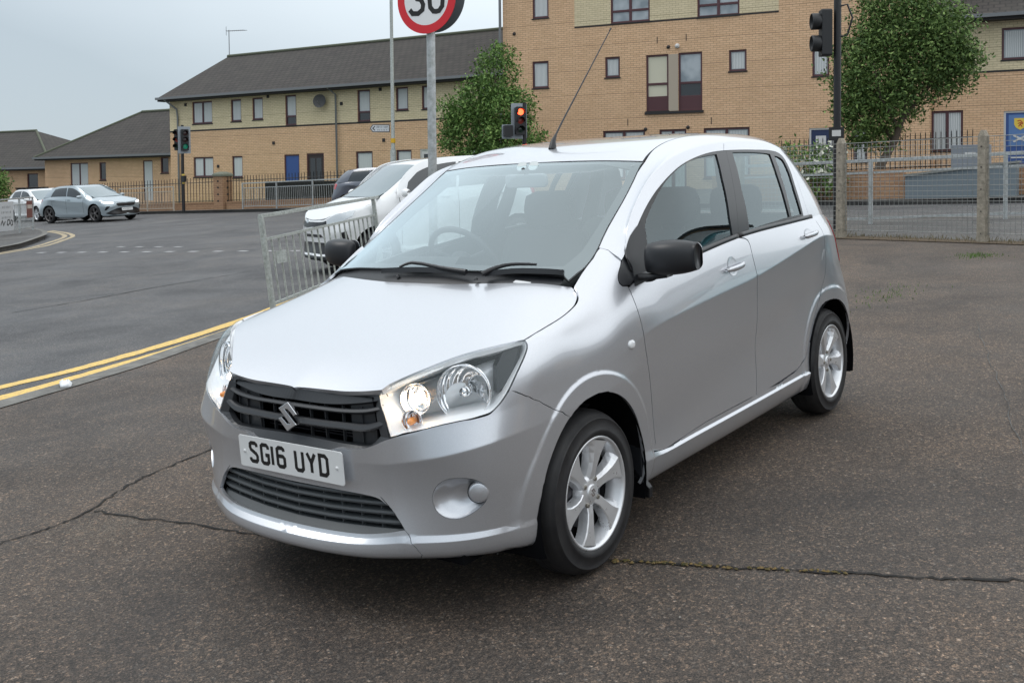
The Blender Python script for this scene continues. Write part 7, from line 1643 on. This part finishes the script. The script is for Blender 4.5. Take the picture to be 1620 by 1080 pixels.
# =====================================================================
#                           OTHER CARS
# =====================================================================
M_CGLASS = pb('dark_car_glass', (.03, .036, .04), .04, spec=.9)
M_CGLASS2 = pb('pale_car_glass', (.22, .27, .29), .06, spec=.9)
def other_car(name, label, mat, pos, head, xs, zs, ys, wheels, front, dz=ROAD_DZ, group=None, rimmat=None, windmat=None, plate=True):
    """xs, zs, ys: piecewise maps from the net of the parked car; wheels: (x_front, x_rear, radius)"""
    def rmp_(P):
        P = np.array(P, float); Q = P.copy(); Q[..., 0] = np.interp(P[..., 0], xs[0], xs[1]); Q[..., 2] = np.interp(P[..., 2], zs[0], zs[1])
        Q[..., 1] = P[..., 1]*np.interp(P[..., 2], zs[0], ys); return Q
    A = Sheet(rmp_(body_net()), rb=(2, 3, 7), nr=2, nc=3); H = Sheet(rmp_(hood_h()), nr=2, nc=2); R = Sheet(rmp_(roof_net()), nr=2, nc=2); C = Sheet(rmp_(cabin_net()), nr=1, nc=2)
    xf, xr, wr = wheels; Ra = wr*1.19; m1 = lambda L_: [tuple(rmp_(np.array(p))) for p in L_]
    car_ = empty(name, label=label, cat='car', group=group)
    q = Vector((math.cos(head), math.sin(head), 0)); X = q; Yv = Vector((-q.y, q.x, 0)); sx = (X.x*-.04277+X.y*.02402); sy = (Yv.x*-.04277+Yv.y*.02402)
    X = Vector((q.x, q.y, sx)).normalized(); Yv = Vector((Yv.x, Yv.y, sy)).normalized(); Z = X.cross(Yv).normalized(); Yv = Z.cross(X)
    car_.matrix_world = Matrix(((X.x, Yv.x, Z.x, pos[0]), (X.y, Yv.y, Z.y, pos[1]), (X.z, Yv.z, Z.z, gz(*pos)+dz), (0, 0, 0, 1)))
    def arch(xc, n=18, r=Ra): return [(xc+r*math.cos(a), .79*ys[2], wr+r*math.sin(a)) for a in np.linspace(-.12, math.pi+.12, n)]
    lo = .20; zl = float(np.interp(.20, *zs))
    hl_line = m1([(-.12, .665, .969), (-.017, .69, .92), (.14, .715, .898), (.287, .72, .876), (.447, .65, .855), (.53, .56, .82), (.585, .47, .784), (.633, .378, .748), (.65, .2, .725), (.667, 0, .722)])
    belt = m1([(x, .752, float(f_belt(x))) for x in np.linspace(-2.6, -.5, 12)]+[(-.40, .72, 1.03), (-.30, .63, 1.08), (-.16, .64, 1.01)])
    body = m1([(.72, 0, .20), (.66, .33, .20), (.52, .56, .20), (.40, .68, .20)])+arch(xf)+m1([(-.6, .72, .20), (-1.6, .72, .20)])+arch(xr)+m1([(-2.80, .62, .24), (-2.90, .25, .24), (-2.91, 0, .24), (-2.88, 0, 1.07), (-2.84, .45, 1.065), (-2.74, .61, 1.07)])+belt+hl_line
    body_o = panel_obj('body', [panel_geo(A, body, h=.05, inset=0, rim=.02, creases=False)], mat, car_, 'LR')
    hd = hl_line[::-1]+m1([(-.135, .62, 1.0), (-.035, .40, 1.01), (.018, 0, 1.012)])
    panel_obj('bonnet', [panel_geo(H, hd, h=.08, inset=.001, rim=.02, creases=False)], mat, car_, 'LR')
    ws_ = m1([(.015, 0, 1.02), (.006, .2, 1.02), (-.03, .42, 1.012), (-.115, .60, 1.0), (-.25, .62, 1.07), (-.345, .605, 1.117), (-.53, .585, 1.228), (-.72, .562, 1.342), (-.858, .540, 1.4325), (-.828, .39, 1.443), (-.793, 0, 1.450)])
    panel_obj('windscreen', [panel_geo(R, ws_, h=.08, inset=0, rim=.01, creases=False)], windmat or M_CGLASS2, car_, 'LR')
    rfp = m1([(-.80, 0, 1.452), (-.835, .39, 1.4445), (-.862, .545, 1.434), (-.725, .568, 1.344), (-.535, .590, 1.23), (-.35, .612, 1.118), (-.22, .63, 1.06)])
    tE = [tuple(R.raw(R.S, t_)[0]) for t_ in np.linspace(R.T*.11, R.T*.965, 30)]
    panel_obj('roof', [panel_geo(R, rfp+tE+m1([(-2.62, .40, 1.44), (-2.66, 0, 1.455)]), h=.08, inset=0, rim=.01, creases=False)], mat, car_, 'LR')
    win_f = m1([(-.52, .757, 1.0), (-.62, .70, 1.20), (-.80, .675, 1.33), (-1.05, .655, 1.41), (-1.44, .635, 1.45), (-1.36, .757, 1.09), (-.9, .757, 1.05)])
    win_r = m1([(-1.40, .757, 1.09), (-1.49, .635, 1.45), (-1.9, .632, 1.445), (-2.18, .64, 1.41), (-2.25, .70, 1.27), (-2.32, .75, 1.10), (-1.9, .757, 1.10)])
    side_c = [tuple(C.raw(s_, 0)[0]) for s_ in np.linspace(.05, C.S, 30)]+[tuple(C.raw(s_, C.T)[0]) for s_ in np.linspace(C.S, .02, 34)]
    win_b = m1([(-2.87, 0, 1.10), (-2.85, .3, 1.10), (-2.76, .52, 1.11), (-2.62, .50, 1.30), (-2.55, .46, 1.40), (-2.59, .2, 1.42), (-2.60, 0, 1.42)])
    panel_obj('cabin_frame', [panel_geo(C, side_c, [win_f, win_r, win_b], h=.06, inset=0, rim=.01, creases=False)], mat, car_, 'LR')
    for sd in 'LR':
        for w_ in (win_f, win_r): panel_obj('window', [panel_geo(C, w_, h=.1, inset=-.004, off=-.004, rim=0, creases=False)], M_CGLASS, car_, sd)
    panel_obj('rear_window', [panel_geo(C, win_b, h=.1, inset=-.004, off=-.004, rim=0, creases=False)], M_CGLASS, car_, 'LR')
    # door lines as thin dark strips set in the skin
    for x in (-.42, -1.37, -2.2):
        P = [(x if z > .5 or x > -2 else x+.25*(.5-z)/.2, .8, z) for z in (.34, .45, .55, .7, .85, 1.0)]
        P = m1(P)
        for sd in (False, True): b = MB(); sweep_sheet(b, A, P, [(-.004, -.003), (-.004, .0015), (.004, .0015), (.004, -.003)], 3, mirror=sd); b.build('door_gap', M_DARK, body_o)
    for x in (-1.18, -2.1):
        for sg in (1, -1):
            pt = m1([(x, .80, .955)])[0]; b = MB(); b.box((pt[0], (abs(pt[1])+.012)*sg, pt[2]), (.17, .03, .022)); b.build('door_handle', mat, body_o, bevel=.006)
    for part, mat_, poly, hole, off, lr in front(m1): 
        if lr == 'LR': panel_obj(part, [panel_geo(A, poly, hole, h=.05, inset=0, off=off, rim=.012, creases=False)], mat_, car_, 'LR')
        else:
            for sd in 'LR': panel_obj(part, [panel_geo(A, poly, hole, h=.05, inset=0, off=off, rim=.012, creases=False)], mat_, car_, sd)
    for sg in (1, -1):
        tlp = m1([(-2.66, .74, 1.03), (-2.70, .72, .84), (-2.80, .62, .84), (-2.82, .50, .90), (-2.80, .5, 1.03), (-2.72, .66, 1.05)])
        panel_obj('tail_lamp', [panel_geo(A, tlp, h=.05, inset=0, off=.004, rim=.01, creases=False)], M_RED, car_, 'L' if sg > 0 else 'R')
        pt = m1([(-.45, .80, 1.05)])[0]; b = MB(); ls = []
        for t_ in np.linspace(0, 1, 6): e_ = math.sin(math.pi*(.1+.8*t_))**.5; ls.append([(pt[0]+.06*e_*math.cos(a), (pt[1]+.02+.2*t_)*sg, pt[2]+.065*e_*math.sin(a)) for a in np.linspace(0, 6.283, 14, endpoint=False)])
        b.loft(ls, cap0=True, cap1=True, flip=sg > 0); b.build('door_mirror', mat, car_)
    M_ = frame((0, 0, 0), (0, 1, 0), (0, 0, 1)); b = MB(); k = wr/.2855
    b.loft(lathe([(wr*.70, 0), (wr*.86, .008), (wr*.97, -.02), (wr, -.05), (wr, -.13), (wr*.93, -.17), (wr*.6, -.17)], M_, 36)); w0_ = b.build('wheel', M_RUB, car_)
    b = MB(); b.loft(lathe([(wr*.71, .002), (wr*.69, -.005), (wr*.66, -.03), (wr*.62, -.12)], M_, 32))
    for j in range(5):
        for s_ in (-.12, .12):
            a = 2*math.pi*j/5+s_; L2_ = [[M_ @ Vector((r*math.cos(a+c)*1., r*math.sin(a+c), h)) for c, h in ((-w_, -.05), (-w_*.7, -.015), (w_*.7, -.015), (w_, -.05))] for r, w_ in ((.03, .6), (wr*.30, .14), (wr*.69, .085))]; b.loft(L2_, closed=False, smooth=False)
    b.loft(lathe([(0, -.012), (.045, -.014), (.06, -.04)], M_, 20)); b.build('rim', rimmat or M_ALLOY, w0_)
    b = MB(); b.loft(lathe([(0, -.07), (wr*.62, -.07)], M_, 24)); b.build('spoke_gap_shade', M_DARK, w0_)  # black disc put in for the shade behind the spokes
    yy_ = .775*ys[2]
    for i, (x, y, rz) in enumerate(((xf, yy_, 0), (xr, yy_, 0), (xf, -yy_, math.pi), (xr, -yy_, math.pi))):
        w = w0_ if i == 0 else copy_tree(w0_, car_); w.location = (x, y, wr); w.rotation_euler = (0, .3*i, rz)
    b = MB(); xa_, xb_ = xs[1][0]+.25, xs[1][-1]-.2; b.box2((xa_, -.60*ys[2], .17), (xb_, .60*ys[2], wr*1.6)); b.build('underbody', M_DARK, car_)
    for xc in (xf, xr):
        for sg in (1, -1):
            b = MB(); ar = lambda y, r: [(xc+r*math.cos(t_), y*sg, wr+r*math.sin(t_)) for t_ in np.linspace(-.3, math.pi+.3, 20)]
            b.loft([ar(.775*ys[2], Ra), ar(.5, Ra+.02), [(xc, .5*sg, .2)]*20], closed=False, flip=sg > 0); b.build('wheel_arch_liner', M_DARK, car_)
    return car_, m1, A
M_LAMP = pb('bright_lamp', (.9, .92, .95), .2, emit=(.9, .95, 1), es=2.2); M_LAMPC = pb('clear_lamp', (.62, .65, .67), .12, .4)
XS = [-2.92, -2.6, -2.425, -1.4, -.86, -.13, 0, .35, .76]; ZS = [0, .2, .285, .65, 1.0, 1.07, 1.45, 1.56]
def fl_plate(car_, x, z, w, tx=None, lean=.05, y=0):
    M_ = frame((x, y, z), (1, 0, lean)); b = MB(); b.prism(rrect(.50, .11, .008), .006, M_); p = b.build('number_plate', M_PLATE, car_)
    if tx: add_text(tx, .085, M_ @ Matrix.Translation((0, 0, .0065)), M_INK, p, 'plate_characters')
# blue-grey hatchback crossing on the left
def front_blue(m1):
    return [('headlight', M_LAMP, m1([(.62, .44, .735), (.50, .62, .765), (.36, .73, .79), (.36, .745, .74), (.50, .665, .695), (.62, .47, .69)]), (), .005, 'S'),
            ('kidney_grille', M_TRIM, m1([(.69, 0.0, .575), (.69, 0, .705), (.68, .15, .72), (.665, .33, .71), (.655, .39, .65), (.665, .32, .575), (.685, .12, .56)]), (), .006, 'LR'),
            ('lower_intake', M_TRIM, m1([(.71, 0, .25), (.70, 0, .51), (.68, .30, .50), (.62, .52, .42), (.48, .70, .29), (.62, .50, .24), (.70, .3, .24)]), (), .005, 'LR'),
            ('side_intake', M_TRIM, m1([(.575, .585, .57), (.52, .665, .58), (.47, .73, .42), (.52, .69, .42), (.555, .63, .50)]), (), .006, 'S')]
M_BLUEGREY = paint('blue_grey_paint', (.36, .42, .455), .35, .3, False)
hb = math.atan2(.993, -.115)
hx, hy = math.cos(hb), math.sin(hb)
fw = Vector((-18.66, -33.1)); off = Vector((hy, -hx))*.80       # right side vector
bc = fw-off
blue, m1b, Ab = other_car('blue_hatchback', 'pale blue-grey hatchback with headlights on driving past the bungalow', M_BLUEGREY, (bc.x, bc.y), hb,
    [XS, [-3.48, -3.02, -2.69, -1.62, -1.18, -.22, 0, .40, .84]], [ZS, [0, .19, .31, .64, .93, 1.0, 1.35, 1.44]], [1.12, 1.12, 1.12, 1.12, 1.10, 1.08, 1.04, 1.04], (0, -2.69, .325), front_blue, rimmat=pb('dark_alloy', (.16, .15, .15), .35, .6))
fl_plate(blue, .81, .445, .5)
faint_marks(blue, frame((.8175, 0, .445), (1, 0, .05)), .40, .06, 7, 9)
# white small car behind the railing
M_CWHITE = paint('white_paint', (.80, .81, .82), .0, .35, False)
def front_white(m1):
    return [('headlight', M_LAMPC, m1([(.635, .41, .735), (.53, .56, .80), (.41, .68, .83), (.30, .735, .845), (.36, .755, .775), (.50, .67, .70), (.62, .50, .655), (.645, .43, .67)]), (), .005, 'S'),
            ('grille', M_TRIM, m1([(.695, 0, .635), (.695, 0, .70), (.67, .25, .70), (.64, .40, .72), (.635, .42, .665), (.66, .36, .625), (.69, .2, .62)]), (), .006, 'LR'),
            ('upper_intake', M_TRIM, m1([(.705, 0, .50), (.705, 0, .535), (.68, .28, .535), (.66, .34, .50)]), (), .006, 'LR'),
            ('lower_intake', M_TRIM, m1([(.72, 0, .285), (.70, 0, .43), (.67, .33, .43), (.60, .53, .40), (.58, .55, .33), (.66, .40, .285)]), (), .006, 'LR'),
            ('bumper_corner', M_TRIM, m1([(.52, .665, .56), (.46, .72, .58), (.40, .755, .34), (.47, .715, .34)]), (), .006, 'S'),
            ('arch_skirt', M_GRILLE2, m1([(.70, 0, .205), (.66, .33, .205), (.5, .58, .205), (.38, .70, .205), (.37, .745, .27), (.5, .68, .262), (.66, .45, .255), (.745, 0, .255)]), (), .006, 'LR')]
hw = math.atan2(-.367, .933); f0 = Vector((-7.15, -8.50)); wc = f0-Vector((math.cos(hw), math.sin(hw)))*.66
white, m1w, Aw = other_car('white_hatchback', 'white small hatchback with dark grille waiting behind the near railing', M_CWHITE, (wc.x, wc.y), hw,
    [XS, [-2.95, -2.6, -2.40, -1.38, -.80, -.13, 0, .33, .70]], [ZS, [0, .22, .31, .71, 1.07, 1.13, 1.52, 1.61]], [1.05]*8, (0, -2.40, .31), front_white)
b = MB(); b.loft(lathe([(0, .015), (.035, .013), (.05, 0)], frame((.585, .50, .375), (.9, .4, 0)), 14)); b.build('fog_lamp', pb('fog_lens', (.8, .78, .55), .2, emit=(1, .95, .6), es=1), white)
b = MB(); b.prism([(.05*math.cos(a), .024*math.sin(a)) for a in np.linspace(0, 6.283, 18, endpoint=False)], .008, frame((.700, 0, .775), (1, 0, .3), (0, 0, 1))); b.build('badge', M_CHROME, white)
# grey hatchback further back
def front_plain(m1):
    return [('headlight', M_LAMPC, m1([(.62, .44, .735), (.50, .62, .765), (.36, .73, .79), (.36, .745, .74), (.50, .665, .695), (.62, .47, .69)]), (), .005, 'S'),
            ('grille', M_TRIM, m1([(.695, 0, .60), (.695, 0, .69), (.66, .32, .69), (.67, .28, .60)]), (), .006, 'LR')]
M_CGREY = paint('slate_paint', (.12, .13, .16), .4, .3, False)
gr_, _, _ = other_car('grey_hatchback', 'slate grey hatchback beyond the white car near the terrace', M_CGREY, (-22.2, -19.7), R_(97),
    [XS, [-3.30, -2.85, -2.55, -1.5, -.95, -.15, 0, .36, .80]], [ZS, [0, .2, .30, .66, .98, 1.04, 1.42, 1.50]], [1.06]*8, (0, -2.55, .30), front_plain)
wl, _, _ = other_car('silver_white_car', 'white car half hidden behind the left railing at the edge of the picture', M_CWHITE, (-20.2, -38.6), R_(85),
    [XS, [-3.3, -2.85, -2.55, -1.5, -.95, -.15, 0, .36, .80]], [ZS, [0, .2, .30, .62, .90, .96, 1.30, 1.38]], [1.08]*8, (0, -2.55, .31), front_plain)

# showroom and a turquoise car on the side away from the street: they are what the car's flank mirrors
teal, _, _ = other_car('turquoise_hatchback', 'turquoise hatchback parked outside the picture and mirrored in the rear door', paint('turquoise_paint', (.10, .30, .34), .1, .35, False), (-6.4, 3.3), R_(2),
    [XS, [-3.1, -2.75, -2.5, -1.45, -.90, -.14, 0, .35, .78]], [ZS, [0, .2, .29, .66, 1.0, 1.06, 1.42, 1.50]], [1.02]*8, (0, -2.5, .29), front_plain, dz=0.)
shr = Building('car_showroom', 'dark glass car showroom with white fascia outside the picture and mirrored in the side windows', (-30.0, 14.0), 0.)
shr.wall(0, 34, 0.2, 4.6, [(1.5+5.5*k, .9, 6.2+5.5*k, 3.0) for k in range(6)], [], 6)
for k in range(6): shr.window((1.5+5.5*k, .9, 6.2+5.5*k, 3.0), 'two', M_PANED)
b = MB(); b.box2((-.2, -.25, 3.25), (34.2, -.02, 4.3)); b.build('fascia', pb('fascia_white', (.62, .63, .64), .5), shr.r)
b = MB(); b.box2((-.4, -.5, 4.6), (34.4, 6.3, 4.8)); b.build('flat_roof', M_FASC, shr.r)
